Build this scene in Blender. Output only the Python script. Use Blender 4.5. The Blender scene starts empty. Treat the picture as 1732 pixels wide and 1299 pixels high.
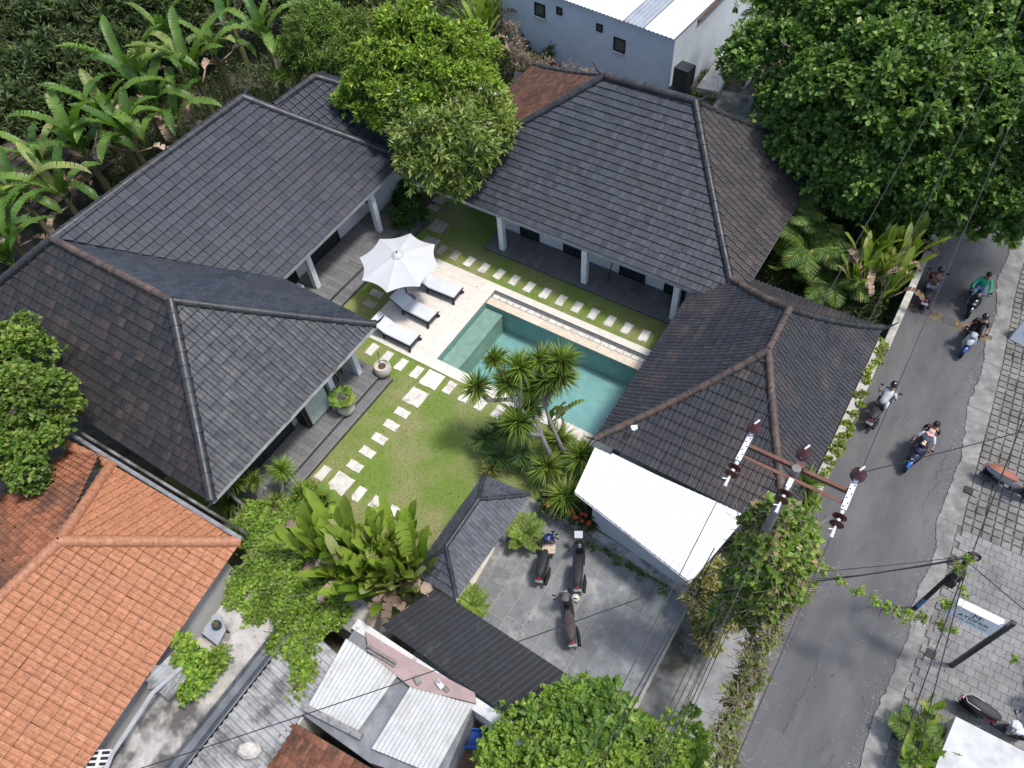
import bpy, bmesh, math, random
import numpy as np
from mathutils import Vector, Matrix

random.seed(7)
RNG = np.random.default_rng(7)
R = math.radians
SC = bpy.context.scene
COL = SC.collection

# ------------------------------------------------------------------ camera, sky, sun, exposure
cam_data = bpy.data.cameras.new('camera')
cam = bpy.data.objects.new('camera', cam_data)
COL.objects.link(cam)
cam_data.sensor_fit = 'HORIZONTAL'
cam_data.sensor_width = 36.0
cam_data.lens = 26.626
cam_data.clip_start = 0.1
cam_data.clip_end = 2000.0
cam.matrix_world = Matrix(((0.843464, -0.405536, 0.352292, 13.122118), (0.534207, 0.702193, -0.470688, -16.874199), (-0.056496, 0.585205, 0.808915, 23.000000), (0.000000, 0.000000, 0.000000, 1.000000)))
CAM = Vector(cam.matrix_world.translation)
SC.camera = cam

SUN_TO = Vector((0.36, 0.16, 1.0)).normalized()          # direction towards the sun
world = bpy.data.worlds.new('World')
SC.world = world
world.use_nodes = True
wn = world.node_tree.nodes
sky = wn.new('ShaderNodeTexSky')
sky.sky_type = 'NISHITA'
sky.sun_disc = False
sky.sun_elevation = math.asin(SUN_TO.z)
sky.sun_rotation = math.atan2(SUN_TO.x, SUN_TO.y)
sky.air_density = 1.0
sky.dust_density = 2.2
sky.ozone_density = 0.9
bg = wn['Background']
bg.inputs['Strength'].default_value = 0.15
world.node_tree.links.new(sky.outputs['Color'], bg.inputs['Color'])

sun_data = bpy.data.lights.new('sun', 'SUN')
sun_data.energy = 2.0
sun_data.angle = R(8.0)
sun_data.color = (1.0, 0.975, 0.94)
sun = bpy.data.objects.new('sun', sun_data)
COL.objects.link(sun)
sun.rotation_euler = (-SUN_TO).to_track_quat('-Z', 'Y').to_euler()
sun.location = (0, 0, 40)

SC.view_settings.view_transform = 'Standard'
SC.view_settings.look = 'None'
SC.view_settings.gamma = 1.0
SC.view_settings.exposure = 0.66
SC.view_settings.use_curve_mapping = False
SC.cycles.max_bounces = 4
SC.cycles.diffuse_bounces = 2
SC.cycles.glossy_bounces = 2
SC.cycles.transmission_bounces = 3
SC.cycles.transparent_max_bounces = 12
SC.cycles.caustics_reflective = False
SC.cycles.caustics_refractive = False
SC.cycles.sample_clamp_indirect = 6.0

# ------------------------------------------------------------------ object helpers
def tag(o, label=None, cat=None, group=None, kind=None):
    if label: o['label'] = label
    if cat: o['category'] = cat
    if group: o['group'] = group
    if kind: o['kind'] = kind
    return o

def empty(name, loc=(0, 0, 0), rz=0.0, parent=None):
    o = bpy.data.objects.new(name, None)
    o.empty_display_size = 0.2
    COL.objects.link(o)
    o.location = loc
    o.rotation_euler = (0, 0, rz)
    if parent: o.parent = parent
    return o

def thing(name, label, cat, loc=(0, 0, 0), rz=0.0, group=None):
    return tag(empty(name, loc, rz), label, cat, group)

def link_mesh(name, me, mat=None, parent=None):
    o = bpy.data.objects.new(name, me)
    COL.objects.link(o)
    if mat is not None and len(me.materials) == 0:
        for m in (mat if isinstance(mat, (list, tuple)) else [mat]): me.materials.append(m)
    if parent: o.parent = parent
    return o

def mesh_np(name, V, F, smooth=False):
    """fast mesh from numpy verts (n,3) and equal-sized faces (m,k)"""
    V = np.asarray(V, dtype=np.float32); F = np.asarray(F, dtype=np.int32)
    me = bpy.data.meshes.new(name)
    me.vertices.add(len(V)); me.vertices.foreach_set('co', V.ravel())
    m, k = F.shape
    me.loops.add(m * k); me.loops.foreach_set('vertex_index', F.ravel())
    me.polygons.add(m)
    me.polygons.foreach_set('loop_start', np.arange(0, m * k, k, dtype=np.int32))
    if smooth: me.polygons.foreach_set('use_smooth', np.ones(m, dtype=bool))
    me.update(calc_edges=True)
    return me

class MB:
    """collects shapes for one mesh object"""
    def __init__(s): s.v = []; s.f = []; s.m = []
    def add(s, vs, fs, mi=0):
        b = len(s.v)
        s.v.extend([tuple(p) for p in vs]); s.f.extend([tuple(i + b for i in f) for f in fs]); s.m.extend([mi] * len(fs))
        return s
    def box(s, c, d, rz=0.0, mi=0, taper=1.0, M=None):
        x, y, z = (k / 2 for k in d); ca, sa = math.cos(rz), math.sin(rz)
        vs = []
        for dz, t in ((-z, 1.0), (z, taper)):
            for dx, dy in ((-x, -y), (x, -y), (x, y), (-x, y)):
                dx *= t; dy *= t
                p = Vector((dx * ca - dy * sa, dx * sa + dy * ca, dz))
                if M is not None: p = M @ Vector((dx, dy, dz))
                vs.append((c[0] + p.x, c[1] + p.y, c[2] + p.z))
        return s.add(vs, [(0, 3, 2, 1), (4, 5, 6, 7), (0, 1, 5, 4), (1, 2, 6, 5), (2, 3, 7, 6), (3, 0, 4, 7)], mi)
    def prism(s, poly, z0, z1, mi=0):
        """poly counter-clockwise; z0/z1 number or list per corner"""
        n = len(poly)
        a = z0 if isinstance(z0, (list, tuple)) else [z0] * n
        b = z1 if isinstance(z1, (list, tuple)) else [z1] * n
        vs = [(p[0], p[1], a[i]) for i, p in enumerate(poly)] + [(p[0], p[1], b[i]) for i, p in enumerate(poly)]
        fs = [tuple(range(n - 1, -1, -1)), tuple(range(n, 2 * n))]
        fs += [(i, (i + 1) % n, n + (i + 1) % n, n + i) for i in range(n)]
        return s.add(vs, fs, mi)
    def tube(s, pts, rads, n=7, cap=True, mi=0, squash=1.0):
        pts = [Vector(p) for p in pts]
        if not isinstance(rads, (list, tuple)): rads = [rads] * len(pts)
        vs = []; up = None
        for i, p in enumerate(pts):
            d = (pts[min(i + 1, len(pts) - 1)] - pts[max(i - 1, 0)])
            d = d.normalized() if d.length > 1e-9 else Vector((0, 0, 1))
            if up is None:
                up = Vector((0, 0, 1)) if abs(d.z) < 0.9 else Vector((1, 0, 0))
            a = d.cross(up)
            if a.length < 1e-6: a = d.cross(Vector((0, 1, 0)))
            a.normalize(); b = a.cross(d).normalized(); up = b
            for k in range(n):
                t = 2 * math.pi * k / n
                vs.append(p + a * (math.cos(t) * rads[i]) + b * (math.sin(t) * rads[i] * squash))
        fs = []
        for i in range(len(pts) - 1):
            for k in range(n):
                fs.append((i * n + k, i * n + (k + 1) % n, (i + 1) * n + (k + 1) % n, (i + 1) * n + k))
        if cap:
            fs.append(tuple(range(n - 1, -1, -1))); fs.append(tuple(range((len(pts) - 1) * n, len(pts) * n)))
        return s.add(vs, fs, mi)
    def lathe(s, prof, n=16, o=(0, 0, 0), mi=0, M=None):
        vs = []
        for r, z in prof:
            for k in range(n):
                t = 2 * math.pi * k / n
                p = Vector((r * math.cos(t), r * math.sin(t), z))
                if M is not None: p = M @ p
                vs.append((o[0] + p.x, o[1] + p.y, o[2] + p.z))
        fs = []
        for i in range(len(prof) - 1):
            for k in range(n):
                fs.append((i * n + k, i * n + (k + 1) % n, (i + 1) * n + (k + 1) % n, (i + 1) * n + k))
        fs.append(tuple(range(n - 1, -1, -1))); fs.append(tuple(range((len(prof) - 1) * n, len(prof) * n)))
        return s.add(vs, fs, mi)
    def ball(s, c, r, n=12, m=8, mi=0, M=None):
        rx, ry, rz = r if isinstance(r, (list, tuple)) else (r, r, r)
        vs = []; fs = []
        for i in range(m + 1):
            a = math.pi * i / m
            for k in range(n):
                t = 2 * math.pi * k / n
                p = Vector((rx * math.sin(a) * math.cos(t), ry * math.sin(a) * math.sin(t), -rz * math.cos(a)))
                if M is not None: p = M @ p
                vs.append((c[0] + p.x, c[1] + p.y, c[2] + p.z))
        for i in range(m):
            for k in range(n):
                fs.append((i * n + k, i * n + (k + 1) % n, (i + 1) * n + (k + 1) % n, (i + 1) * n + k))
        return s.add(vs, fs, mi)
    def mesh(s, name, smooth=False, bevel=0.0):
        me = bpy.data.meshes.new(name)
        me.from_pydata([tuple(v) for v in s.v], [], s.f)
        if any(s.m): me.polygons.foreach_set('material_index', s.m)
        if bevel:
            bm = bmesh.new(); bm.from_mesh(me)
            bmesh.ops.remove_doubles(bm, verts=bm.verts, dist=1e-5)
            bmesh.ops.bevel(bm, geom=[e for e in bm.edges if len(e.link_faces) == 2 and e.calc_face_angle(0) > 0.5], offset=bevel, segments=1, affect='EDGES', clamp_overlap=True)
            bm.to_mesh(me); bm.free()
        if smooth:
            me.polygons.foreach_set('use_smooth', [True] * len(me.polygons))
            try: me.set_sharp_from_angle(angle=R(40))
            except Exception: pass
        me.update()
        return me
    def build(s, name, mat, parent=None, smooth=False, bevel=0.0):
        return link_mesh(name, s.mesh(name, smooth, bevel), mat, parent)

def copy_tree(o, parent=None, **kw):
    c = o.copy(); COL.objects.link(c); c.parent = parent
    for k, v in kw.items(): c[k] = v
    for ch in o.children: copy_tree(ch, c)
    return c

# ------------------------------------------------------------------ materials
MATS = {}
def nodes_of(name):
    m = bpy.data.materials.new(name); m.use_nodes = True
    nt = m.node_tree
    return m, nt, nt.nodes, nt.links, nt.nodes['Principled BSDF']

def mixc(nt, fac, a, b, mode='MIX'):
    n = nt.nodes.new('ShaderNodeMix'); n.data_type = 'RGBA'; n.blend_type = mode
    for sock, val in ((n.inputs[0], fac), (n.inputs[6], a), (n.inputs[7], b)):
        if isinstance(val, bpy.types.NodeSocket): nt.links.new(val, sock)
        elif isinstance(val, (int, float)): sock.default_value = val
        else: sock.default_value = (val[0], val[1], val[2], 1)
    return n.outputs[2]

def noise(nt, scale, detail=4, rough=0.55, co=None, stretch=None, rot=0.0):
    n = nt.nodes.new('ShaderNodeTexNoise')
    n.inputs['Scale'].default_value = scale; n.inputs["Detail"].default_value = min(detail, 3); n.inputs['Roughness'].default_value = rough
    if co is None: co = nt.nodes.new('ShaderNodeNewGeometry').outputs['Position']
    if stretch or rot:
        mp = nt.nodes.new('ShaderNodeMapping'); nt.links.new(co, mp.inputs['Vector'])
        if stretch: mp.inputs['Scale'].default_value = stretch
        mp.inputs['Rotation'].default_value = (0, 0, rot)
        co = mp.outputs['Vector']
    nt.links.new(co, n.inputs['Vector'])
    return n.outputs['Fac']

def ramp(nt, fac, stops):
    n = nt.nodes.new('ShaderNodeValToRGB'); e = n.color_ramp.elements
    while len(e) < len(stops): e.new(0.5)
    for i, (p, c) in enumerate(stops):
        e[i].position = p
        e[i].color = (c, c, c, 1) if isinstance(c, (int, float)) else (c[0], c[1], c[2], 1)
    nt.links.new(fac, n.inputs['Fac'])
    return n.outputs['Color']

def rnd(nt):
    """a random number for each object and each loose island of it"""
    g = nt.nodes.new('ShaderNodeNewGeometry'); oi = nt.nodes.new('ShaderNodeObjectInfo')
    a = nt.nodes.new('ShaderNodeMath'); a.operation = 'ADD'
    nt.links.new(g.outputs['Random Per Island'], a.inputs[0]); nt.links.new(oi.outputs['Random'], a.inputs[1])
    f = nt.nodes.new('ShaderNodeMath'); f.operation = 'FRACT'; nt.links.new(a.outputs[0], f.inputs[0])
    return f.outputs[0]

def bump(nt, bsdf, h, strength=0.3, dist=0.02):
    b = nt.nodes.new('ShaderNodeBump'); b.inputs['Strength'].default_value = strength; b.inputs['Distance'].default_value = dist
    nt.links.new(h, b.inputs['Height']); nt.links.new(b.outputs['Normal'], bsdf.inputs['Normal'])

def mat(name, col, rough=0.6, metal=0.0, var=0.0, scale=6.0, dirt=None, dirt_scale=1.5, dirt_amt=(0.5, 0.75), bmp=0.0, bscale=40.0, islands=0.0, stretch=None, spec=0.4, coat=0.0):
    """plain paint/stone with noise mottling, patches of a second colour, per-piece tint and fine relief"""
    if name in MATS: return MATS[name]
    m, nt, N, L, b = nodes_of(name)
    b.inputs['Roughness'].default_value = rough; b.inputs['Metallic'].default_value = metal
    b.inputs['Specular IOR Level'].default_value = spec
    if coat: b.inputs['Coat Weight'].default_value = coat; b.inputs['Coat Roughness'].default_value = 0.08
    c = None
    if var:
        nz = ramp(nt, noise(nt, scale, 6, 0.6, stretch=stretch), [(0.3, [k * (1 - var) for k in col]), (0.7, [min(k * (1 + var), 1) for k in col])])
        c = nz
    if dirt:
        f = ramp(nt, noise(nt, dirt_scale, 8, 0.65, stretch=stretch), [(dirt_amt[0], 0.0), (dirt_amt[1], 1.0)])
        c = mixc(nt, f, c if c is not None else col, dirt)
    if islands:
        r = rnd(nt)
        t = ramp(nt, r, [(0.0, 1 - islands), (1.0, 1 + islands)])
        c = mixc(nt, 1.0, c if c is not None else col, t, 'MULTIPLY')
    if c is None: b.inputs['Base Color'].default_value = (*col, 1)
    else: L.new(c, b.inputs['Base Color'])
    if bmp: bump(nt, b, noise(nt, bscale, 5, 0.6, stretch=stretch), bmp, 0.02)
    MATS[name] = m
    return m

def leaf_mat(name, dark, light, odd=None, odd_at=0.95, trans=0.35, rough=0.45, patch=None):
    """two-sided leaf: colour differs from leaf to leaf, some light passes through"""
    if name in MATS: return MATS[name]
    m, nt, N, L, b = nodes_of(name)
    r = rnd(nt)
    stops = [(0.0, dark), (0.85 if odd else 1.0, light)]
    if odd: stops += [(odd_at, light), (min(odd_at + 0.03, 1.0), odd)]
    c = ramp(nt, r, stops)
    pt = ramp(nt, noise(nt, 0.9, 3, 0.5), [(0.35, 0.72), (0.65, 1.25)])
    c = mixc(nt, 1.0, c, pt, 'MULTIPLY')
    L.new(c, b.inputs['Base Color']); b.inputs['Roughness'].default_value = rough
    b.inputs['Specular IOR Level'].default_value = 0.35
    t = N.new('ShaderNodeBsdfTranslucent')
    tc = mixc(nt, 1.0, c, (1.0, 1.05, 0.45), 'MULTIPLY')
    L.new(tc, t.inputs['Color'])
    mx = N.new('ShaderNodeMixShader'); mx.inputs[0].default_value = trans
    L.new(b.outputs[0], mx.inputs[1]); L.new(t.outputs[0], mx.inputs[2])
    L.new(mx.outputs[0], N['Material Output'].inputs['Surface'])
    MATS[name] = m
    return m

def glass_mat(name, col, rough=0.05):
    if name in MATS: return MATS[name]
    m, nt, N, L, b = nodes_of(name)
    b.inputs['Base Color'].default_value = (*col, 1); b.inputs['Roughness'].default_value = rough
    b.inputs['Specular IOR Level'].default_value = 0.8
    MATS[name] = m
    return m

# ------------------------------------------------------------------ view test (only used to pick which tiles become single pieces)
CAMI = cam.matrix_world.inverted()
def seen(p, margin=0.02):
    q = CAMI @ Vector(p)
    if q.z > -0.1: return False
    x = q.x / -q.z * 26.626 / 36.0; y = q.y / -q.z * 26.626 / 36.0
    return abs(x) < 0.5 + margin and abs(y) < 0.375 + margin

# ------------------------------------------------------------------ ground, road, pavement
M_ground = mat('earth', (0.10, 0.085, 0.06), 0.95, var=0.5, scale=3, dirt=(0.05, 0.07, 0.03), dirt_scale=0.6, bmp=0.5, bscale=12)
HX0, HX1, HY0, HY1 = -0.05, 7.55, -3.95, 0.18          # the pool opening

def ring(mb, o, h, z0, z1):
    """four slabs round a rectangular opening"""
    (X0, Y0, X1, Y1), (a, b, c, d) = o, h
    for x0, y0, x1, y1 in ((X0, Y0, a, Y1), (c, Y0, X1, Y1), (a, Y0, c, b), (a, d, c, Y1)):
        if x1 > x0 and y1 > y0: mb.prism([(x0, y0), (x1, y0), (x1, y1), (x0, y1)], z0, z1)
    return mb

g = MB(); ring(g, (-160, -120, 160, 200), (HX0 - .1, HY0 - .1, HX1 + .1, HY1 + .1), -0.4, -0.03)
tag(g.build('ground', M_ground), kind='structure')

def lawn_material():
    m, nt, N, L, b = nodes_of('lawn')
    fine = ramp(nt, noise(nt, 30, 8, 0.8), [(0.3, (0.11, 0.185, 0.03)), (0.5, (0.18, 0.255, 0.052)), (0.72, (0.26, 0.33, 0.09))])
    worn = ramp(nt, noise(nt, 0.55, 6, 0.6), [(0.42, 0.0), (0.64, 0.95)])
    c = mixc(nt, worn, fine, ramp(nt, noise(nt, 26, 8, 0.8), [(0.3, (0.21, 0.21, 0.08)), (0.7, (0.37, 0.35, 0.17))]))
    L.new(c, b.inputs['Base Color']); b.inputs['Roughness'].default_value = 0.9; b.inputs['Specular IOR Level'].default_value = 0.1
    bump(nt, b, noise(nt, 55, 4, 0.8), 0.9, 0.03)
    return m
M_lawn = lawn_material()
lw = MB(); ring(lw, (-5.4, -13.2, 7.6, 6.5), (HX0 - .05, HY0 - .05, HX1 + .05 - .06, HY1 + .05), -0.029, 0.0)
lawn = tag(lw.build('lawn', M_lawn), kind='structure')

# stepping stones set in the lawn
M_stone = mat('white_stone', (0.66, 0.63, 0.56), 0.8, var=0.12, scale=9, dirt=(0.42, 0.36, 0.28), dirt_scale=2.2, dirt_amt=(0.52, 0.72), bmp=0.5, bscale=18, islands=0.10)
M_stone_old = mat('weathered_stone', (0.40, 0.34, 0.27), 0.85, var=0.2, scale=7, dirt=(0.22, 0.19, 0.14), dirt_scale=2.5, bmp=0.5, bscale=18, islands=0.12)
def stone_mesh(w, d, k, old):
    rr = random.Random(k); mb = MB(); n = 5; pts = []
    for (x0, y0), (x1, y1) in (((-1, -1), (1, -1)), ((1, -1), (1, 1)), ((1, 1), (-1, 1)), ((-1, 1), (-1, -1))):
        for i in range(n):
            t = i / n; j = 0.0 if i == 0 else rr.uniform(-0.02, 0.012)
            px, py = (x0 + (x1 - x0) * t) * w / 2, (y0 + (y1 - y0) * t) * d / 2
            nx, ny = (y1 - y0) / 2, -(x1 - x0) / 2
            pts.append((px + nx * j, py + ny * j))
    mb.prism(pts, -0.02, 0.03)
    me = mb.mesh('stepping_stone', bevel=0.008); me.materials.append(M_stone_old if old else M_stone)
    return me
SM = {(w, d, k, o): stone_mesh(w, d, k, o) for (w, d) in ((.34, .58), (.58, .34), (.74, .74)) for k in (1, 2, 3) for o in (0, 1)}
def stone(x, y, w, d, old=0):
    o = link_mesh('stepping_stone', SM[(w, d, random.choice((1, 2, 3)), old)], None, lawn)
    o.location = (x + random.uniform(-.015, .015), y + random.uniform(-.015, .015), 0); o.rotation_euler.z = random.uniform(-.03, .03)
for i in range(14): stone(-3.40 + 0.749 * i, 1.04, .34, .58, 1 if i < 2 else 0)
for p in ((-4.365, 2.190),): stone(*p, .74, .74, 1)
for p in ((-4.071, 1.111), ): stone(*p, .74, .74, 1)
for p in ((-5.289, 3.063), (-5.357, 3.575), (-5.138, 3.925), (-5.414, 2.275)): stone(*p, .58, .34, 1)
for i in range(4): stone(-2.58 + .745 * i, -4.85, .34, .58)
stone(0.38, -4.85, .74, .74)
for i in range(4): stone(1.15 + .735 * i, -4.83, .34, .58)
stone(0.32, -5.82, .74, .74)
for i in range(5): stone(0.30 - .02 * i, -6.62 - .665 * i, .58, .34)
stone(0.23, -10.08, .74, .74)
for x in (-0.60, 1.04, 1.74, 2.45): stone(x, -10.08, .34, .58)
for p in ((-4.269, -2.402), (-4.156, -2.980)): stone(*p, .58, .34, 1)

# short grass blades over the lawn
def grass_patch():
    n = 70000
    x = RNG.uniform(-5.2, 7.5, n); y = RNG.uniform(-12.9, 6.3, n)
    keep = ~((x > -3.6) & (x < 7.6) & (y > -4.45) & (y < 0.55)) & ~((x < -0.9) & (y < -5.4)) & ~((y > 1.95) & (x > -1.9)) & ~((x < -4.75) & (y < 2.2) & (y > -4.4))
    for (sx, sy, w, d) in [(o.location.x, o.location.y, 0, 0) for o in lawn.children]:
        keep &= ~((abs(x - sx) < .28) & (abs(y - sy) < .28))
    x, y = x[keep], y[keep]; n = len(x)
    a = RNG.uniform(0, 6.283, n); l = RNG.uniform(.025, .06, n); t = RNG.uniform(0, 6.283, n)
    dx, dy = np.cos(a) * .009, np.sin(a) * .009
    V = np.empty((n, 3, 3)); V[:, 0] = np.c_[x - dx, y - dy, np.zeros(n)]; V[:, 1] = np.c_[x + dx, y + dy, np.zeros(n)]
    V[:, 2] = np.c_[x + np.cos(t) * l * .7, y + np.sin(t) * l * .7, l]
    me = mesh_np('grass', V.reshape(-1, 3), np.arange(n * 3).reshape(n, 3))
    o = link_mesh('grass', me, leaf_mat('grass_blade', (0.08, 0.14, 0.03), (0.19, 0.25, 0.07), (0.30, 0.28, 0.14), 0.80, trans=0.25, rough=0.7))
    tag(o, 'short green lawn grass around the stepping stones', 'grass', kind='stuff')
grass_patch()

# road
def road_material():
    m, nt, N, L, b = nodes_of('asphalt')
    base = ramp(nt, noise(nt, 60, 6, 0.7), [(0.3, (0.08, 0.08, 0.082)), (0.7, (0.125, 0.125, 0.126))])
    wear = ramp(nt, noise(nt, 0.9, 7, 0.6, stretch=(1.3, 0.35, 1)), [(0.4, 0.0), (0.7, 0.8)])
    c = mixc(nt, wear, base, (0.15, 0.148, 0.146))
    c = mixc(nt, ramp(nt, noise(nt, 1.6, 8, 0.65, stretch=(1.2, 0.5, 1)), [(0.55, 0.0), (0.8, 0.6)]), c, (0.06, 0.06, 0.062))
    c = mixc(nt, ramp(nt, noise(nt, 6, 4, 0.5), [(0.70, 0.0), (0.74, 1.0)]), c, (0.05, 0.05, 0.05))
    L.new(c, b.inputs['Base Color']); b.inputs['Roughness'].default_value = 0.85; b.inputs['Specular IOR Level'].default_value = 0.25
    bump(nt, b, noise(nt, 90, 4, 0.7), 0.5, 0.01)
    return m
EDGE = [(18.6, -60), (18.15, -14), (18.0, -9.6), (17.95, -6.9), (18.0, -4.5), (18.03, -3.0), (17.85, 0.0), (17.72, 3.5), (17.55, 6.4), (17.2, 10.3), (17.1, 13.3), (16.8, 30), (16, 90)]
def edge_x(y):
    for (x0, y0), (x1, y1) in zip(EDGE, EDGE[1:]):
        if y0 <= y <= y1: return x0 + (x1 - x0) * (y - y0) / (y1 - y0)
    return EDGE[-1][0]
rd = MB()
rd.prism([(13.9, -60)] + EDGE[:1] + [(e[0] + .25, e[1]) for e in EDGE[1:]] + [(13.9, 90)], -0.02, 0.0)
tag(rd.build('road', road_material()), kind='structure')
# worn road hump with yellowish paint blocks, faded
M_hump = mat('hump_asphalt', (0.09, 0.088, 0.085), 0.9, var=0.3, scale=20, bmp=0.6)
M_humpy = mat('faded_yellow', (0.22, 0.15, 0.07), 0.9, var=0.4, scale=12, dirt=(0.09, 0.08, 0.07), dirt_scale=5, dirt_amt=(.4, .6), bmp=0.6)
hump = MB(); x = 14.45; i = 0
hump_root = thing('speed_hump', 'low worn speed hump with faded yellow blocks across the road', 'speed hump', (14.4, 7.55, 0))
while x < 17.3:
    w = 0.44; mb = MB()
    yy = [(-.22, 0.0), (-.12, .035), (0, .05), (.12, .035), (.22, 0.0)]
    vs = [(x - 14.4 + dx, q[0] - 0.10 * (x - 14.4), q[1]) for dx in (0, w) for q in yy]
    mb.add(vs, [(k, k + 5, k + 6, k + 1) for k in range(4)] + [(0, 1, 2, 3, 4), (9, 8, 7, 6, 5)])
    mb.build('hump_block', M_humpy if i % 2 == 0 else M_hump, hump_root); x += w + .012; i += 1

# ragged concrete edge strip, built of cracked lengths
M_conc = mat('pale_concrete', (0.34, 0.33, 0.31), 0.9, var=0.18, scale=5, dirt=(0.20, 0.19, 0.18), dirt_scale=1.6, bmp=0.5, bscale=25, islands=0.07)
M_conc_dark = mat('stained_concrete', (0.22, 0.21, 0.19), 0.9, var=0.3, scale=4, dirt=(0.05, 0.05, 0.035), dirt_scale=0.7, dirt_amt=(0.42, 0.62), bmp=0.6, bscale=20)
M_kerb = mat('worn_kerb', (0.25, 0.24, 0.225), 0.95, var=0.2, scale=4, dirt=(0.15, 0.145, 0.135), dirt_scale=1.3, dirt_amt=(.42, .66), bmp=0.6, bscale=18, islands=0.10)
pav = MB(); pav.prism([(e[0] + .1, e[1]) for e in EDGE] + [(60, 90), (60, -60)], -0.02, 0.012)
pavement = tag(pav.build('pavement', M_conc_dark), kind='structure')
rr = random.Random(3)
KEDGE = []; yy = -13.0; w1 = w2 = 0.0
while yy < 16.2:
    w1 = w1 * .93 + rr.uniform(-.022, .022); w2 = w2 * .55 + rr.uniform(-.014, .014)
    big_ = .09 * math.sin(yy * 1.3) * math.sin(yy * .41 + 1) + (.10 * max(0, math.sin(yy * 2.1 + .5)) if -6.5 < yy < -1.5 else 0)
    KEDGE.append((edge_x(yy) + w1 + w2 + big_, yy)); yy += .055
y = -13.0; i0 = 0
while i0 < len(KEDGE) - 14:
    ln = rr.randint(14, 30); seg = KEDGE[i0:i0 + ln + 1]; wid = .62 if seg[0][1] > -1.5 else .5
    zt = .030 + rr.uniform(-.005, .007)
    poly = [(edge_x(seg[0][1]) + wid, seg[0][1] + .004), (edge_x(seg[-1][1]) + wid, seg[-1][1] - .004)] + [(p[0], min(max(p[1], seg[0][1] + .004), seg[-1][1] - .004)) for p in seg[::-1]]
    mb = MB(); mb.prism(poly, 0.0, zt); mb.build('kerb_slab', M_kerb, pavement); i0 += ln
# rubble and grit fallen from the broken edge
n = 2600; gy = RNG.uniform(-12, 14, n); gx = np.array([edge_x(v) for v in gy]) + RNG.normal(-.10, .16, n); gs_ = RNG.uniform(.006, .028, n)
rot = RNG.uniform(0, 6.28, n); V = []
tet = np.array([[1, 0, 0], [-.5, .87, 0], [-.5, -.87, 0], [0, 0, .9]])
V = np.stack([np.stack([gx + gs_ * (t[0] * np.cos(rot) - t[1] * np.sin(rot)), gy + gs_ * (t[0] * np.sin(rot) + t[1] * np.cos(rot)), .001 + gs_ * t[2]], 1) for t in tet], 1).reshape(-1, 3)
bI = np.arange(n)[:, None] * 4; Fg = np.concatenate([bI + [0, 1, 3], bI + [1, 2, 3], bI + [2, 0, 3]], 0)
tag(link_mesh('grit', mesh_np('grit', V, Fg), M_kerb), 'loose grit along the broken road edge', 'grit', kind='stuff')

# pavers on the right: single blocks near the camera, one sheet of blocks beyond
M_paver = mat('paver', (0.21, 0.20, 0.18), 0.9, var=0.15, scale=8, dirt=(0.12, 0.11, 0.095), dirt_scale=0.7, dirt_amt=(.42, .7), bmp=0.3, bscale=30, islands=0.10)
M_paver2 = mat('pale_paver', (0.225, 0.22, 0.21), 0.9, var=0.12, scale=6, dirt=(0.13, 0.127, 0.12), dirt_scale=0.6, dirt_amt=(.45, .72), bmp=0.3, bscale=30, islands=0.06)
def paver_mesh(w, d, m=None):
    mb = MB(); mb.box((0, 0, .03), (w, d, .06)); me = mb.mesh('paver', bevel=0.006 if m else .012); me.materials.append(m or M_paver); return me
PV1, PV2 = paver_mesh(.235, .235), paver_mesh(.288, .243, M_paver2)
spots = []
yy = -12.0
while yy < 18:
    big = yy < -1.2
    px, py = (.294, .249) if big else (.29, .275)
    x = edge_x(yy) + (.62 if not big else .52) + px / 2 + (0.15 if big and int(yy / py) % 2 else 0)
    while x < 25.5:
        spots.append((x, yy, big, seen((x, yy, .05), -0.005))); x += px
    yy += py
vis = [s for s in spots if s[3]]
vis.sort(key=lambda s: (Vector((s[0], s[1], 0)) - CAM).length - (0.5 if s[2] else 0))
single = set(vis[:300])
sheet = MB(); sheet2 = MB()
for s in spots:
    z = random.uniform(-.006, .0); rz = random.uniform(-.02, .02)
    if s in single:
        o = link_mesh('paver', PV2 if s[2] else PV1, None, pavement); o.location = (s[0], s[1], z); o.rotation_euler.z = rz
    else:
        w, d = (.29, .245) if s[2] else (.235, .235)
        (sheet2 if s[2] else sheet).box((s[0], s[1], .03 + z), (w, d, .06), rz, taper=0.97 if s[2] else .94)
tag(sheet.build('paver_field', M_paver, pavement), kind='stuff'); tag(sheet2.build('pale_paver_field', M_paver2, pavement), kind='stuff')
# small iron covers in the pavement
M_iron = mat('iron', (0.06, 0.055, 0.05), 0.7, 0.5, var=0.3, scale=20, bmp=0.4)
for (p, lab) in (((18.409, 0.335), 'small square iron cover beside the kerb, nearer the brown-seat scooter'), ((18.599, -2.436), 'small square iron cover beside the leaning cable pole top'), ((18.780, -5.589), 'small square iron cover left of the sign post')):
    mb = MB(); mb.box((0, 0, .01), (.26, .26, .02)); 
    for k in range(4): mb.box((-.09 + k * .06, 0, .024), (.02, .2, .01))
    o = mb.build('drain_cover', M_iron); o.location = (p[0], p[1], .07); tag(o, lab, 'drain cover')

# mossy concrete drive and strip beside the parking yard
strip = MB(); strip.prism([(12.3, -40), (15.3, -40), (15.1, -9), (14.5, -5.6), (12.3, -5.6)], -0.02, 0.02)
tag(strip.build('drive', M_conc_dark), kind='structure')
lip = MB(); lip.prism([(13.55, -30), (14.95, -30), (14.7, -9), (14.25, -7.6), (13.5, -7.6)], 0.01, 0.05)
tag(lip.build('footpath', mat('grey_cement', (0.24, 0.235, 0.23), 0.9, var=0.15, scale=3, dirt=(0.15, 0.145, 0.14), dirt_scale=0.8, bmp=.3)), kind='structure')

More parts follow.
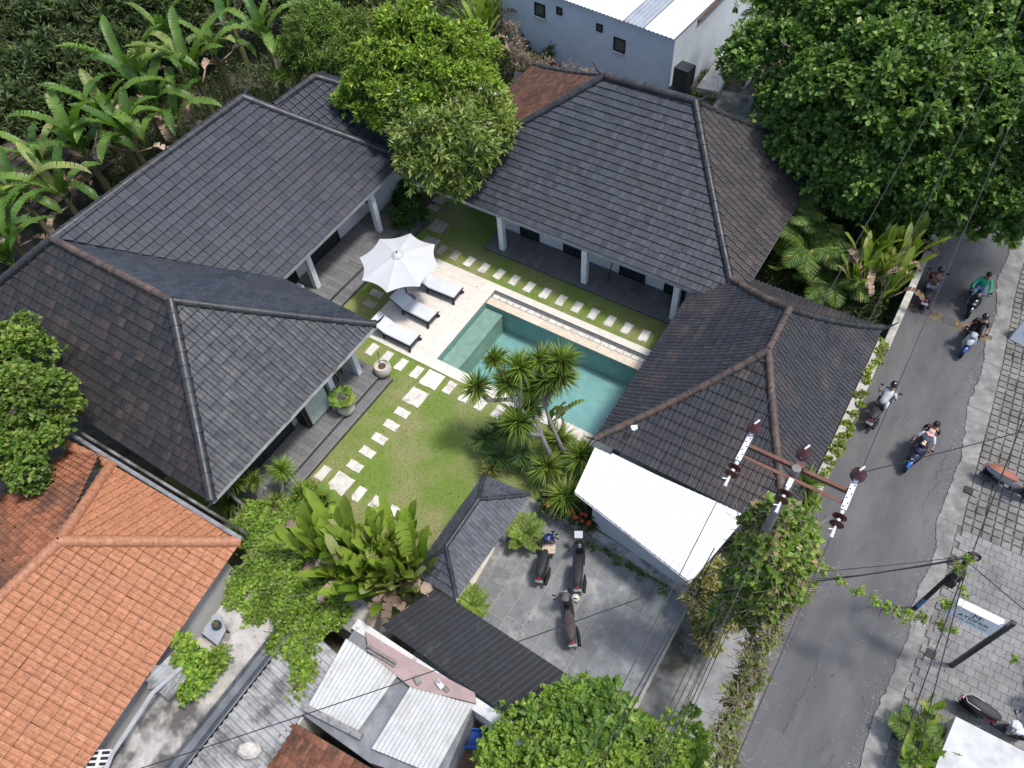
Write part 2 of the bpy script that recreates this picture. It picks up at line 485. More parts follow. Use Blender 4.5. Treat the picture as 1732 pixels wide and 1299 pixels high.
# ------------------------------------------------------------------ pool and its deck
M_deck = mat('cream_limestone', (0.66, 0.61, 0.53), 0.75, var=0.07, scale=4, dirt=(0.50, 0.37, 0.24), dirt_scale=0.75, dirt_amt=(0.58, 0.82), bmp=0.2, bscale=25, islands=0.035)
deck = tag(ring(MB(), (-3.55, -4.42, 7.7, 0.5), (HX0, HY0, HX1, HY1), -0.028, 0.02).build('pool_deck', mat('deck_joint', (0.50, 0.45, 0.37), 0.85)), kind='structure')
def slab(x0, y0, x1, y1):
    g = .004; mb = MB(); mb.box(((x0 + x1) / 2, (y0 + y1) / 2, .027), (x1 - x0 - g, y1 - y0 - g, .026)); mb.build('deck_slab', M_deck, deck, bevel=.003)
def slabs(x0, y0, x1, y1, nx, ny):
    for i in range(nx):
        for j in range(ny): slab(x0 + (x1 - x0) * i / nx, y0 + (y1 - y0) * j / ny, x0 + (x1 - x0) * (i + 1) / nx, y0 + (y1 - y0) * (j + 1) / ny)
slabs(-3.55, -4.42, HX0, 0.5, 6, 8)
slabs(HX0, -4.42, 7.7, HY0, 13, 1)
slabs(HX0, HY1, 7.7, 0.5, 13, 1)

M_pool = mat('pool_tile', (0.27, 0.42, 0.405), 0.5, var=0.10, scale=2.2, dirt=(0.32, 0.465, 0.445), dirt_scale=1.1, bmp=0.15, bscale=8)
M_shelf = mat('pool_shelf_tile', (0.33, 0.39, 0.32), 0.5, var=0.14, scale=3, dirt=(0.40, 0.45, 0.37), dirt_scale=1.5)
pool = empty('swimming_pool', (0, 0, 0)); tag(pool, 'turquoise rectangular swimming pool with shallow step at one end', 'pool')
sh = MB(); X0, X1, Y0, Y1, ZB = HX0, HX1, HY0, -0.5, -1.35
sh.prism([(X0, Y0), (X1, Y0), (X1, Y1), (X0, Y1)], ZB - .1, ZB)
sh.box(((X0 + X1) / 2, Y0 - .05, (ZB) / 2), (X1 - X0, .1, -ZB)); sh.box((X0 - .05, (Y0 + HY1) / 2, ZB / 2), (.1, HY1 - Y0 + .2, -ZB)); sh.box((X1 + .05, (Y0 + HY1) / 2, ZB / 2), (.1, HY1 - Y0 + .2, -ZB))
sh.build('basin', M_pool, pool)
st = MB(); st.prism([(X0 + .002, Y0 + .002), (.76, Y0 + .002), (.76, Y1 - .002), (X0 + .002, Y1 - .002)], ZB, -0.36); st.build('shelf', M_shelf, pool)
M_weir = mat('sand_stone', (0.62, 0.53, 0.41), 0.7, var=0.1, scale=5, islands=0.06, bmp=.2)
wl = MB(); wl.prism([(X0, -.5), (X1, -.5), (X1, -.14), (X0, -.14)], ZB, -.115); wl.build('weir_wall', M_pool, pool)
for i in range(9):
    x0 = X0 + (X1 - X0) * i / 9; x1 = X0 + (X1 - X0) * (i + 1) / 9
    mb = MB(); mb.box(((x0 + x1) / 2, -.325, -.095), (x1 - x0 - .004, .37, .04)); mb.build('weir_stone', M_weir, pool, bevel=.006)
tr = MB(); tr.prism([(X0, -.14), (X1, -.14), (X1, HY1 + .02), (X0, HY1 + .02)], -.5, -.19); tr.build('overflow_channel', mat('channel', (0.50, 0.48, 0.44), 0.8, var=.2, scale=6), pool)
i = 0; x = X0 + .03
while x < X1 - .2:
    mb = MB(); mb.box((x + .155, -.025, -.115), (.29, .17, .05)); mb.build('grate_stone', M_stone, pool, bevel=.006); x += .335
fc = MB(); fc.box(((X0 + X1) / 2, HY1 + .01, -.12), (X1 - X0, .02, .26)); fc.build('channel_face', mat('grey_face', (0.55, 0.53, 0.48), 0.8, var=.15, scale=6), pool)

def water_material():
    m, nt, N, L, b = nodes_of('pool_water')
    tr = N.new('ShaderNodeBsdfTransparent'); tr.inputs['Color'].default_value = (0.78, 0.91, 0.90, 1)
    gl = N.new('ShaderNodeBsdfGlossy'); gl.inputs['Roughness'].default_value = 0.06
    fr = N.new('ShaderNodeFresnel'); fr.inputs['IOR'].default_value = 1.33
    bp = N.new('ShaderNodeBump'); bp.inputs['Strength'].default_value = 0.7; bp.inputs['Distance'].default_value = 0.03
    L.new(noise(nt, 7, 3, 0.6), bp.inputs['Height'])
    L.new(bp.outputs['Normal'], gl.inputs['Normal']); L.new(bp.outputs['Normal'], fr.inputs['Normal'])
    mx = N.new('ShaderNodeMixShader'); L.new(fr.outputs[0], mx.inputs[0]); L.new(tr.outputs[0], mx.inputs[1]); L.new(gl.outputs[0], mx.inputs[2])
    L.new(mx.outputs[0], N['Material Output'].inputs['Surface'])
    return m
wm = MB(); wm.add([(X0, Y0, -.12), (X1, Y0, -.12), (X1, -.5, -.12), (X0, -.5, -.12)], [(0, 1, 2, 3)])
wat = wm.build('pool_water', water_material()); tag(wat, kind='structure')

# ------------------------------------------------------------------ parking yard of slate slabs
M_slate = mat('slate', (0.19, 0.198, 0.20), 0.75, var=0.16, scale=3.5, dirt=(0.34, 0.34, 0.325), dirt_scale=1.3, dirt_amt=(.54, .72), bmp=.35, bscale=14, islands=0.12)
yard = MB(); yard.prism([(5.9, -13.9), (12.3, -13.9), (12.3, -7.2), (5.9, -7.2)], -.028, 0.003)
yard = tag(yard.build('parking_yard', mat('pale_grout', (0.36, 0.34, 0.29), 0.9, var=.2, scale=8)), kind='structure')
rr = random.Random(11); x = 5.95
while x < 12.2:
    w = rr.choice((.52, .58, .62)); w = min(w, 12.25 - x); y = -13.9
    while y < -7.25:
        d = rr.choice((.4, .62, .8, 1.05)); d = min(d, -7.22 - y)
        if d > .12 and w > .12:
            cuts = [(x, w)] if rr.random() > .15 else [(x, w / 2), (x + w / 2, w / 2)]
            for cx, cw in cuts:
                mb = MB(); mb.box((cx + cw / 2, y + d / 2, .006), (cw - .022, d - .022, .02)); o = mb.build('slate_slab', M_slate, yard); o.location.z = rr.uniform(-.002, .003)
        y += d
    x += w

# patched and cracked asphalt
M_patch = mat('asphalt_patch', (0.086, 0.086, 0.088), .9, var=.2, scale=25, bmp=.6, bscale=60); M_patch2 = mat('asphalt_patch_pale', (0.122, 0.12, 0.118), .9, var=.2, scale=20, bmp=.6, bscale=60)
rr = random.Random(21)
road_o = bpy.data.objects['road']
for (cx, cy, w, l, m_) in ((15.9, -10.6, .9, 1.6, M_patch2), (16.9, -6.6, .5, 1.2, M_patch2), (16.6, 10.5, 1.0, 1.5, M_patch2)):
    pts = [(cx + w / 2 * math.copysign(abs(math.cos(a)) ** .28, math.cos(a)) + rr.uniform(-.06, .06), cy + l / 2 * math.copysign(abs(math.sin(a)) ** .28, math.sin(a)) + rr.uniform(-.06, .06)) for a in [k / 20 * 2 * math.pi for k in range(20)]]
    mb = MB(); mb.prism(pts, -.004, .004); mb.build('road_patch', m_, road_o)
M_crack = mat('crack', (.03, .03, .03), .95)
for (x0, y0, x1, y1) in ((15.9, -10.0, 16.2, -7.4), (17.3, -1.2, 17.5, 1.6), (16.0, -12.4, 17.4, -9.6)):
    n = 26; mb = MB(); L_ = []; R_ = []; ox = 0
    for k in range(n + 1):
        t = k / n; ox = ox * .7 + rr.uniform(-.07, .07); w = rr.uniform(.002, .007); x, y = x0 + (x1 - x0) * t + ox, y0 + (y1 - y0) * t + rr.uniform(-.04, .04)
        L_.append((x - w, y, .0055)); R_.append((x + w, y, .0055))
    mb.add(L_ + R_, [(k, n + 1 + k, n + 2 + k, k + 1) for k in range(n)]); mb.build('road_crack', M_crack, road_o)

# ------------------------------------------------------------------ tiled roofs
PROF = {
    'flat': [(0.0, .004), (.04, .034), (.11, .034), (.16, .004), (.47, .010), (.51, -.002), (.55, .010), (.975, .004)],
    'slab': [(0.0, .006), (.02, .014), (.485, .015), (.50, .007), (.515, .015), (.965, .014), (.985, .006)],
    'pan': [(0.0, .0), (.10, .034), (.20, .034), (.30, .0), (.50, .0), (.60, .034), (.70, .034), (.80, .0), (.985, .0)],
}
def tile_faces(style, w, L, lift):
    """list of polygons of (u, v, h)"""
    pr = [(a * w, h) for a, h in PROF[style]]; out = []
    for (u0, h0), (u1, h1) in zip(pr, pr[1:]):
        out.append([(u0, 0, h0 + lift), (u1, 0, h1 + lift), (u1, L, h1), (u0, L, h0)])
        out.append([(u0, 0, h0 + lift - .014), (u1, 0, h1 + lift - .014), (u1, 0, h1 + lift), (u0, 0, h0 + lift)])
    return out
def clip_poly(poly, edges):
    for (a, b) in edges:
        ex, ey = b[0] - a[0], b[1] - a[1]; res = []
        for i, p in enumerate(poly):
            q = poly[(i + 1) % len(poly)]
            dp = ex * (p[1] - a[1]) - ey * (p[0] - a[0]); dq = ex * (q[1] - a[1]) - ey * (q[0] - a[0])
            if dp >= -1e-9: res.append(p)
            if (dp >= 0) != (dq >= 0) and abs(dp - dq) > 1e-12:
                t = dp / (dp - dq); res.append(tuple(p[k] + (q[k] - p[k]) * t for k in range(3)))
        poly = res
        if len(poly) < 3: return []
    return poly

class Roof:
    """planes given as 3D corner loops, counter-clockwise seen from above, first edge = eave"""
    def __init__(s, house, tmat, style, w, course, ze, zr, sag=0.0, lift=.058, stagger=False, nsingle=300, dmat=None):
        s.house, s.tmat, s.style, s.w, s.c, s.ze, s.zr, s.sag, s.lift, s.stagger, s.ns = house, tmat, style, w, course, ze, zr, sag, lift, stagger, nsingle
        s.cand = []; s.rest = MB(); s.under = MB(); s.caps = []; s.trim = []
        s.dmat = dmat or mat('roof_batten', (0.03, 0.03, 0.032), 0.9)
        s.faces = tile_faces(style, w, course * 1.10, lift)
    def bow(s, p):
        f = min(max((p.z - s.ze) / (s.zr - s.ze), 0), 1)
        return Vector((p.x, p.y, p.z - s.sag * 4 * f * (1 - f)))
    def plane(s, loop):
        pts = [Vector(p) for p in loop]
        O = pts[0]; U = (pts[1] - O).normalized()
        n = U.cross(pts[2] - O).normalized(); V = n.cross(U).normalized()
        uv = [((p - O).dot(U), (p - O).dot(V)) for p in pts]
        edges = [(uv[i], uv[(i + 1) % len(uv)]) for i in range(len(uv))]
        umin, umax = min(a for a, b in uv), max(a for a, b in uv); vmax = max(b for a, b in uv)
        pos = lambda u, v: s.bow(O + U * u + V * v)
        inside = lambda u, v: all((b[0] - a[0]) * (v - a[1]) - (b[1] - a[1]) * (u - a[0]) >= -1e-6 for a, b in edges)
        # underlay in strips
        nrow = max(2, int(vmax / s.c / 2)); lv = [vmax * i / nrow for i in range(nrow + 1)]; prev = None
        for v in lv:
            v2 = min(max(v, 1e-4), vmax - 1e-4); us = []
            for a, b in edges:
                if (a[1] - v2) * (b[1] - v2) < 0:
                    t = (v2 - a[1]) / (b[1] - a[1]); us.append(a[0] + (b[0] - a[0]) * t)
            if len(us) >= 2:
                cur = (pos(min(us), v2) - n * .03, pos(max(us), v2) - n * .03)
                if prev: s.under.add([prev[0], prev[1], cur[1], cur[0]], [(0, 1, 2, 3)])
                prev = cur
        face = n.dot((CAM - (O + U * (umax / 2))).normalized()) > 0.05
        r = 0; v = 0.0
        while v < vmax:
            u = umin - (s.w / 2 if (s.stagger and r % 2) else 0)
            L = s.c * 1.10
            while u < umax:
                corners = [(u, v), (u + s.w, v), (u + s.w, v + L), (u, v + L)]
                ins = [inside(*c) for c in corners]
                o = pos(u, v); d = pos(u, v + L) - o; d.normalize(); nn = U.cross(d).normalized()
                jr = random.uniform(-.004, .005)
                if all(ins):
                    wob = random.gauss(0, .006) if random.random() > .02 else random.uniform(-.06, .06)
                    M = Matrix((U, d, nn)).transposed().to_4x4() @ Matrix.Rotation(wob, 4, 'Z'); M.translation = o + nn * jr - (d * random.uniform(.01, .05) if random.random() < .03 else d * 0)
                    s.cand.append((M, face))
                else:
                    for poly in s.faces:
                        q = clip_poly([(a + u, b + v, h) for a, b, h in poly], edges)
                        if len(q) >= 3: s.rest.add([o + U * (a - u) + d * (b - v) + nn * (h + jr) for a, b, h in q], [tuple(range(len(q)))])
                u += s.w
            v += s.c; r += 1
    def hip(s, a, b, rad=.10, seg=.42, m=None, n=None, lift=.03):
        """a row of half-round ridge tiles from the low end a to the high end b"""
        a, b = Vector(a), Vector(b); ln = (b - a).length; n = n or max(2, round(ln / seg))
        for i in range(n):
            p = s.bow(a.lerp(b, i / n)); q = s.bow(a.lerp(b, (i + 1) / n)); s.caps.append((p, q, rad, m, lift))
    def gutter(s, a, b, m, name='gutter', r=.07, out=(0, 0)):
        a, b = Vector(a), Vector(b); d = (b - a).normalized(); side = d.cross(Vector((0, 0, 1)))
        c = (a + b) / 2 + Vector((out[0], out[1], -.09)); mb = MB()
        mb.box((0, 0, 0), ((b - a).length, .03, .17)); 
        o = mb.build(name, m, s.root); o.location = c; o.rotation_euler.z = math.atan2(d.y, d.x)
        s.trim.append(o)
    def finish(s, capmat, capcol=None):
        deck = s.root = s.under.build('roof', s.dmat, s.house)
        tm = MB(); 
        for poly in s.faces: tm.add(poly, [tuple(range(len(poly)))])
        tme = tm.mesh('tile'); tme.materials.append(s.tmat)
        ok = [c for c in s.cand if c[1] and seen(c[0].translation, -.01)]
        ok.sort(key=lambda c: (c[0].translation - CAM).length)
        pick = set(id(c) for c in ok[:s.ns])
        for c in s.cand:
            if id(c) in pick:
                o = link_mesh('tile', tme, None, deck); o.matrix_local = c[0]
            else:
                M = c[0]
                for poly in s.faces: s.rest.add([M @ Vector(p) for p in poly], [tuple(range(len(poly)))])
        # islands: weld the faces of each tile so that the tint is one per tile
        me = s.rest.mesh('tile_field')
        bm = bmesh.new(); bm.from_mesh(me); bmesh.ops.remove_doubles(bm, verts=bm.verts, dist=2e-4); bm.to_mesh(me); bm.free()
        o = link_mesh('tile_field', me, s.tmat, deck); tag(o, kind='stuff')
        cms = {}
        for p, q, rad, m, lift in s.caps:
            m = m or capmat; key = (round(rad, 3), m.name)
            if key not in cms:
                mb = MB(); k = 8; vs = []
                for x, rr_ in ((0, 1.12), (.12, 1.12), (.125, 1.0), (1.05, .95)):
                    for j in range(k + 1):
                        t = math.pi * (j / k * 1.24 - .12); vs.append((x, math.cos(t) * rad * rr_, math.sin(t) * rad * rr_ * .95))
                fs = [(i * (k + 1) + j, (i + 1) * (k + 1) + j, (i + 1) * (k + 1) + j + 1, i * (k + 1) + j + 1) for i in range(3) for j in range(k)]
                fs.append(tuple(range(k + 1)))
                mb.add(vs, fs); cm = mb.mesh('ridge_tile', smooth=True); cm.materials.append(m); cms[key] = cm
            d = q - p; X = d.normalized(); Y = Vector((0, 0, 1)).cross(X).normalized(); Z = X.cross(Y)
            M = Matrix((X * d.length, Y, Z)).transposed().to_4x4(); M.translation = p + Vector((0, 0, lift + random.uniform(-.004, .004)))
            o = link_mesh('ridge_tile', cms[key], None, deck); o.matrix_local = M
        return deck

def roof_mat(name, cols, patch=None, patch_amt=(.55, .75), pscale=.6, rough=.55, streak=None, spec=.4, odd=None, odd_p=.93):
    m, nt, N, L, b = nodes_of(name)
    r = rnd(nt)
    st = [(i / max(1, len(cols) - 1) * (.92 if odd else 1.0), c) for i, c in enumerate(cols)]
    if odd: st += [(odd_p + .03, cols[-1]), (min(1.0, odd_p + .05), odd)]
    c = ramp(nt, r, st)
    if patch:
        f = ramp(nt, noise(nt, pscale, 7, .62), [(patch_amt[0], 0.0), (patch_amt[1], .85)]); c = mixc(nt, f, c, patch)
    g = ramp(nt, noise(nt, 9, 6, .65, stretch=streak), [(.3, .72), (.7, 1.28)]); c = mixc(nt, 1.0, c, g, 'MULTIPLY')
    sp = ramp(nt, noise(nt, 38, 3, .6), [(.68, 0.0), (.76, .3)]); c = mixc(nt, sp, c, (.15, .14, .13))
    L.new(c, b.inputs['Base Color']); b.inputs['Specular IOR Level'].default_value = spec
    L.new(ramp(nt, noise(nt, 3, 5, .6), [(.3, rough - .12), (.7, rough + .14)]), b.inputs['Roughness'])
    bump(nt, b, noise(nt, 45, 4, .7), .35, .01)
    return m

M_wall = mat('white_render', (0.70, 0.70, 0.69), 0.85, var=0.05, scale=2.5, dirt=(0.50, 0.49, 0.46), dirt_scale=1.1, dirt_amt=(.62, .85), bmp=.15)
M_column = mat('column_paint', (0.74, 0.77, 0.78), 0.8, var=0.04, scale=3)
M_black = mat('black_frame', (0.014, 0.015, 0.017), 0.45)
M_glass = glass_mat('dark_glass', (0.02, 0.028, 0.03), 0.06)
M_curtain = mat('curtain', (0.45, 0.52, 0.48), 0.9, var=.25, scale=14, stretch=(6, 6, .2))
M_plank = mat('grey_plank', (0.13, 0.127, 0.126), 0.55, var=0.35, scale=5, stretch=(1.2, 16, 1), islands=.16, bmp=.25, bscale=12, dirt=(.16, .155, .15), dirt_scale=1.2)
M_plank2 = mat('grey_plank_cross', (0.155, 0.152, 0.15), 0.6, var=0.35, scale=5, stretch=(16, 1.2, 1), islands=.16, bmp=.25, bscale=12, dirt=(.19, .185, .175), dirt_scale=1.2)
M_lip = mat('step_edge', (0.24, 0.23, 0.22), .7, var=.15, scale=6)
M_fascia = mat('fascia', (0.28, 0.28, 0.29), .55, var=.2, scale=3)
M_fascia_l = mat('pale_fascia', (0.52, 0.50, 0.50), .5, var=.15, scale=3, dirt=(.25, .2, .16), dirt_scale=2)
M_soffit = mat('soffit', (0.6, 0.6, 0.6), .8)
M_cap = roof_mat('ridge_dark', [(.022, .023, .026), (.04, .041, .045)], (.11, .07, .055), (.6, .8), 1.2, rough=.38)
M_cap_brown = roof_mat('ridge_brown', [(.055, .042, .037), (.10, .07, .055)], (.16, .105, .08), (.5, .7), 1.5, rough=.6)

def column(p, z0, z1, parent, w=.22, m=None):
    mb = MB(); mb.box((p[0], p[1], (z0 + z1) / 2), (w, w, z1 - z0)); return mb.build('column', m or M_column, parent, bevel=.01)

def planks(parent, x0, y0, x1, y1, z, lx, ly, m, name='floor_plank', stagger=True):
    """laid floor boards lx by ly"""
    cache = {}
    j = 0; y = y0
    while y < y1 - .02:
        dy = min(ly, y1 - y); x = x0 - ((lx / 2) if (stagger and j % 2 and lx > ly) else 0)
        while x < x1 - .02:
            a, b = max(x, x0), min(x + lx, x1)
            yo = 0
            if b - a > .03:
                key = (round(b - a, 3), round(dy, 3))
                if key not in cache:
                    mb = MB(); mb.box((0, 0, 0), (key[0] - .008, key[1] - .008, .016)); me = mb.mesh(name); me.materials.append(m); cache[key] = me
                o = link_mesh(name, cache[key], None, parent); o.location = ((a + b) / 2, y + dy / 2, z + .009)
            x += lx
        y += ly; j += 1

def sliding_door(parent, a, b, z0, z1, name='sliding_door', curtain=False, th=.06, pane=M_glass):
    """framed glass door or window standing on the segment a-b"""
    a, b = Vector((a[0], a[1], 0)), Vector((b[0], b[1], 0)); d = b - a; ln = d.length; rz = math.atan2(d.y, d.x)
    fr = MB(); f = .07; h = z1 - z0
    fr.box((0, 0, f / 2), (ln, th, f)); fr.box((0, 0, h - f / 2), (ln, th, f)); fr.box((-ln / 2 + f / 2, 0, h / 2), (f, th, h - 2 * f)); fr.box((ln / 2 - f / 2, 0, h / 2), (f, th, h - 2 * f))
    if ln > 1.0: fr.box((0, 0, h / 2), (f, th, h - 2 * f))
    o = fr.build(name, M_black, parent); o.location = ((a.x + b.x) / 2, (a.y + b.y) / 2, z0); o.rotation_euler.z = rz
    g = MB(); g.box((0, 0, h / 2), (ln - 2 * f, .012, h - 2 * f)); g.build('pane', pane, o)
    if curtain:
        c = MB(); n = 40; vs = []
        for i in range(n + 1):
            x = -ln / 2 + f + (ln - 2 * f) * i / n; yy = .013 + .012 * math.sin(i * 1.3)
            vs += [(x, yy - .06, f), (x, yy - .06, h - f)]
        c.add(vs, [(2 * i, 2 * i + 2, 2 * i + 3, 2 * i + 1) for i in range(n)]); c.build('curtain', M_curtain, o)
    return o

def horn(roof, p, d, parent, m, s=1.0):
    """upturned tip at the end of a hip or ridge"""
    p = Vector(p); d = Vector(d).normalized(); mb = MB(); pts = []; rad = []
    for i in range(6):
        t = i / 5; pts.append(p + d * (.55 * s * t) + Vector((0, 0, .05 + .42 * s * t * t))); rad.append(.085 * s * (1 - .8 * t))
    mb.tube(pts, rad, 6); return mb.build('roof_horn', m, parent, smooth=True)

# ================================================================== L-shaped villa on the left
lh = thing('villa', 'long L-shaped villa with dark grey tiled roof left of the pool', 'villa')
T_l = roof_mat('tile_slate_grey', [(0.0279, 0.0328, 0.0410), (0.0353, 0.0410, 0.0508), (0.0443, 0.0500, 0.0607)], (.050, .046, .048), (.50, .78), .55, rough=.42, odd=(.048, .046, .050), spec=.4)
T_lw = roof_mat('tile_dark_weathered', [(0.0213, 0.0213, 0.0230), (0.0328, 0.0303, 0.0303), (0.0426, 0.0369, 0.0344)], (.058, .043, .037), (.52, .76), .7, rough=.55, odd=(.062, .046, .040), odd_p=.90)
ZE, ZR = 2.8, 5.85
J = (-11.25, -9.6, ZR); RN = (-11.2, -0.35, ZR); FA = (-5.4, -9.55, ZR)
INN = (-5.8, -5.35, ZE); NE = (-5.95, 2.62, ZE); FNE = (-1.25, -5.35, ZE); FSE = (-1.25, -13.42, ZE); FSW = (-15.3, -13.42, ZE); WNW = (-15.3, 2.62, ZE)
r1 = Roof(lh, T_l, 'slab', .44, .34, ZE, ZR, sag=.05, lift=.058, nsingle=60)
r1.plane([NE, RN, J, INN][:0] or [INN, NE, RN, J])            # east slope of the rear wing
r1.plane([FNE, INN, J, FA])                                   # north slope of the front wing
r1.plane([NE, WNW, RN])                                       # north hip end
r1.plane([WNW, FSW, J, RN])
r1.hip(FNE, FA, .15, .40); r1.hip(FSE, FA, .165, .42); r1.hip(NE, RN, .16, .40)
r1.hip(J, RN, .155, .44); r1.hip(FSW, J, .16)
r1.hip(J, FA, .13, .38, M_cap_brown)
roof_l = r1.finish(M_cap)
r1.ns = 0
# south slope, darker and weathered, as a second roof skin of the same villa
r1c = Roof(lh, roof_mat('tile_glossy_grey', [(0.0410, 0.0443, 0.0508), (0.0508, 0.0541, 0.0615), (0.0615, 0.0648, 0.0722)], (.05, .052, .058), (.5, .8), .8, rough=.52, spec=.3), 'flat', .30, .34, ZE, ZR, sag=.05, nsingle=180)
r1c.plane([FSE, FNE, FA]); r1c.finish(M_cap)
r1b = Roof(lh, T_lw, 'flat', .30, .34, ZE, ZR, sag=.05, lift=.058, nsingle=60)
r1b.plane([FSW, FSE, FA, J]); r1b.finish(M_cap)
for a, b, m in ((INN, NE, M_fascia), (INN, FNE, M_fascia_l), (FNE, FSE, M_fascia_l), (FSE, FSW, M_fascia), (NE, WNW, M_fascia)): r1.gutter(a, b, m)
sf = MB(); sf.prism([(-15.2, -13.3), (-1.35, -13.3), (-1.35, -5.45), (-5.9, -5.45), (-5.98, 2.5), (-15.2, 2.5)], ZE - .16, ZE - .12); sf.build('soffit', M_soffit, lh)
wl = MB(); wl.prism([(-14.6, -12.6), (-2.6, -12.6), (-2.6, -8.95), (-3.6, -8.95), (-3.6, -6.6), (-7.45, -6.6), (-7.45, 1.9), (-14.6, 1.9)], 0, ZE - .17); wl.build('wall', M_wall, lh)
horn(r1, (-5.95 + .05, 2.62, ZE), (1, .55, 0), lh, M_cap); horn(r1, (-1.3, -5.38, ZE + .02), (.75, .75, 0), lh, M_cap, .8); horn(r1, (-1.25, -13.42, ZE), (.7, -.7, 0), lh, M_cap, .7)
horn(r1, RN, (0, 1, 0), lh, M_cap, .9)
# verandas: raised floors of grey planks with a step
def slab_part(name, poly, z0, z1, m, parent): mb = MB(); mb.prism(poly, z0, z1); return mb.build(name, m, parent)
M_base = mat('platform_side', (.10, .10, .10), .7, var=.2, scale=4)
f1 = slab_part('veranda_floor', [(-7.46, -5.4), (-5.6, -5.4), (-5.35, 2.1), (-7.46, 2.1)], 0, .34, M_base, lh)
planks(f1, -7.44, -5.4, -5.5, 2.08, .34, 1.2, .22, M_plank2)
s1 = slab_part('veranda_step', [(-5.55, -5.4), (-5.12, -5.4), (-4.85, 2.15), (-5.33, 2.15)], 0, .17, M_base, lh)
planks(s1, -5.52, -5.3, -5.0, 2.1, .17, .6, .24, M_plank2, 'step_plank')
f2 = slab_part('veranda_floor', [(-3.7, -13.0), (-1.32, -13.0), (-1.32, -5.62), (-3.7, -5.62)], 0, .30, M_base, lh)
planks(f2, -3.68, -12.9, -1.34, -5.64, .30, 1.17, .22, M_plank2)
s2 = slab_part('veranda_step', [(-1.32, -13.0), (-.90, -13.0), (-.90, -5.62), (-1.32, -5.62)], 0, .15, M_base, lh)
planks(s2, -1.30, -12.95, -.92, -5.64, .15, .40, .60, M_plank2, 'step_plank')
for x, y0, y1, z in ((-.905, -12.9, -5.64, .176), (-1.325, -12.9, -5.64, .326)):
    mb = MB(); mb.box((x, (y0 + y1) / 2, z), (.03, y1 - y0, .012)); mb.build('step_nosing', M_lip, lh)
for p in ((-6.25, .42), (-6.45, -3.52)): column(p, .34, ZE - .16, lh, .24)
for p in ((-2.1, -6.15), (-2.02, -7.55)): column(p, .30, ZE - .16, lh, .22)
sliding_door(lh, (-7.40, -.9), (-7.40, -2.9), .36, 2.3); sliding_door(lh, (-7.40, -3.6), (-7.40, -4.9), .36, 2.3)
sliding_door(lh, (-7.40, 1.1), (-7.40, 1.75), .9, 2.2, 'window')
sliding_door(lh, (-2.03, -8.93), (-2.03, -7.78), .32, 2.45, curtain=True)
sliding_door(lh, (-2.53, -12.3), (-2.53, -9.3), .32, 2.45, curtain=False)
mb = MB(); mb.box((-2.3, -9.0, 1.36), (.56, .07, 2.1)); mb.build('door_jamb', M_black, lh)

# ---- rear wing roof behind the villa
rw = thing('rear_pavilion', 'small dark tiled hip roof behind the villa, beside the bright green tree', 'pavilion')
r2 = Roof(rw, T_l, 'flat', .30, .34, 2.8, 5.2, sag=.05, nsingle=120)
A0 = (-10.402, 2.833, 5.200)
ap = (A0[0], A0[1], 5.2); ap2 = (A0[0] - .1, A0[1] - 2.4, 5.2)
e0 = (A0[0] + 4.2, A0[1] - 2.4, 2.8); e1 = (A0[0] + 4.2, A0[1] + 3.2, 2.8); e2 = (A0[0] - 2.9, A0[1] - 2.4, 2.8); e3 = (A0[0] - 2.9, A0[1] + 3.2, 2.8)
r2.plane([e0, e1, ap, ap2]); r2.plane([e1, e3, ap]); r2.plane([e3, e2, ap2, ap])
r2.hip(e1, ap, .15); r2.hip(ap2, ap, .15); r2.hip(e3, ap, .14); r2.finish(M_cap)
mb = MB(); mb.prism([(e2[0] + .8, e2[1] + .8), (e0[0] - .8, e0[1] + .8), (e1[0] - .8, e1[1] - .8), (e3[0] + .8, e3[1] - .8)], 0, 2.75); mb.build('wall', M_wall, rw)

# ================================================================== villa behind the pool
nh = thing('guest_house', 'wide dark hip-roofed guest house with white columns behind the pool', 'house')
T_n = roof_mat('tile_shingle', [(0.0295, 0.0344, 0.0426), (0.0410, 0.0467, 0.0574), (0.0541, 0.0599, 0.0705)], (.046, .042, .044), (.52, .76), .5, rough=.5, streak=(1, 1, .25), odd=(.052, .048, .051), spec=.4)
T_nr = roof_mat('tile_shingle_brown', [(0.0361, 0.0328, 0.0328), (0.0508, 0.0443, 0.0418), (0.0640, 0.0541, 0.0492)], (.13, .07, .05), (.6, .78), .7, rough=.6)
ZN, ZT = 2.8, 6.0
nA = (-4.75, 1.6, ZN); nB = (9.3, 1.6, ZN); nC = (9.3, 11.1, ZN); nD = (-4.75, 11.1, ZN); nW = (.95, 7.28, ZT); nE = (4.70, 7.34, ZT)
r3 = Roof(nh, T_n, 'slab', .44, .29, ZN, ZT, sag=.10, lift=.046, stagger=True)
r3.plane([nA, nB, nE, nW])
r3.hip(nA, nW, .145, .5); r3.hip(nB, nE, .145, .44); r3.hip(nW, nE, .16, .42); r3.hip(nC, nE, .11); r3.hip(nD, nW, .11)
r3.finish(M_cap)
r3b = Roof(nh, T_nr, 'flat', .30, .32, ZN, ZT, sag=.10, lift=.058, stagger=False, nsingle=0)
r3b.plane([nB, nC, nE]); r3b.plane([nC, nD, nW, nE]); r3b.finish(M_cap)
T_nw = roof_mat('tile_clay_brown', [(.12, .065, .045), (.16, .085, .058), (.20, .11, .075)], (.07, .05, .042), (.5, .72), .7, rough=.75, spec=.2)
r3c = Roof(nh, T_nw, 'pan', .26, .24, ZN, ZT, sag=.10, lift=.045, nsingle=0); r3c.plane([nD, nA, nW]); r3c.finish(M_cap)
horn(r3, nW, (-1, 0, 0), nh, M_cap, 1.0); horn(r3, nE, (1, .3, 0), nh, M_cap, 1.0); horn(r3, (9.2, 1.7, ZN + .05), (1, -1, 0), nh, M_cap, .7)
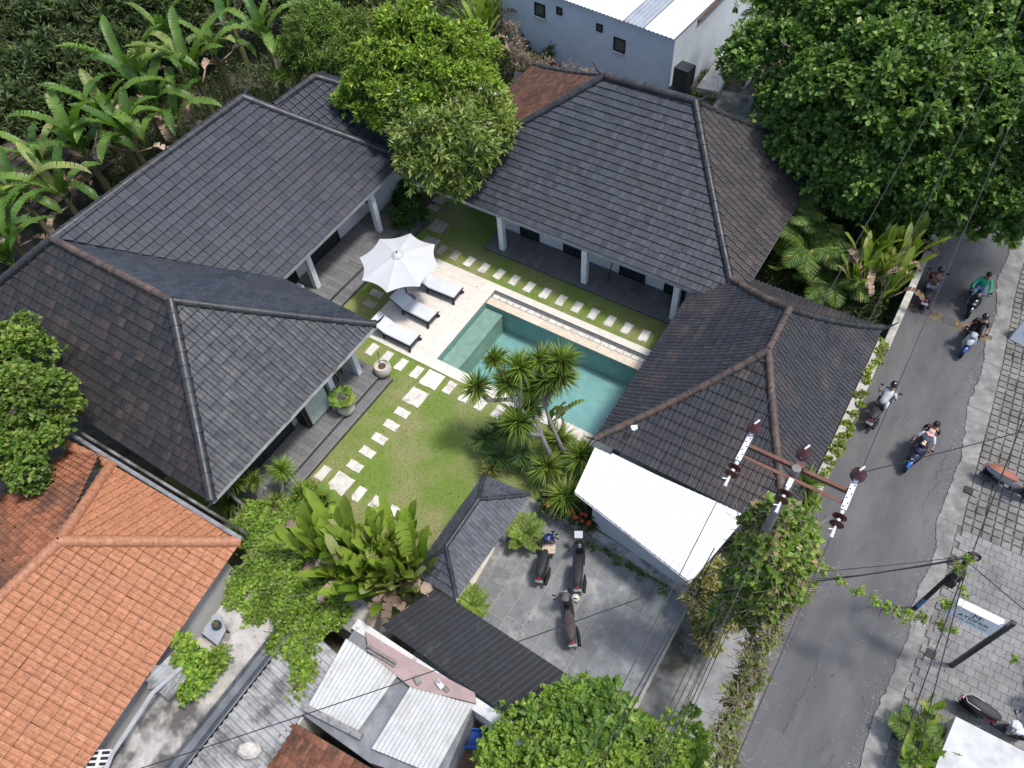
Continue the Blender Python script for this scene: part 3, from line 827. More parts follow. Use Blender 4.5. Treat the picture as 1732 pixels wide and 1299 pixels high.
r3.gutter(nA, nB, M_fascia); r3.gutter(nB, nC, M_fascia)
sf = MB(); sf.prism([(-4.6, 1.7), (9.2, 1.7), (9.2, 11.0), (-4.6, 11.0)], ZN - .16, ZN - .12); sf.build('soffit', M_soffit, nh)
wl = MB(); wl.prism([(-1.9, 3.42), (8.9, 3.42), (8.6, 10.4), (-4.0, 10.4), (-4.0, 4.4), (-1.9, 4.4)], 0, ZN - .17); wl.build('wall', M_wall, nh)
f3 = slab_part('veranda_floor', [(-1.84, 2.0), (8.9, 2.0), (8.9, 3.44), (-1.84, 3.44)], 0, .12, M_base, nh)
planks(f3, -1.82, 2.02, 8.9, 3.42, .12, .30, 1.4 / 2, M_plank)
mb = MB(); mb.box((3.5, 1.995, .134), (10.7, .02, .012)); mb.build('floor_nosing', M_lip, nh)
for x in (-1.0, 2.98, 6.92): column((x, 2.3), .12, ZN - .16, nh, .24)
for x0, x1 in ((-.8, .15), (1.35, 2.45), (4.0, 5.15), (6.0, 6.9), (7.3, 8.3)): sliding_door(nh, (x0, 3.38), (x1, 3.38), .14, 2.3, 'glass_door')
# striped towel on a dark wooden rail, leaning in the veranda
tw = thing('towel_rack', 'dark leaning pole with blue striped towel on the veranda', 'towel rack', (3.75, 2.9, .14))
mb = MB(); mb.tube([(0, 0, 0), (.12, .3, 1.7)], .022, 6); mb.tube([(-.5, .1, 1.35), (.25, .32, 1.5)], .015, 6); mb.build('rail', M_black, tw)
for i in range(4):
    mb = MB(); mb.box((-.22, .18 - .003 * i, 1.43 - .09 * i), (.5, .03, .088)); mb.build('towel_stripe', mat('towel_blue', (.02, .09, .33), .95) if i % 2 == 0 else mat('towel_white', (.55, .62, .72), .95), tw)

# ================================================================== pavilion between pool and road
eh = thing('road_pavilion', 'dark brown hip-roofed pavilion between the pool and the road', 'pavilion')
T_e = roof_mat('tile_pan_grey', [(0.0262, 0.0271, 0.0312), (0.0344, 0.0344, 0.0385), (0.0435, 0.0426, 0.0459)], (.085, .062, .055), (.50, .74), .55, rough=.55, odd=(.066, .054, .05))
ZP, ZQ = 2.55, 4.95
pA = (7.62, -5.5, ZP); pB = (13.85, -5.5, ZP); pC = (13.88, 3.3, ZP); pD = (7.62, 3.3, ZP); pS = (11.22, -1.55, ZQ); pN = (11.18, .3, ZQ)
r4 = Roof(eh, T_e, 'pan', .31, .33, ZP, ZQ, sag=.16, lift=.045)
r4.plane([pA, pB, pS]); r4.plane([pB, pC, pN, pS]); r4.plane([pC, pD, pN]); r4.plane([pD, pA, pS, pN])
for a, b in ((pA, pS), (pB, pS), (pC, pN), (pD, pN), (pS, pN)): r4.hip(a, b, .115, .36, M_cap_brown if a != pC else None, lift=.058)
r4.finish(M_cap)
horn(r4, pD, (-.8, .8, 0), eh, M_cap, .8); horn(r4, pC, (.9, .4, 0), eh, M_cap, .8); horn(r4, pN, (0, 1, 0), eh, M_cap, .7); horn(r4, pA, (-.8, -.6, 0), eh, M_cap, .6)
wl = MB(); wl.prism([(8.3, -4.9), (13.4, -4.9), (13.4, 2.8), (8.3, 2.8)], 0, ZP - .05); wl.build('wall', M_wall, eh)
mb = MB(); mb.box((7.9, -1.1, 2.42), (.5, 8.4, .06)); mb.build('soffit', M_soffit, eh)

# ================================================================== white metal-roofed shed
M_wmetal = mat('white_metal', (.68, .68, .67), .55, var=.05, scale=2, dirt=(.58, .56, .52), dirt_scale=1.6, dirt_amt=(.6, .84), stretch=(1, .4, 1))
def corrugated(name, c00, c10, c11, c01, pitch, amp, m, parent, along=0, n=None, thick=.006):
    """wavy sheet on a four-cornered patch; ribs run from the first edge (c00-c10) to the second (c01-c11)"""
    c00, c10, c11, c01 = (Vector(p) for p in (c00, c10, c11, c01))
    n = n or max(6, int(((c10 - c00).length + (c11 - c01).length) / 2 / pitch) * 6); nn = (c10 - c00).cross(c01 - c00).normalized()
    if nn.z < 0: nn = -nn
    rows = 3; V = []; F = []
    for j in range(rows):
        t = j / (rows - 1)
        for i in range(n + 1):
            s_ = i / n; ph = i / 6.0
            h = amp * (math.sin(ph * 2 * math.pi) if along == 0 else (1.0 if (i % 6) in (0, 1) else 0.0))
            p = (c00.lerp(c10, s_)).lerp(c01.lerp(c11, s_), t) + nn * h
            V.append(p)
    for j in range(rows - 1):
        for i in range(n): F.append((j * (n + 1) + i, j * (n + 1) + i + 1, (j + 1) * (n + 1) + i + 1, (j + 1) * (n + 1) + i))
    o = MB(); o.add(V, F); o = o.build(name, m, parent)
    md = o.modifiers.new('thickness', 'SOLIDIFY'); md.thickness = thick; md.offset = -1
    return o
sd = thing('shed', 'white walled shed with white ribbed metal roof below the pavilion', 'shed')
q0, q1, q2, q3 = (7.923, -7.277, 2.250), (12.117, -8.095, 2.250), (12.685, -5.506, 2.500), (7.759, -5.722, 2.500)
corrugated('metal_roof', q0, q1, q2, q3, .19, .020, M_wmetal, sd, along=1)
M_shedw = mat('bluish_render', (.56, .59, .61), .85, var=.04, scale=2, dirt=(.42, .43, .43), dirt_scale=.9, dirt_amt=(.6, .85))
w0, w1 = (8.478, -7.111), (11.801, -7.512)
mb = MB(); mb.prism([(w0[0], w0[1]), (w1[0], w1[1]), (12.35, -5.6), (8.3, -5.6)], 0, [2.22, 2.22, 2.46, 2.46]); mb.build('wall', M_shedw, sd)
mb = MB(); mb.tube([(q0[0], q0[1] - .02, 2.2), (q1[0], q1[1] - .02, 2.2)], .02, 6); mb.build('roof_edge', M_fascia_l, sd)
# low kerb wall and planter in front of the shed
kb = thing('kerb_wall', 'low pale concrete kerb wall with moss beside the parking yard', 'wall')
a, b = (7.042, -7.347), (12.083, -7.650)
d = Vector((b[0] - a[0], b[1] - a[1], 0)); rz = math.atan2(d.y, d.x)
mb = MB(); mb.box(((a[0] + b[0]) / 2, (a[1] + b[1]) / 2 + .10, .14), (d.length, .26, .30), rz); mb.build('kerb', mat('old_pale_concrete', (.40, .39, .36), .9, var=.2, scale=4, dirt=(.13, .12, .09), dirt_scale=2.2, dirt_amt=(.5, .68), bmp=.4), kb)
bed = MB(); bed.prism([(7.677, -7.269), (8.698, -7.272), (8.6, -5.7), (7.3, -6.3)], 0, .26); tag(bed.build('planting_bed', mat('brown_soil', (.07, .045, .032), .95, var=.4, scale=14, bmp=.7)), kind='structure')

# ================================================================== entrance gate with its little roof
gt = thing('entrance_gate', 'small dark tiled gate roof over the entrance beside the parked scooters', 'gate')
T_g = roof_mat('tile_shingle_blue', [(.050, .054, .064), (.070, .075, .086), (.088, .092, .102)], (.05, .05, .052), (.55, .8), .8, rough=.5, streak=(1, 1, .3))
gz, gr = 2.45, 3.3
gRS = (6.037, -11.137, 3.300); gRN = (5.874, -9.534, 3.300)
gRS = (5.95, -11.1, gr); gRN = (5.92, -9.4, gr)
gSE = (6.78, -11.95, gz); gNE = (6.86, -8.15, gz); gNW = (5.32, -8.35, gz); gSW = (5.34, -11.95, gz)
r5 = Roof(gt, T_g, 'slab', .24, .27, gz, gr, sag=.03, lift=.058, stagger=True)
r5.plane([gSE, gNE, gRN, gRS]); r5.plane([gNW, gSW, gRS, gRN]); r5.plane([gNE, gNW, gRN]); r5.plane([gSW, gSE, gRS])
for a, b in ((gSE, gRS), (gNE, gRN), (gNW, gRN), (gSW, gRS), (gRS, gRN)): r5.hip(a, b, .07, .30)
r5.finish(M_cap)
for gy in (-11.35, -8.75):
    mb = MB(); mb.box((6.05, gy, 1.2), (.5, .5, 2.4)); mb.build('gate_post', M_wall, gt)
mb = MB(); mb.box((5.85, -10.05, 1.05), (.08, 2.1, 2.1)); mb.build('gate_leaf', mat('dark_wood', (.05, .035, .026), .7, var=.3, scale=6, stretch=(1, 8, 1)), gt)
mb = MB(); mb.prism([(6.171, -9.338), (6.295, -10.994), (6.0, -11.2), (6.0, -9.4)], 0, .10); mb.build('threshold', M_deck, gt)

# ================================================================== black ribbed carport roof with its white parapet wall
bc = thing('carport', 'black ribbed metal carport roof along the parking yard', 'carport')
M_bmetal = mat('black_metal', (.022, .023, .026), .55, var=.15, scale=3, dirt=(.06, .06, .06), dirt_scale=2.5, dirt_amt=(.62, .8), spec=.4)
corrugated('metal_roof', (5.35, -13.62, 2.2), (9.9, -13.75, 2.2), (10.6, -12.1, 2.4), (6.1, -12.0, 2.4), .17, .022, M_bmetal, bc, along=1)
for x in (6.4, 8.2, 10.2):
    mb = MB(); mb.box((x, -12.3, 1.17), (.08, .08, 2.34)); mb.build('post', M_black, bc)
M_oldwhite = mat('old_white_wall', (.60, .59, .56), .85, var=.1, scale=4, dirt=(.16, .15, .14), dirt_scale=2.6, dirt_amt=(.56, .72), bmp=.3)
pw = MB(); pw.box((7.7, -13.98, 1.15), (5.9, .30, 2.5)); o = pw.build('parapet_wall', M_oldwhite); tag(o, 'long white parapet wall with grey stains beside the black carport roof', 'wall')

# ================================================================== orange-roofed house, lower left
oh = thing('orange_house', 'house with bright orange clay tile roof at the lower left', 'house')
T_o = roof_mat('tile_orange', [(.355, .152, .074), (.375, .160, .079), (.395, .170, .084)], (.33, .142, .072), (.5, .85), .5, rough=.6, odd=(.41, .182, .093), spec=.3)
T_ow = roof_mat('tile_orange_weathered', [(.22, .088, .048), (.30, .12, .062), (.36, .15, .078)], (.085, .052, .038), (.44, .64), .55, rough=.75, spec=.2)
M_cap_o = roof_mat('ridge_orange', [(.34, .15, .078), (.38, .17, .09)], (.30, .14, .08), (.5, .8), 1.2, rough=.6)
zo, zp = 2.6, 4.5
oR = (-2.78, -16.75, zp); oR2 = (-2.9, -24.5, zp); oNE = (.36, -13.9, zo); oSE = (1.85, -24.5, zo); oNW = (-4.712, -14.227, 3.100); oNW = (oNW[0], oNW[1], 3.1); oW1 = (-6.628, -14.453, 3.100); oW = (oW1[0], oW1[1], 3.1)
r6 = Roof(oh, T_o, 'flat', .295, .345, zo, zp, lift=.058)
r6.plane([oSE, oNE, oR, oR2]); r6.hip(oNE, oR, .17, .33, M_cap_o); r6.hip(oNW, oR, .17, .36, M_cap_o); r6.hip(oR, oR2, .17, .36, M_cap_o); r6.hip(oW, oNW, .15, .33, M_cap_o)
r6.plane([(oNE[0], oNE[1], oNE[2]), oNW, oR])
r6.finish(M_cap_o)
r6b = Roof(oh, T_ow, 'flat', .28, .16, 1.2, zp, lift=.058, nsingle=0)
r6b.plane([(-10.5, -24.5, 1.2), oR2, oR, oNW, oW]); r6b.finish(M_cap_o)
mb = MB(); mb.prism([(-9, -24), (1.35, -24), (.1, -14.5), (-6.5, -14.5)], -.02, 2.3, ); mb.build('wall', M_wall, oh)
mb = MB(); a, b = Vector((-6.911, -14.108, 3.000)), Vector((0.402, -13.848, 2.750)); mb.tube([a, b], .075, 8); mb.build('eave_gutter', mat('grey_lead', (.25, .25, .26), .6, var=.3, scale=3, dirt=(.08, .08, .08), dirt_scale=2), oh)
mb = MB(); mb.tube([a + Vector((.05, .22, -.05)), b + Vector((.05, .22, -.05))], .05, 8); mb.build('wall_coping', M_conc_dark, oh)

# dark tiled roofs glimpsed at the far left
lf = thing('left_bungalow', 'weathered brown tiled roof at the left edge under the banana plants', 'bungalow')
T_b = roof_mat('tile_brown', [(.07, .05, .042), (.10, .068, .054), (.13, .085, .064)], (.04, .033, .03), (.5, .75), .6, rough=.75)
r7 = Roof(lf, T_b, 'flat', .30, .34, 1.9, 3.3, nsingle=80)
lr = (-20.854, -4.784, 3.300); lx, ly = lr[0], lr[1]
c0, c1, c2, c3 = (lx + 2.3, ly - 6.0, 1.9), (lx + 2.3, ly + 1.6, 1.9), (lx - 4, ly + 1.6, 1.9), (lx - 4, ly - 6.0, 1.9)
k0, k1 = (lx - .5, ly - 3.6, 3.3), (lx - .5, ly - .6, 3.3)
r7.plane([c0, c1, k1, k0]); r7.plane([c3, c0, k0]); r7.plane([c1, c2, k1]); r7.plane([c2, c3, k0, k1])
r7.hip(c0, k0); r7.hip(c1, k1); r7.hip(k0, k1); r7.hip(c3, k0); r7.finish(M_cap_brown)
mb = MB(); mb.prism([(lx - 3, ly - 5.2), (lx + 1.6, ly - 5.2), (lx + 1.6, ly + 1), (lx - 3, ly + 1)], 0, 1.88); mb.build('wall', M_conc_dark, lf)

# ================================================================== blue-grey rendered building at the top
bb = thing('back_building', 'pale blue-grey rendered building with white metal roof at the top edge', 'building')
M_blue = mat('pale_blue_render', (.66, .70, .74), .9, var=.04, scale=1.5, dirt=(.56, .60, .65), dirt_scale=.8, dirt_amt=(.5, .8), bmp=.25, bscale=9)
wy = 15.0
B1 = (0.717, 14.765, 3.800); B0 = (-9.811, 16.160, 3.800)
dx, dy = B1[0] - B0[0], B1[1] - B0[1]; ln = math.hypot(dx, dy); ux, uy = dx / ln, dy / ln; nx, ny = -uy, ux
D = 9.0
c00, c10 = (B0[0], B0[1]), (B1[0], B1[1]); c11 = (c10[0] + nx * D, c10[1] + ny * D); c01 = (c00[0] + nx * D, c00[1] + ny * D)
mb = MB(); mb.prism([c00, c10, c11, c01], -.02, [3.7, 3.7, 4.5, 4.5]); mb.build('wall', M_blue, bb)
ov = .25
R0 = (c00[0] - ux * ov - nx * ov, c00[1] - uy * ov - ny * ov, 3.76); R1 = (c10[0] + ux * ov * .3 - nx * ov, c10[1] + uy * ov * .3 - ny * ov, 3.76)
R2 = (R1[0] + nx * (D + .5), R1[1] + ny * (D + .5), 4.62); R3 = (R0[0] + nx * (D + .5), R0[1] + ny * (D + .5), 4.62)
lerp = lambda a, b, t: tuple(a[i] + (b[i] - a[i]) * t for i in range(3))
corrugated('metal_roof', R0, lerp(R0, R1, .74), lerp(R3, R2, .74), R3, .22, .022, M_wmetal, bb)
corrugated('skylight_sheet', lerp(R0, R1, .744), lerp(R0, R1, .845), lerp(R3, R2, .845), lerp(R3, R2, .744), .22, .022, mat('clear_sheet', (.30, .33, .36), .35, var=.15, scale=2), bb)
corrugated('metal_roof', lerp(R0, R1, .85), R1, R2, lerp(R3, R2, .85), .22, .022, M_wmetal, bb)
def wall_pos(px_frac, z, out=.02): return (c00[0] + dx * px_frac - nx * out, c00[1] + dy * px_frac - ny * out, z)
rz = math.atan2(uy, ux)
for fx, z, w, h, nm in ((.245, 2.62, .62, .62, 'window'), (.365, 2.95, .30, .32, 'vent_window'), (.60, 2.85, .30, .32, 'vent_window'), (.715, 2.35, .62, .62, 'window')):
    p = wall_pos(fx, z); fr = MB(); t = .06
    fr.box((0, 0, h / 2), (w, .08, t)); fr.box((0, 0, -h / 2), (w, .08, t)); fr.box((-w / 2, 0, 0), (t, .08, h + t)); fr.box((w / 2, 0, 0), (t, .08, h + t))
    o = fr.build(nm, M_black, bb); o.location = p; o.rotation_euler.z = rz
    g = MB(); g.box((0, .01, 0), (w - t, .02, h - t)); g.build('pane', mat('dull_pane', (.10, .11, .09), .3, var=.3, scale=3), o)
    if w > .5:
        g = MB(); g.box((0, -.06, -h / 2 - .06), (w + .1, .14, .05)); g.build('sill', M_oldwhite, o)
mb = MB(); a = Vector((R1[0] - ux * .05, R1[1] - uy * .05, 3.6)); b = Vector((R2[0] - ux * .05, R2[1] - uy * .05, 4.46)); 
mb.tube([a + Vector((nx, ny, 0)) * 2.2, b], .10, 4); mb.build('verge_board', mat('brown_board', (.10, .06, .04), .8, var=.3, scale=3), bb)
# air-conditioner boxes against the corner
ac_m = mat('charcoal_box', (.03, .032, .035), .5, var=.2, scale=4)
for (p, z, s_, lab) in (((1.555, 14.266, 2.600), 2.3, (.75, .7, .95), 'black box unit on the corner of the blue-grey building, upper'), ((1.416, 14.252, 1.900), 1.3, (.9, .75, .6), 'dark open box below the black unit at the corner of the blue-grey building')):
    mb = MB(); mb.box((0, 0, 0), s_); 
    for k in range(5): mb.box((-s_[0] / 2 - .01, 0, -s_[2] / 2 + .12 + k * (s_[2] - .2) / 5), (.02, s_[1] * .8, .03))
    for sx in (-1, 1): mb.box((sx * s_[0] * .4, 0, -s_[2] / 2 - .05), (.06, s_[1] * .9, .1))
    o = mb.build('water_tank_box', ac_m); o.location = (p[0], p[1], z); o.rotation_euler.z = rz; tag(o, lab, 'box unit')

# outdoor cooling unit and a scrap of cloth
ac = thing('cooling_unit', 'white outdoor cooling unit at the inner corner of the villa', 'cooling unit', (-6.6, -4.55, .36))
mb = MB(); mb.box((0, 0, .32), (.34, .85, .62)); mb.build('casing', mat('unit_white', (.62, .63, .64), .5), ac, bevel=.015)
mb = MB(); mb.lathe([(.24, 0), (.25, .015), (.05, .02)], 18, (.175, -.08, .32), M=Matrix.Rotation(R(90), 3, 'Y')); mb.build('fan_grille', M_black, ac)
mb = MB(); 
for sy in (-1, 1): mb.box((0, sy * .3, .01), (.3, .06, .03))
mb.build('feet', M_black, ac)
rg = (8.643, -5.069, 3.250); rr = random.Random(5)
mb = MB(); vs = [(rr.uniform(-.02, .02) + .05 * i, .05 * j + rr.uniform(-.02, .02), rr.uniform(0, .05)) for i in range(5) for j in range(4)]
mb.add(vs, [(i * 4 + j, i * 4 + j + 1, i * 4 + j + 5, i * 4 + j + 4) for i in range(4) for j in range(3)])
o = mb.build('white_rag', M_wall); o.location = (rg[0], rg[1], 3.32); o.rotation_euler = (.3, -.2, .5); tag(o, 'scrap of white cloth lying on the pavilion roof', 'cloth')

# ------------------------------------------------------------------ foliage tools
def unit(a): return a / np.maximum(np.linalg.norm(a, axis=1, keepdims=True), 1e-9)
def leaf_mesh(name, C, D, L, W, fold=.22, droop=.12, wide=.45):
    """one folded diamond per leaf: base C, direction D, length L, half width W"""
    n = len(C); D = unit(D); up = unit(np.c_[RNG.normal(0, .35, n), RNG.normal(0, .35, n), np.ones(n)])
    S = unit(np.cross(D, up)); N = np.cross(S, D)
    L = np.broadcast_to(L, n)[:, None]; W = np.broadcast_to(W, n)[:, None]
    mid = C + D * L * wide
    V = np.stack([C, mid - S * W + N * W * fold, C + D * L - N * L * droop, mid + S * W + N * W * fold], 1).reshape(-1, 3)
    b = np.arange(n)[:, None] * 4
    F = np.concatenate([b + [0, 2, 1], b + [0, 3, 2]], 0)
    return mesh_np(name, V, F)

def ball_dirs(n, up=.0):
    d = unit(RNG.normal(0, 1, (n, 3))); d[:, 2] += up; return unit(d)

def blob_rosettes(blobs, dens, squash=.8, inner=.3, up=.35, clump=False):
    """points and outward directions on the skins of overlapping balls; points deep inside another ball are dropped"""
    B = np.array([[*b[0], b[1]] for b in blobs]); Ps, Ds = [], []
    if clump:
        sub = []
        for (x, y, z, r) in B:
            k = max(5, int(9 * min(r, 2.2))); dd = ball_dirs(k, .45)
            for d_ in dd:
                rs_ = RNG.uniform(.24, .46) * min(r, 1.6); q = np.array([x, y, z]) + d_ * np.array([1, 1, squash]) * (r * RNG.uniform(.72, 1.0))
                sub.append([*q, rs_])
        core = B.copy(); core[:, 3] *= .80; B = np.concatenate([core, np.array(sub)], 0)
    for i, (x, y, z, r) in enumerate(B):
        n = max(6, int(dens * 4 * math.pi * r * r)); d = ball_dirs(n, up)
        bump_ = 1 + .16 * np.sin(d[:, 0] * 5 + i) * np.cos(d[:, 1] * 6 + i * 2) + .12 * np.sin(d[:, 2] * 9 + d[:, 0] * 7 + i)
        rad = r * bump_ * np.where(RNG.random(n) < inner, RNG.uniform(.5, .9, n), RNG.uniform(.86, 1.06, n)) * np.where(RNG.random(n) < .10, RNG.uniform(1.05, 1.28, n), 1.0)
        p = np.c_[x + d[:, 0] * rad, y + d[:, 1] * rad, z + d[:, 2] * rad * squash]
        keep = np.ones(n, bool)
        for j, (X, Y, Z, Rr) in enumerate(B):
            if j != i:
                q = (p - [X, Y, Z]) / [Rr, Rr, Rr * squash]; keep &= (q ** 2).sum(1) > .52
        keep &= p[:, 2] > .05
        Ps.append(p[keep]); Ds.append(d[keep])
    return np.concatenate(Ps), np.concatenate(Ds)

def rosette_leaves(Pn, Dn, k, L, W, spread=.9, jl=.45, **kw):
    n = len(Pn); C = np.repeat(Pn, k, 0); D0 = np.repeat(Dn, k, 0)
    D = unit(D0 * RNG.uniform(.15, .8, (n * k, 1)) + RNG.normal(0, spread, (n * k, 3)) * .75 + [0, 0, .12])
    ll = L * RNG.uniform(1 - jl, 1 + jl, n * k)
    return leaf_mesh('leaves', C + RNG.normal(0, L * .12, (n * k, 3)), D, ll, ll * W, **kw)

M_bark = mat('bark', (.16, .13, .10), .95, var=.35, scale=8, bmp=.7, bscale=20, dirt=(.27, .25, .22), dirt_scale=3)
M_bark_grey = mat('smooth_grey_bark', (.22, .205, .195), .9, var=.2, scale=7, bmp=.5, bscale=26)
def trunk(base, tips, parent, r=.2, m=None, fork=.45):
    mb = MB(); base = Vector(base); c = Vector((sum(t[0] for t in tips) / len(tips), sum(t[1] for t in tips) / len(tips), min(t[2] for t in tips)))
    f = base.lerp(c, fork); f.z = max(f.z, base.z + .5)
    mb.tube([base, base.lerp(f, .5) + Vector((.05, -.04, 0)), f], [r * 1.25, r, r * .85], 8)
    for t in tips:
        t = Vector(t); k = f.lerp(t, .5) + Vector((random.uniform(-.2, .2), random.uniform(-.2, .2), .15)); mb.tube([f, k, t], [r * .6, r * .4, r * .12], 6)
    return mb.build('trunk', m or M_bark, parent, smooth=True)

def tree(name, label, cat, base, blobs, dens, k, L, W, m, r=.2, squash=.8, group=None, up=.35, inner=.3, spread=.9, tm=None, clump=True, **kw):
    o = thing(name, label, cat, group=group)
    tips = [b[0] for b in blobs][:10]; trunk(base, tips, o, r, tm)
    Pn, Dn = blob_rosettes(blobs, dens, squash, inner, up, clump)
    link_mesh('crown', rosette_leaves(Pn, Dn, k, L, W, spread, **kw), m, o)
    return o, Pn, Dn
def flowers(Pn, Dn, n, size, m, parent, name='flower'):
    idx = RNG.choice(len(Pn), n, replace=False); C = np.repeat(Pn[idx] + Dn[idx] * .12, 5, 0)
    D = unit(RNG.normal(0, 1, (n * 5, 3)) + [0, 0, .5]); link_mesh(name, leaf_mesh(name, C, D, size, size * .35), m, parent)

L_big = leaf_mat('leaf_street_tree', (.05, .115, .02), (.20, .33, .065), (.40, .46, .14), .93)
L_bright = leaf_mat('leaf_bright', (.09, .20, .02), (.32, .44, .055), (.52, .56, .12), .90)
L_frang = leaf_mat('leaf_frangipani', (.10, .165, .035), (.30, .38, .09), (.44, .44, .13), .93)
L_dark = leaf_mat('leaf_dark', (.032, .062, .018), (.125, .165, .055), (.26, .26, .10), .95)
L_mid = leaf_mat('leaf_mid', (.06, .13, .02), (.23, .33, .06), (.36, .34, .09), .94)
L_lime = leaf_mat('leaf_lime', (.10, .20, .024), (.29, .42, .06), (.42, .47, .10), .92)
L_yellow = leaf_mat('leaf_variegated', (0.182, 0.189, 0.046), (0.390, 0.364, 0.117), (0.494, 0.442, 0.208), .8)
L_blade = leaf_mat('leaf_blade', (.10, .19, .028), (.27, .37, .06), (.40, .40, .12), .93, trans=.3)
L_banana = leaf_mat('leaf_banana', (.05, .125, .02), (.155, .26, .045), (.30, .35, .10), .93, trans=.35, rough=.4)
L_heli = leaf_mat('leaf_heliconia', (.14, .24, .026), (.34, .44, .07), (.52, .52, .22), .86, trans=.35, rough=.38)
L_dry = leaf_mat('leaf_dry', (0.221, 0.150, 0.098), (0.468, 0.351, 0.260), trans=.15, rough=.9)
M_dryvine = mat('dry_vine', (.22, .17, .13), .95, var=.4, scale=12)
M_petal = mat('white_petal', (.75, .72, .66), .8)
M_red = mat('red_petal', (.55, .05, .03), .7)

# ---- street tree over the road, top right
big = [((6.410, 12.229, 5.800), 2.1), ((7.988, 12.960, 6.800), 2.3), ((10.131, 12.583, 7.300), 2.5), ((12.321, 13.680, 7.300), 2.6), ((14.358, 13.519, 6.800), 2.5), ((8.056, 10.082, 4.300), 1.7), ((8.914, 10.392, 5.800), 2.1),
       ((10.750, 9.632, 6.800), 2.3), ((12.752, 10.282, 6.800), 2.4), ((14.826, 11.017, 5.600), 2.3), ((8.433, 9.281, 3.500), 1.15), ((9.832, 8.961, 3.900), 1.55), ((11.179, 9.249, 4.600), 1.9), ((13.009, 9.466, 4.600), 1.9), ((14.824, 9.801, 4.400), 1.8),
       ((16.236, 9.982, 4.300), 1.5), ((11.279, 8.711, 3.100), 1.1), ((12.858, 9.060, 3.000), 1.05), ((14.634, 9.421, 3.100), .95), ((15.951, 9.529, 3.300), .9), ((16.302, 12.129, 6.800), 3.2), ((8.258, 16.909, 7.800), 3.2), ((11.718, 19.079, 7.800), 3.4), ((5.397, 16.600, 6.400), 2.4), ((14.659, 15.605, 7.800), 3.0)]
tree('street_tree', 'huge dark green broad-leaved tree overhanging the road', 'tree', (15.2, 17.0, 0), big, 13, 9, .215, .31, L_big, r=.45, up=.5, wide=.6)

# ---- bright green tree between the roofs
bt = [((-6.800, 4.984, 6.600), 1.37), ((-7.498, 3.741, 6.000), 1.08), ((-5.094, 4.841, 6.500), 1.26), ((-4.913, 6.357, 6.000), 1.08), ((-3.795, 4.874, 5.700), 1.01), ((-8.088, 3.190, 5.400), 0.79), ((-6.407, 3.130, 5.400), 0.97), ((-8.093, 2.450, 4.600), 0.54), ((-4.939, 3.654, 5.800), 1.08), ((-3.096, 5.303, 5.000), 0.68), ((-2.402, 4.975, 4.600), 0.43), ((-6.872, 2.496, 4.600), 0.58), ((-6.862, 5.233, 7.200), 0.94), ((-8.733, 2.715, 4.800), 0.54)]
tree('leafy_tree', 'bright yellow-green leafy tree behind the frangipani tree', 'tree', (-9.0, 9.0, 0), bt, 15, 12, .21, .2, L_bright, r=.25, up=.4)

# ---- frangipani
ft = [((-5.334, 3.186, 5.000), 1.15), ((-4.357, 4.126, 5.200), 1.25), ((-3.054, 4.188, 4.900), 1.2), ((-4.109, 2.148, 4.800), 1.2), ((-2.712, 2.442, 4.900), 1.35), ((-2.083, 3.516, 4.500), .9), ((-3.988, 1.277, 4.200), .8), ((-3.113, 1.419, 4.200), 1.0), ((-2.396, 1.685, 4.000), .85), ((-6.724, 3.910, 4.600), .7), ((-2.933, 1.171, 3.700), .55), ((-2.330, 2.135, 4.500), 1.0), ((-2.212, 1.219, 3.600), .35), ((-2.231, 4.285, 4.700), .6)]
o, Pn, Dn = tree('frangipani_tree', 'rounded frangipani tree with white blossoms at the lawn corner', 'tree', (-5.2, 4.3, 0), ft, 17, 10, .27, .15, L_frang, r=.17, up=.6, clump=False, inner=.2, tm=M_bark_grey)
flowers(Pn, Dn, 70, .10, M_petal, o, 'blossom')

# ---- trees and bushes at the edges
lt = [((-9.373, -13.091, 4.500), 1.15), ((-8.034, -14.553, 4.600), 1.3), ((-7.106, -13.905, 4.300), .85), ((-6.772, -13.684, 4.100), .5), ((-6.923, -15.454, 4.000), 1.0), ((-6.203, -15.722, 3.600), .65), ((-9.534, -14.540, 4.800), 1.5), ((-6.484, -14.582, 4.000), .65), ((-7.903, -16.029, 4.000), 1.2), ((-9.810, -12.907, 4.800), .6)]
tree('shrub_tree', 'small leafy tree at the left edge above the orange roof', 'tree', (-8.6, -15.4, 0), lt, 22, 8, .16, .34, L_mid, r=.12)
bot = [((10.501, -13.920, 3.200), .95), ((11.007, -13.081, 3.300), .8), ((11.797, -12.728, 3.200), .8), ((11.934, -13.569, 3.200), 1.0), ((10.601, -14.621, 3.200), .9), ((12.762, -12.709, 3.000), .75), ((13.420, -12.795, 2.800), .7), ((11.615, -14.413, 3.500), 1.0), ((12.819, -13.774, 3.300), 1.0), ((10.048, -14.697, 3.000), .5), ((11.279, -12.375, 3.100), .4)]
o, Pn, Dn = tree('corner_tree', 'small light green tree at the bottom edge by the black carport roof', 'tree', (10.8, -14.9, 0), bot, 34, 9, .11, .32, L_lime, r=.1, inner=.2)
b2 = [((11.071, -12.910, 3.700), .45), ((11.609, -12.421, 3.700), .4), ((12.122, -12.627, 3.600), .45), ((10.624, -13.551, 3.600), .35), ((11.554, -13.205, 3.900), .5)]
Pn, Dn = blob_rosettes(b2, 26, .7); link_mesh('large_leaves', rosette_leaves(Pn, Dn, 6, .22, .27), leaf_mat('leaf_glossy', (0.065, 0.143, 0.026), (0.182, 0.299, 0.052), (0.338, 0.429, 0.104), .9), o)
wb = [((13.218, -12.171, 2.200), .6), ((13.672, -11.495, 1.900), .5), ((13.822, -12.430, 2.200), .7), ((14.416, -11.785, 1.600), .5), ((13.386, -12.893, 2.400), .7)]
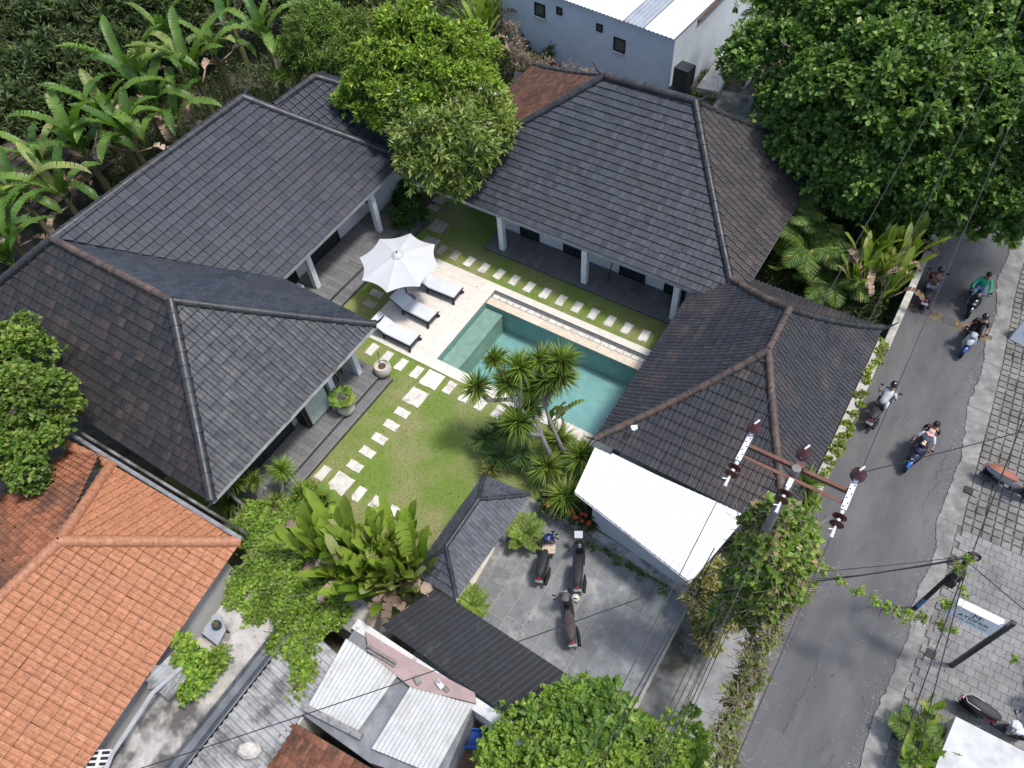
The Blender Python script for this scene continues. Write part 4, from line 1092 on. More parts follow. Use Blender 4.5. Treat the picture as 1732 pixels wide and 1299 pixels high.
tree('thin_shrub', 'thin straggly shrub with pale leaves beside the concrete drive', 'shrub', (12.9, -13.0, 0), wb, 15, 7, .13, .33, L_lime, r=.05, inner=.5)
db = [((-28.62, 0.45, 3.60), 2.20), ((-26.87, 2.18, 3.80), 2.20), ((-25.44, 3.93, 3.60), 2.00), ((-23.96, 5.73, 3.40), 1.80), ((-25.94, -2.14, 3.20), 2.00), ((-24.25, -0.51, 3.40), 2.00), ((-23.23, 1.32, 3.00), 1.60), ((-23.34, -3.33, 2.80), 1.50), ((-22.30, -1.74, 2.80), 1.40), ((-29.43, -1.77, 3.60), 2.40), ((-24.99, -4.90, 2.60), 1.60), ((-23.66, 3.89, 2.80), 1.40), ((-31.94, 3.94, 4.00), 2.60), ((-28.77, 6.18, 4.00), 2.60), ((-25.90, 8.47, 3.60), 2.40), ((-22.83, 6.12, 2.20), 1.20)]
tree('thicket_tree', 'dark dense thicket of narrow-leaved trees in the top left corner', 'tree', (-24, 6, 0), db, 6, 11, .36, .13, L_dark, r=.2, inner=.4, up=.3)
ub = [((-13.94, 6.83, 3.80), 1.60), ((-13.11, 7.83, 3.80), 1.30), ((-14.83, 6.09, 3.20), 1.20), ((-13.18, 6.36, 3.20), 1.10), ((-15.32, 5.52, 2.60), 0.90)]
tree('round_shrub', 'dull green rounded shrub tree between the banana plants and bright tree', 'tree', (-15.5, 8.5, 0), ub, 10, 12, .24, .10, L_mid, r=.12)
ub = [((-16.73, 10.46, 3.00), 1.50), ((-18.67, 9.84, 3.00), 1.50), ((-15.58, 11.86, 2.60), 1.30), ((-21.61, 9.76, 3.00), 2.00), ((-18.58, 12.63, 3.00), 2.00)]
tree('far_tree', 'dark leafy tree at the top edge behind the rounded shrub', 'tree', (-19, 14, 0), ub, 8, 10, .24, .2, L_dark, r=.15)
# wild undergrowth filling the plot behind
def undergrowth(name, label, n, poly_px, z, m, L=.28, W=.16):
    poly = np.array(poly_px); t = RNG.random((n, 4)); t /= t.sum(1, keepdims=True)
    p = (poly[None, :4] * t[:, :, None]).sum(1) if len(poly) == 4 else poly
    u, v = RNG.random(n), RNG.random(n)
    p = (poly[0] * ((1 - u) * (1 - v))[:, None] + poly[1] * (u * (1 - v))[:, None] + poly[2] * (u * v)[:, None] + poly[3] * ((1 - u) * v)[:, None])
    h = RNG.random(n) ** .6 * z * (.55 + .45 * np.sin(p[:, 0] * 1.9) * np.cos(p[:, 1] * 1.6))
    C = np.c_[p[:, 0], p[:, 1], np.abs(h)]
    o = link_mesh(name, leaf_mesh(name, C, unit(RNG.normal(0, 1, (n, 3)) + [0, 0, .7]), L * RNG.uniform(.6, 1.3, n), L * W), m); tag(o, label, 'undergrowth', kind='stuff')
undergrowth('undergrowth', 'tangled dark undergrowth behind the villas', 60000, [(-45, -12), (-16.8, -6), (-9, 9), (-20, 45)], 1.6, L_dark)
undergrowth('undergrowth', 'tangled dark undergrowth behind the guest house', 26000, [(-20, 12), (-5, 6), (-6, 14), (-12, 40)], 1.4, L_dark)
undergrowth('undergrowth', 'dark planting under the street tree', 22000, [(9.6, 3.8), (14.0, 3.6), (14.2, 26), (6.5, 28)], 1.3, L_dark)

# ------------------------------------------------------------------ large single leaves
def leaf_blade(L, W, e0, curve, segs=9, torn=0.0, fold=.35, stalk=.0, tip=.25, seed=0):
    """blade in the x-z plane starting at the origin: midrib rises at angle e0 and bends by curve"""
    rr = random.Random(seed); mb = MB(); x = z = 0.0; pts = []; n = segs + 1; a = e0
    st = max(0, stalk)
    if st > 0:
        x += math.cos(a) * st; z += math.sin(a) * st
    for i in range(n):
        pts.append((x, z, a)); x += math.cos(a) * L / segs; z += math.sin(a) * L / segs; a -= curve / segs
    if st > 0: mb.tube([(0, 0, 0), (pts[0][0], 0, pts[0][1])], [.035, .02], 5)
    def half(t): return W * (math.sin(min(t / .22, 1) * math.pi / 2) ** .7) * (1 if t < 1 - tip else max(.03, math.cos((t - 1 + tip) / tip * math.pi / 2)) ** .8)
    for s_ in (-1, 1):
        for i in range(segs):
            (x0, z0, a0), (x1, z1, a1) = pts[i], pts[i + 1]; t0, t1 = i / segs, (i + 1) / segs
            dr0 = fold + rr.uniform(-.25, .4) * torn; w0, w1 = half(t0), half(t1)
            gap = rr.uniform(0, .5) * torn * L / segs
            n0, n1 = (-math.sin(a0), math.cos(a0)), (-math.sin(a1), math.cos(a1))
            o0 = (x0 + n0[0] * w0 * dr0 + (0 if i == 0 else gap * .5), s_ * w0, z0 + n0[1] * w0 * dr0); o1 = (x1 + n1[0] * w1 * dr0 - gap, s_ * w1, z1 + n1[1] * w1 * dr0)
            q = [(x0, 0, z0), (x1, 0, z1), o1, o0]; mb.add(q if s_ > 0 else q[::-1], [(0, 1, 2, 3)])
    return mb
def weld(mb, name, smooth=True):
    me = mb.mesh(name); bm = bmesh.new(); bm.from_mesh(me); bmesh.ops.remove_doubles(bm, verts=bm.verts, dist=1e-4); bm.to_mesh(me); bm.free()
    me.polygons.foreach_set('use_smooth', [smooth] * len(me.polygons)); return me
M_rib = mat('midrib', (.27, .33, .10), .6)
def leaf_lib(name, n, fn, mats):
    out = []
    for k in range(n):
        me = weld(fn(k), name); me.materials.append(mats[k % len(mats)]); out.append(me)
    return out
BAN = leaf_lib('leaf', 8, lambda k: leaf_blade(random.uniform(2.1, 3.0), random.uniform(.16, .22), R(random.uniform(60, 86)), R(random.uniform(50, 150)), 22, .55, .5, .4, seed=k), [L_banana])
HEL = leaf_lib('leaf', 10, lambda k: leaf_blade(random.uniform(.75, 1.1), random.uniform(.085, .12), R(random.uniform(70, 88)), R(random.uniform(0, 50)), 7, .1 if k % 3 else .5, .35, random.uniform(.5, .9), seed=k), [L_heli])
HELD = leaf_lib('dry_leaf', 4, lambda k: leaf_blade(.8, .10, R(55), R(random.uniform(60, 150)), 6, .8, .7, .6, seed=k), [L_dry])
def put(mesh, parent, loc, az, s=1.0, tilt=0.0, name='leaf'):
    o = link_mesh(name, mesh, None, parent); o.location = loc; o.rotation_euler = (random.uniform(-.15, .15), tilt, az); o.scale = (s, s, s); return o
M_pstem = mat('banana_stem', (.17, .17, .07), .8, var=.4, scale=5, stretch=(1, 1, .3), dirt=(.14, .09, .05), dirt_scale=2)
def banana(px, h, n, s, label):
    o = thing('banana_plant', label, 'banana plant', (px[0], px[1], 0), group='banana plants behind the villa')
    mb = MB(); mb.tube([(0, 0, 0), (.06, .03, h * .5), (.02, 0, h)], [.16 * s, .13 * s, .08 * s], 8); mb.build('stem', M_pstem, o, smooth=True)
    a0 = random.uniform(0, 6.28)
    for i in range(n): put(random.choice(BAN), o, (.02, 0, h - .1 + random.uniform(-.15, .1)), a0 + i * 2.4 + random.uniform(-.3, .3), s * random.uniform(.85, 1.1))
    for i in range(2): put(HELD[i], o, (0, 0, h - .4), a0 + i * 3 + 1, 1.4 * s, .6, 'dry_leaf')
    return o
for (p, h, n, s, lab) in (((-19.700, 0.190, 3.400), 3.4, 8, 1.35, 'tall banana plant with high arching leaves beside the thicket'), ((-17.487, 1.867, 3.400), 3.4, 8, 1.3, 'banana plant with broad leaves right above the villa ridge'), ((-16.749, 5.810, 3.600), 3.6, 8, 1.15, 'banana plant with pale stem near the rounded shrub'),
                       ((-18.529, -4.129, 3.000), 3.0, 9, 1.3, 'banana plant with upright leaves beside the brown tiled roof'), ((-17.167, -2.605, 3.000), 3.0, 7, 1.15, 'banana plant close behind the middle of the villa ridge'), ((-18.417, -7.462, 2.800), 2.8, 9, 1.15, 'banana plant leaning at the left edge above the villa corner'),
                       ((-17.235, -6.395, 2.800), 2.8, 8, 1.1, 'low banana plant just above the villa roof corner'), ((-21.034, 7.261, 3.200), 3.2, 7, 1.2, 'banana plant at the top edge left of the pale-stemmed one'), ((-16.683, -0.406, 3.000), 3.0, 7, 1.1, 'banana plant with drooping leaves touching the villa ridge'), ((-16.494, -9.866, 2.200), 2.2, 8, 1.0, 'banana plant at the left edge right behind the villa hip'), ((-17.381, -9.087, 2.600), 2.6, 7, 1.0, 'small banana plant at the left edge against the villa hip'), ((-21.865, 3.793, 3.000), 3.0, 6, 1.1, 'banana plant half hidden in the thicket'), ((-18.761, -2.314, 3.200), 3.2, 7, 1.2, 'banana plant between the thicket and the villa, left of the middle'), ((-17.958, -0.392, 3.200), 3.2, 7, 1.2, 'banana plant crowded behind the villa ridge, right of the middle'), ((-19.570, -5.681, 2.800), 2.8, 7, 1.0, 'banana plant in front of the brown tiled roof'), ((-18.710, 4.121, 3.200), 3.2, 6, 1.1, 'banana plant between the ridge end and the top edge')):
    banana(p, h, n, s, lab)

# ---- heliconia thickets
def heliconia(label, base_pts, n, s, z0=0.0, dry=.12, group=None, name='heliconia', hrange=(.0, .5)):
    o = thing(name, label, 'plant', (base_pts[0][0], base_pts[0][1], z0), group=group); c = Vector((base_pts[0][0], base_pts[0][1], z0))
    for i in range(n):
        t = random.choice(base_pts); q = random.choice(base_pts); k = random.random() * .8
        p = Vector((t[0] + (q[0] - t[0]) * k + random.uniform(-.15, .15), t[1] + (q[1] - t[1]) * k + random.uniform(-.15, .15), z0 + random.uniform(*hrange))) - c
        d = random.random() < dry
        put(random.choice(HELD if d else HEL), o, p, random.uniform(0, 6.28), s * random.uniform(.8, 1.2), random.uniform(-.1, .25), 'dry_leaf' if d else 'leaf')
    return o
hc = heliconia('dense bright heliconia clump at the end of the stepping stones', [(2.554, -13.116, 0.600), (3.209, -12.158, 0.600), (4.475, -11.510, 0.600), (2.642, -12.498, 0.600), (3.497, -13.098, 0.600), (4.326, -12.379, 0.600), (5.023, -11.627, 0.600), (4.492, -13.034, 0.600), (5.078, -12.465, 0.600), (5.325, -11.884, 0.600)], 280, 1.4, .8, .13, hrange=(0, 1.3))
for px in ((3.608, -14.442, 1.400), (5.633, -12.808, 1.600), (4.498, -13.999, 1.500)):
    mb = MB()
    for k in range(7): mb.box((px[0] - hc.location.x + random.uniform(-.12, .12), px[1] - hc.location.y + random.uniform(-.12, .12), px[2] - hc.location.z + random.uniform(-.1, .2)), (.05, .03, .10), random.uniform(0, 3))
    mb.build('flower', M_red, hc)
heliconia('tall yellowish heliconia clump on the wall beside the road, north of the pavilion', [(12.410, 6.662, 1.200), (12.604, 8.225, 1.200), (13.553, 7.302, 1.200), (13.529, 5.904, 1.200), (13.578, 8.766, 1.200), (12.499, 5.875, 1.000)], 150, 1.2, .8, .18, hrange=(0, 1.1))
heliconia('tall strappy plant clump at the top beside the blue-grey building', [(-10.533, 14.252, 1.200), (-9.999, 15.176, 1.200), (-9.150, 13.037, 1.200), (-10.225, 16.409, 1.200)], 34, 1.5, .4, .12, hrange=(0, .8))
heliconia('young upright banana-like plant beside the pool corner', [(5.540, -4.802, 0.400), (5.712, -4.272, 0.400)], 7, 1.2, .2, 0)

# ---- dracaena heads
def tuft_mesh(name, n, L, W, m, flat=.25):
    D = ball_dirs(n, flat); me = leaf_mesh(name, D * .03, D, L * RNG.uniform(.75, 1.1, n), W, fold=.15, droop=.22, wide=.3); me.materials.append(m); return me
TUFT = [tuft_mesh('leaf_head', 190, .70, .024, L_blade) for _ in range(3)]
TUFTD = tuft_mesh('dry_skirt', 40, .45, .018, leaf_mat('leaf_straw', (0.338, 0.286, 0.104), (0.546, 0.468, 0.208)), -.8)
def dracaena(label, base, heads, r=.10, skirt=True, name='dracaena', group=None):
    o = thing(name, label, 'dracaena', (base[0], base[1], base[2]), group=group); b = Vector(base)
    for i, (path, s) in enumerate(heads):
        pts = [Vector(p) - b for p in path]; n = len(pts); mb = MB()
        sm = []
        for k in range(n - 1):
            for t in (0, .33, .66): 
                p0, p1, p2, p3 = pts[max(k - 1, 0)], pts[k], pts[k + 1], pts[min(k + 2, n - 1)]
                sm.append(.5 * ((2 * p1) + (p2 - p0) * t + (2 * p0 - 5 * p1 + 4 * p2 - p3) * t * t + (3 * p1 - p0 - 3 * p2 + p3) * t ** 3))
        sm.append(pts[-1]); mb.tube(sm, [r * (1 - .5 * k / len(sm)) for k in range(len(sm))], 8); mb.build('stem', M_bark_grey, o, smooth=True)
        h = link_mesh('leaf_head', random.choice(TUFT), None, o); h.location = pts[-1]; h.scale = (s, s, s); h.rotation_euler = (random.uniform(-.3, .3), random.uniform(-.3, .3), random.uniform(0, 6))
        if skirt:
            h = link_mesh('dry_skirt', TUFTD, None, o); h.location = pts[-1]; h.scale = (s, s, s); h.rotation_euler.z = random.uniform(0, 6)
    return o
b0 = (6.354, -6.385, 0.000); b1 = (6.650, -5.809, 0.000)
m1 = (6.586, -6.171, 0.500); m2 = (5.954, -6.005, 2.200); m3 = (5.145, -5.901, 3.000); m4 = (4.823, -5.878, 3.400)
dracaena('tall branching dracaena with grey stems and spiky heads beside the pool, left stems', b0, [([b0, m1, m2, m3, (4.676, -5.730, 3.600), (4.613, -5.748, 3.800)], 1.0), ([m3, (4.799, -5.840, 3.400), (4.008, -5.432, 4.300)], .8), ([m3, (4.870, -5.929, 3.300), (4.203, -6.316, 3.300), (3.718, -6.202, 3.500)], .95), ([m3, (4.991, -5.582, 3.800), (4.824, -5.278, 4.200)], 1.05), ([m2, (5.579, -6.291, 2.400), (5.228, -6.176, 2.600)], 1.25), ([m2, (5.596, -5.746, 2.800), (5.285, -5.507, 2.600)], .9)], .085)
k2 = (6.301, -5.657, 2.000); k3 = (5.771, -5.405, 3.000)
dracaena('tall branching dracaena beside the pool, right stem with crowded spiky heads', b1, [([b1, (6.644, -5.676, 1.000), k2, k3, (5.654, -5.068, 3.800)], 1.1), ([k3, (5.874, -4.893, 3.900), (5.877, -4.529, 4.400)], 1.05), ([k3, (5.474, -5.123, 3.900), (5.281, -4.783, 4.300)], 1.0), ([k3, (5.989, -5.089, 3.900), (6.030, -4.867, 4.100)], 1.0), ([k3, (5.416, -5.427, 3.200), (5.270, -5.355, 3.400)], .9)], .08)
for p, lab in (((7.468, -7.102, 1.200), 'low dracaena head in front of the shed, nearest the red flowers'), ((7.224, -5.592, 1.300), 'dracaena head touching the white shed roof'), ((6.365, -6.366, 1.000), 'dracaena head at the foot of the tall stems'), ((6.182, -5.276, 1.000), 'dracaena head beside the pool edge, behind the stems')):
    dracaena(lab, (p[0], p[1], 0), [([(p[0], p[1], 0), (p[0] + .05, p[1], p[2] * .5), p], 1.1)], .06, name='dracaena_shrub')
db_ = (-1.590, -12.535, 0.000)
dl = [([db_, (-1.398, -12.591, 0.300), (-1.855, -12.684, 1.700), (-1.948, -12.351, 1.800)], .85), ([(-1.081, -12.488, 0.000), (-1.212, -12.263, 0.800), (-1.407, -11.968, 1.700)], .6), ([(-0.859, -11.841, 0.000), (-0.707, -11.709, 0.800), (-0.918, -11.181, 1.600)], .85), ([(-0.806, -12.196, 0.000), (-0.608, -12.184, 0.500), (-0.528, -12.085, 1.100)], .7), ([(-0.150, -11.420, 0.000), (0.022, -11.472, 0.700), (0.133, -11.462, 1.300)], .9), ([(-1.610, -12.803, 0.000), (-1.957, -12.912, 0.500), (-2.114, -12.799, 0.800)], .8)]
dracaena('cluster of short dracaenas with pruned grey stems beside the villa step', db_, dl, .075, skirt=False)
for a, b, w in (((-1.139, -12.240, 0.400), (-1.133, -11.885, 1.300), 'left of the other cut stems'), ((-0.477, -11.531, 0.300), (-0.450, -11.086, 1.200), 'closest to the stepping stones'), ((-0.829, -11.740, 0.300), (-0.840, -11.460, 1.100), 'between two other cut stems')):
    mb2 = MB(); mb2.tube([a, b], [.07, .06], 8); tag(mb2.build('cut_stump', M_bark_grey), 'pruned grey stem among the dracaenas by the villa step, ' + w, 'stump', 'pruned stems among the dracaenas')

# ---- fan palms and shade plants under the dracaena
FAN = tuft_mesh('fan_frond', 60, .55, .035, leaf_mat('leaf_fan', (0.052, 0.117, 0.026), (0.130, 0.221, 0.052)), .1)
for p, s, lab in (((4.036, -6.252, 0.800), 1.0, 'fan palm under the dracaena, nearest the lawn'), ((4.760, -6.633, 0.700), 1.0, 'fan palm behind the small gate roof'), ((5.328, -6.382, 0.900), .9, 'fan palm between the dracaena stem and the lawn'), ((4.362, -5.789, 1.000), 1.0, 'fan palm under the big lower dracaena head')):
    o = thing('fan_palm', lab, 'palm', (p[0], p[1], 0)); mb = MB(); mb.tube([(0, 0, 0), (0, 0, p[2])], [.05, .03], 6); mb.build('stem', M_bark, o)
    for k in range(3):
        f = link_mesh('frond', FAN, None, o); f.location = (random.uniform(-.25, .25), random.uniform(-.25, .25), p[2] + random.uniform(-.2, .15)); f.scale = (s, s, s * .6); f.rotation_euler = (random.uniform(-.5, .5), random.uniform(-.5, .5), random.uniform(0, 6))
for p, s, lab in (((4.592, -7.215, 0.500), 1.0, 'yellowish spiky plant at the top of the gate roof'),):
    o = link_mesh('spiky_plant', tuft_mesh('spiky_plant', 60, .5, .022, L_yellow, .4), None); o.location = p; tag(o, lab, 'plant')

# ---- feathery palms
def frond_mesh(L, W, n, e0, curve, m, seed=0, dl=.35):
    rs = np.random.default_rng(seed); x = z = 0; a = e0; C = []; D = []; ls = []; path = []
    for i in range(n):
        t = i / (n - 1); path.append((x, 0, z))
        if t > .12:
            for s_ in (-1, 1):
                C.append((x, 0, z)); D.append((math.cos(a) * .55, s_ * .8, math.sin(a) * .55 - dl * .6 + rs.normal(0, .08))); ls.append(W * math.sin(math.pi * min(1, .18 + t * .86)) ** .6 + .02)
        x += math.cos(a) * L / n; z += math.sin(a) * L / n; a -= curve / n
    C, D, ls = np.array(C), np.array(D), np.array(ls); me = leaf_mesh('frond', C, D, ls, np.full(len(ls), W * .045 + .004), fold=.1, droop=.12, wide=.3)
    bm = bmesh.new(); bm.from_mesh(me); mb = MB(); mb.tube(path[::3] + [path[-1]], .012, 4); tm = mb.mesh('r'); bm.from_mesh(tm); bm.to_mesh(me); bm.free(); bpy.data.meshes.remove(tm)
    me.materials.append(m); return me
L_palm = leaf_mat('leaf_palm', (0.065, 0.137, 0.026), (0.169, 0.260, 0.046), (0.364, 0.325, 0.104), .92)
FR = [frond_mesh(1.9, .55, 44, R(random.uniform(50, 75)), R(random.uniform(70, 120)), L_palm, k) for k in range(4)]
CYC = [frond_mesh(.75, .20, 30, R(random.uniform(35, 65)), R(random.uniform(30, 70)), L_blade, 20 + k, .1) for k in range(3)]
def palm(label, base, h, n, s, lib=None, name='areca_palm', cat='palm'):
    o = thing(name, label, cat, base); mb = MB(); mb.tube([(0, 0, 0), (.05, 0, h * .5), (0, 0, h)], [.09 * s, .07 * s, .05 * s], 7); mb.build('stem', M_bark, o, smooth=True)
    for i in range(n):
        f = link_mesh('frond', random.choice(lib or FR), None, o); f.location = (0, 0, h); f.rotation_euler = (0, random.uniform(-.15, .3), i * 2.4 + random.uniform(-.3, .3)); f.scale = (s,) * 3
    return o
palm('feathery palm between the guest house and the yellowish heliconia', (*(10.355, 6.454), 0), 1.8, 14, 1.05)
palm('darker feathery palm behind the pavilion roof', (*(11.686, 5.749), 0), 1.2, 12, .95)
palm('feathery palm reaching over the guest house eave', (*(9.159, 7.315), 0), 2.2, 11, .9)
palm('palm beside the side wall of the blue-grey building', (*(4.059, 18.960), 0), 3.6, 13, 1.15)
palm('feathery palm beside the grey planter at the bottom right corner', (*(19.003, -8.363), 0), .4, 12, .62)
palm('low palm right of the grey planter at the right edge', (*(21.910, -5.421), 0), .4, 9, .6)
for i, p in enumerate(((18.808, -8.224), (19.171, -8.687), (18.842, -8.891), (19.065, -7.444))):
    heliconia('small leafy plant in the bed by the bottom right planter, %s' % ('nearest the road', 'at the bottom edge', 'leftmost at the bottom edge', 'nearest the white scooter')[i], [(p[0], p[1], 0)], 12, .55, 0, .05, name='leafy_plant')
for p, lab in (((9.073, 6.112), 'big round leaf plant beside the guest house corner'),):
    o = thing('taro_plant', lab, 'plant', (p[0], p[1], 0))
    for k in range(6):
        f = leaf_blade(.6, .26, R(60), R(70), 6, 0, .15, .9, seed=k); me = weld(f, 'leaf'); me.materials.append(L_lime); put(me, o, (0, 0, .3), k * 1.05, 1.0)
for p, lab in (((0.409, -11.294), 'large green taro leaves beside the heliconia clump'), ((0.510, -12.166), 'taro plant in front of the dracaena cluster')):
    o = thing('taro_plant', lab, 'plant', (p[0], p[1], 0))
    for k in range(7):
        f = leaf_blade(.6, .24, R(55), R(80), 6, 0, .12, .7, seed=k + 9); me = weld(f, 'leaf'); me.materials.append(L_mid); put(me, o, (0, 0, .15), k * .95, .85)
# shade shrubs in the corner between the two villas
for i, (p, r_) in enumerate((((-6.560, 2.217, 0.700), .75), ((-5.592, 1.672, 0.500), .6), ((-7.421, 3.088, 0.900), .7))):
    o = thing('spider_shrub', ('dark strappy shrub between the villa and frangipani, in the middle', 'strappy shrub at the end of the villa step', 'dark shrub under the villa eave corner')[i], 'shrub', (p[0], p[1], 0))
    for k in range(9):
        h = link_mesh('leaf_head', FAN, None, o); h.location = (random.uniform(-r_, r_), random.uniform(-r_, r_), random.uniform(.2, .9)); h.scale = (.9, .9, .9); h.rotation_euler = (random.uniform(-.4, .4), random.uniform(-.4, .4), random.uniform(0, 6))
# ---- potted plants
M_pot = mat('cream_pot', (.52, .49, .42), .55, var=.12, scale=5, dirt=(.36, .33, .27), dirt_scale=2)
M_soil = mat('soil', (.10, .06, .04), .95, var=.4, scale=16, bmp=.6)
def pot(name, label, p, z, r, h, m=M_pot, soil=M_soil):
    o = thing(name, label, 'plant pot', (p[0], p[1], z)); mb = MB()
    mb.lathe([(r * .62, 0), (r * .88, h * .22), (r, h * .52), (r * .95, h * .82), (r * .84, h * .97), (r * .86, h), (r * .74, h), (r * .74, h * .88)], 20); mb.build('pot', m, o, smooth=True)
    mb = MB(); mb.lathe([(r * .76, h * .86), (r * .3, h * .89), (.01, h * .9)], 14); mb.build('soil', soil, o); return o
o = pot('plant_pot', 'round cream pot with bare soil and a thin sprout at the step corner', (-1.316, -5.608, 0.150), .17, .34, .52)
mb = MB(); mb.tube([(-.1, .05, .45), (-.16, .1, .7), (-.2, .18, 1.0)], [.02, .012, .006], 5); mb.build('sprout', M_bark, o)
put(HEL[0], o, (-.17, .1, .55), 2.0, .35)
o = pot('plant_pot', 'round cream pot holding a fan-leaved palm on the villa step', (-1.423, -7.675, 0.150), .17, .34, .50)
for k in range(7):
    mb = MB(); n = 12; vs = [(0, 0, 0)]
    for j in range(n + 1):
        t = (j / n - .5) * R(210); rr_ = .40 * (1 if j % 2 else .93); vs.append((rr_ * math.cos(t), rr_ * math.sin(t), .05 + (.03 if j % 2 else -.01)))
    mb.add(vs, [(0, j + 1, j + 2) for j in range(n)])
    f = mb.build('fan_leaf', L_mid, o); a = k * .9; f.location = (math.cos(a) * .16, math.sin(a) * .16, .80 + random.uniform(-.1, .18)); f.rotation_euler = (0, random.uniform(.0, .5), a); f.scale = (.85, .85, .85)
    mb = MB(); mb.tube([(0, 0, .45), f.location], [.012, .008], 4); mb.build('leaf_stalk', M_pstem, o)
for p, s, lab in (((6.822, -8.563), 1.0, 'potted cycad in a stone bowl beside the gate roof'), ((6.629, -11.387), .85, 'low cycad between the gate and the black carport roof')):
    o = thing('cycad', lab, 'cycad', (p[0], p[1], 0))
    mb = MB(); mb.lathe([(.2, 0), (.34, .18), (.38, .36), (.34, .38), (.30, .32)], 16); mb.build('bowl', mat('stone_bowl', (.33, .29, .23), .9, var=.3, scale=9, bmp=.5), o, smooth=True)
    for k in range(20):
        f = link_mesh('frond', random.choice(CYC), None, o); f.location = (0, 0, .36); f.rotation_euler = (0, random.uniform(-.3, .3), k * 2.4); f.scale = (s * 1.15,) * 3
# ---- creepers
def creeper(name, label, blobs, dens, k, L, W, m, squash=.6, dry=0, cat='creeper', inner=.4):
    o = thing(name, label, cat); Pn, Dn = blob_rosettes(blobs, dens, squash, inner, .5)
    f = link_mesh('foliage', rosette_leaves(Pn, Dn, k, L, W, 1.0), m, o); tag(f, kind='stuff')
    if dry:
        mb = MB(); idx = RNG.integers(0, len(Pn), dry)
        for i in idx:
            p = Vector(Pn[i]); q = p + Vector((random.uniform(-.4, .4), random.uniform(-.4, .4), random.uniform(-.5, .3))); mid = (p + q) / 2 + Vector((random.uniform(-.1, .1), random.uniform(-.1, .1), .1)); mb.tube([p, mid, q], .008, 3, cap=False)
        f = mb.build('dry_stems', M_dryvine, o); tag(f, kind='stuff')
    return o
creeper('creeper', 'bright green creeper mound over the flat roof beside the orange house', [((0.07, -13.48, 2.18), 0.53), ((0.77, -13.17, 2.18), 0.58), ((1.20, -12.63, 2.08), 0.48), ((1.20, -13.85, 2.28), 0.58), ((1.97, -13.44, 2.18), 0.58), ((1.08, -14.74, 2.23), 0.44), ((1.84, -14.41, 2.28), 0.53), ((2.71, -14.09, 2.28), 0.58), ((3.41, -13.87, 2.28), 0.48), ((2.08, -15.05, 2.23), 0.44), ((3.01, -14.81, 2.28), 0.48), ((3.76, -14.65, 2.28), 0.44), ((3.19, -15.53, 2.18), 0.34), ((3.93, -15.32, 2.33), 0.44), ((4.49, -15.71, 2.33), 0.38), ((4.63, -16.23, 2.28), 0.29), ((3.16, -15.26, 2.18), 0.29), ((4.00, -14.07, 2.18), 0.38), ((1.28, -15.22, 2.18), 0.29), ((4.92, -15.25, 2.28), 0.19), ((-0.64, -12.81, 1.48), 0.48), ((0.06, -12.28, 1.28), 0.48)], 70, 6, .105, .36, L_lime, .38, 420)
creeper('bush', 'small bright bush on the flat roof beside the grey corrugated lid', [((1.69, -17.06, 2.90), 0.35), ((2.15, -17.08, 2.70), 0.40), ((2.17, -17.57, 2.60), 0.35), ((2.28, -16.70, 2.60), 0.30), ((1.20, -16.87, 2.80), 0.22)], 60, 7, .13, .3, L_lime, .8, 0, 'bush')
creeper('pole_creeper', 'thick green and yellow creeper climbing the utility pole', [((13.22, -8.43, 7.40), 0.46), ((13.64, -8.15, 7.20), 0.44), ((13.58, -8.64, 6.80), 0.46), ((14.05, -8.33, 6.60), 0.42), ((13.11, -8.26, 7.80), 0.32), ((14.03, -8.73, 6.20), 0.42), ((14.03, -7.81, 7.00), 0.34), ((14.34, -8.53, 6.00), 0.36), ((13.19, -8.68, 6.90), 0.40), ((14.32, -7.99, 6.40), 0.26), ((13.30, -8.75, 6.00), 0.36), ((13.73, -8.89, 5.60), 0.42), ((13.33, -8.95, 5.20), 0.34), ((14.13, -8.89, 5.40), 0.34), ((13.81, -9.01, 4.40), 0.34), ((13.29, -8.37, 8.30), 0.24), ((13.60, -7.95, 7.60), 0.30)] + [((13.22 + random.uniform(-.1, .1), -8.92 + random.uniform(-.08, .05), 3.2 + .3 * k), random.uniform(.17, .28)) for k in range(17)], 46, 6, .13, .38, leaf_mat('leaf_creeper', (.09, .18, .028), (.26, .37, .06), (.42, .33, .17), .78), .9, 700)
for pts_ in ([(14.251, -8.573, 5.600), (14.246, -9.312, 5.000), (14.248, -9.902, 4.400), (14.361, -10.472, 3.900), (14.382, -11.360, 3.800), (14.607, -12.394, 3.800), (14.763, -13.398, 3.800)],):
    bl = []
    for a, b in zip(pts_, pts_[1:]):
        for t in (0, .25, .5, .75): bl.append((tuple(a[i] + (b[i] - a[i]) * t + random.uniform(-.1, .1) for i in range(3)), random.uniform(.15, .32)))
    creeper('cable_creeper', 'dry brown creeper trailing along the cables beside the road', bl, 46, 4, .11, .4, leaf_mat('leaf_creeper_dry', (.12, .17, .04), (.30, .34, .10), (.40, .31, .19), .62), .8, 620)
creeper('variegated_shrub', 'olive yellow variegated shrub at the corner of the white shed', [((12.40, -7.54, 1.40), 0.42), ((12.90, -7.61, 1.30), 0.40), ((12.46, -8.04, 1.20), 0.35), ((12.80, -7.03, 1.50), 0.35), ((13.37, -7.59, 1.20), 0.35), ((12.97, -8.06, 1.00), 0.35), ((13.27, -7.01, 1.40), 0.30), ((13.21, -8.45, 1.60), 0.40), ((12.96, -8.74, 1.20), 0.36), ((13.46, -8.28, 1.80), 0.36), ((13.27, -8.93, 0.90), 0.30)], 50, 9, .15, .14, L_yellow, .9, 0, 'shrub')
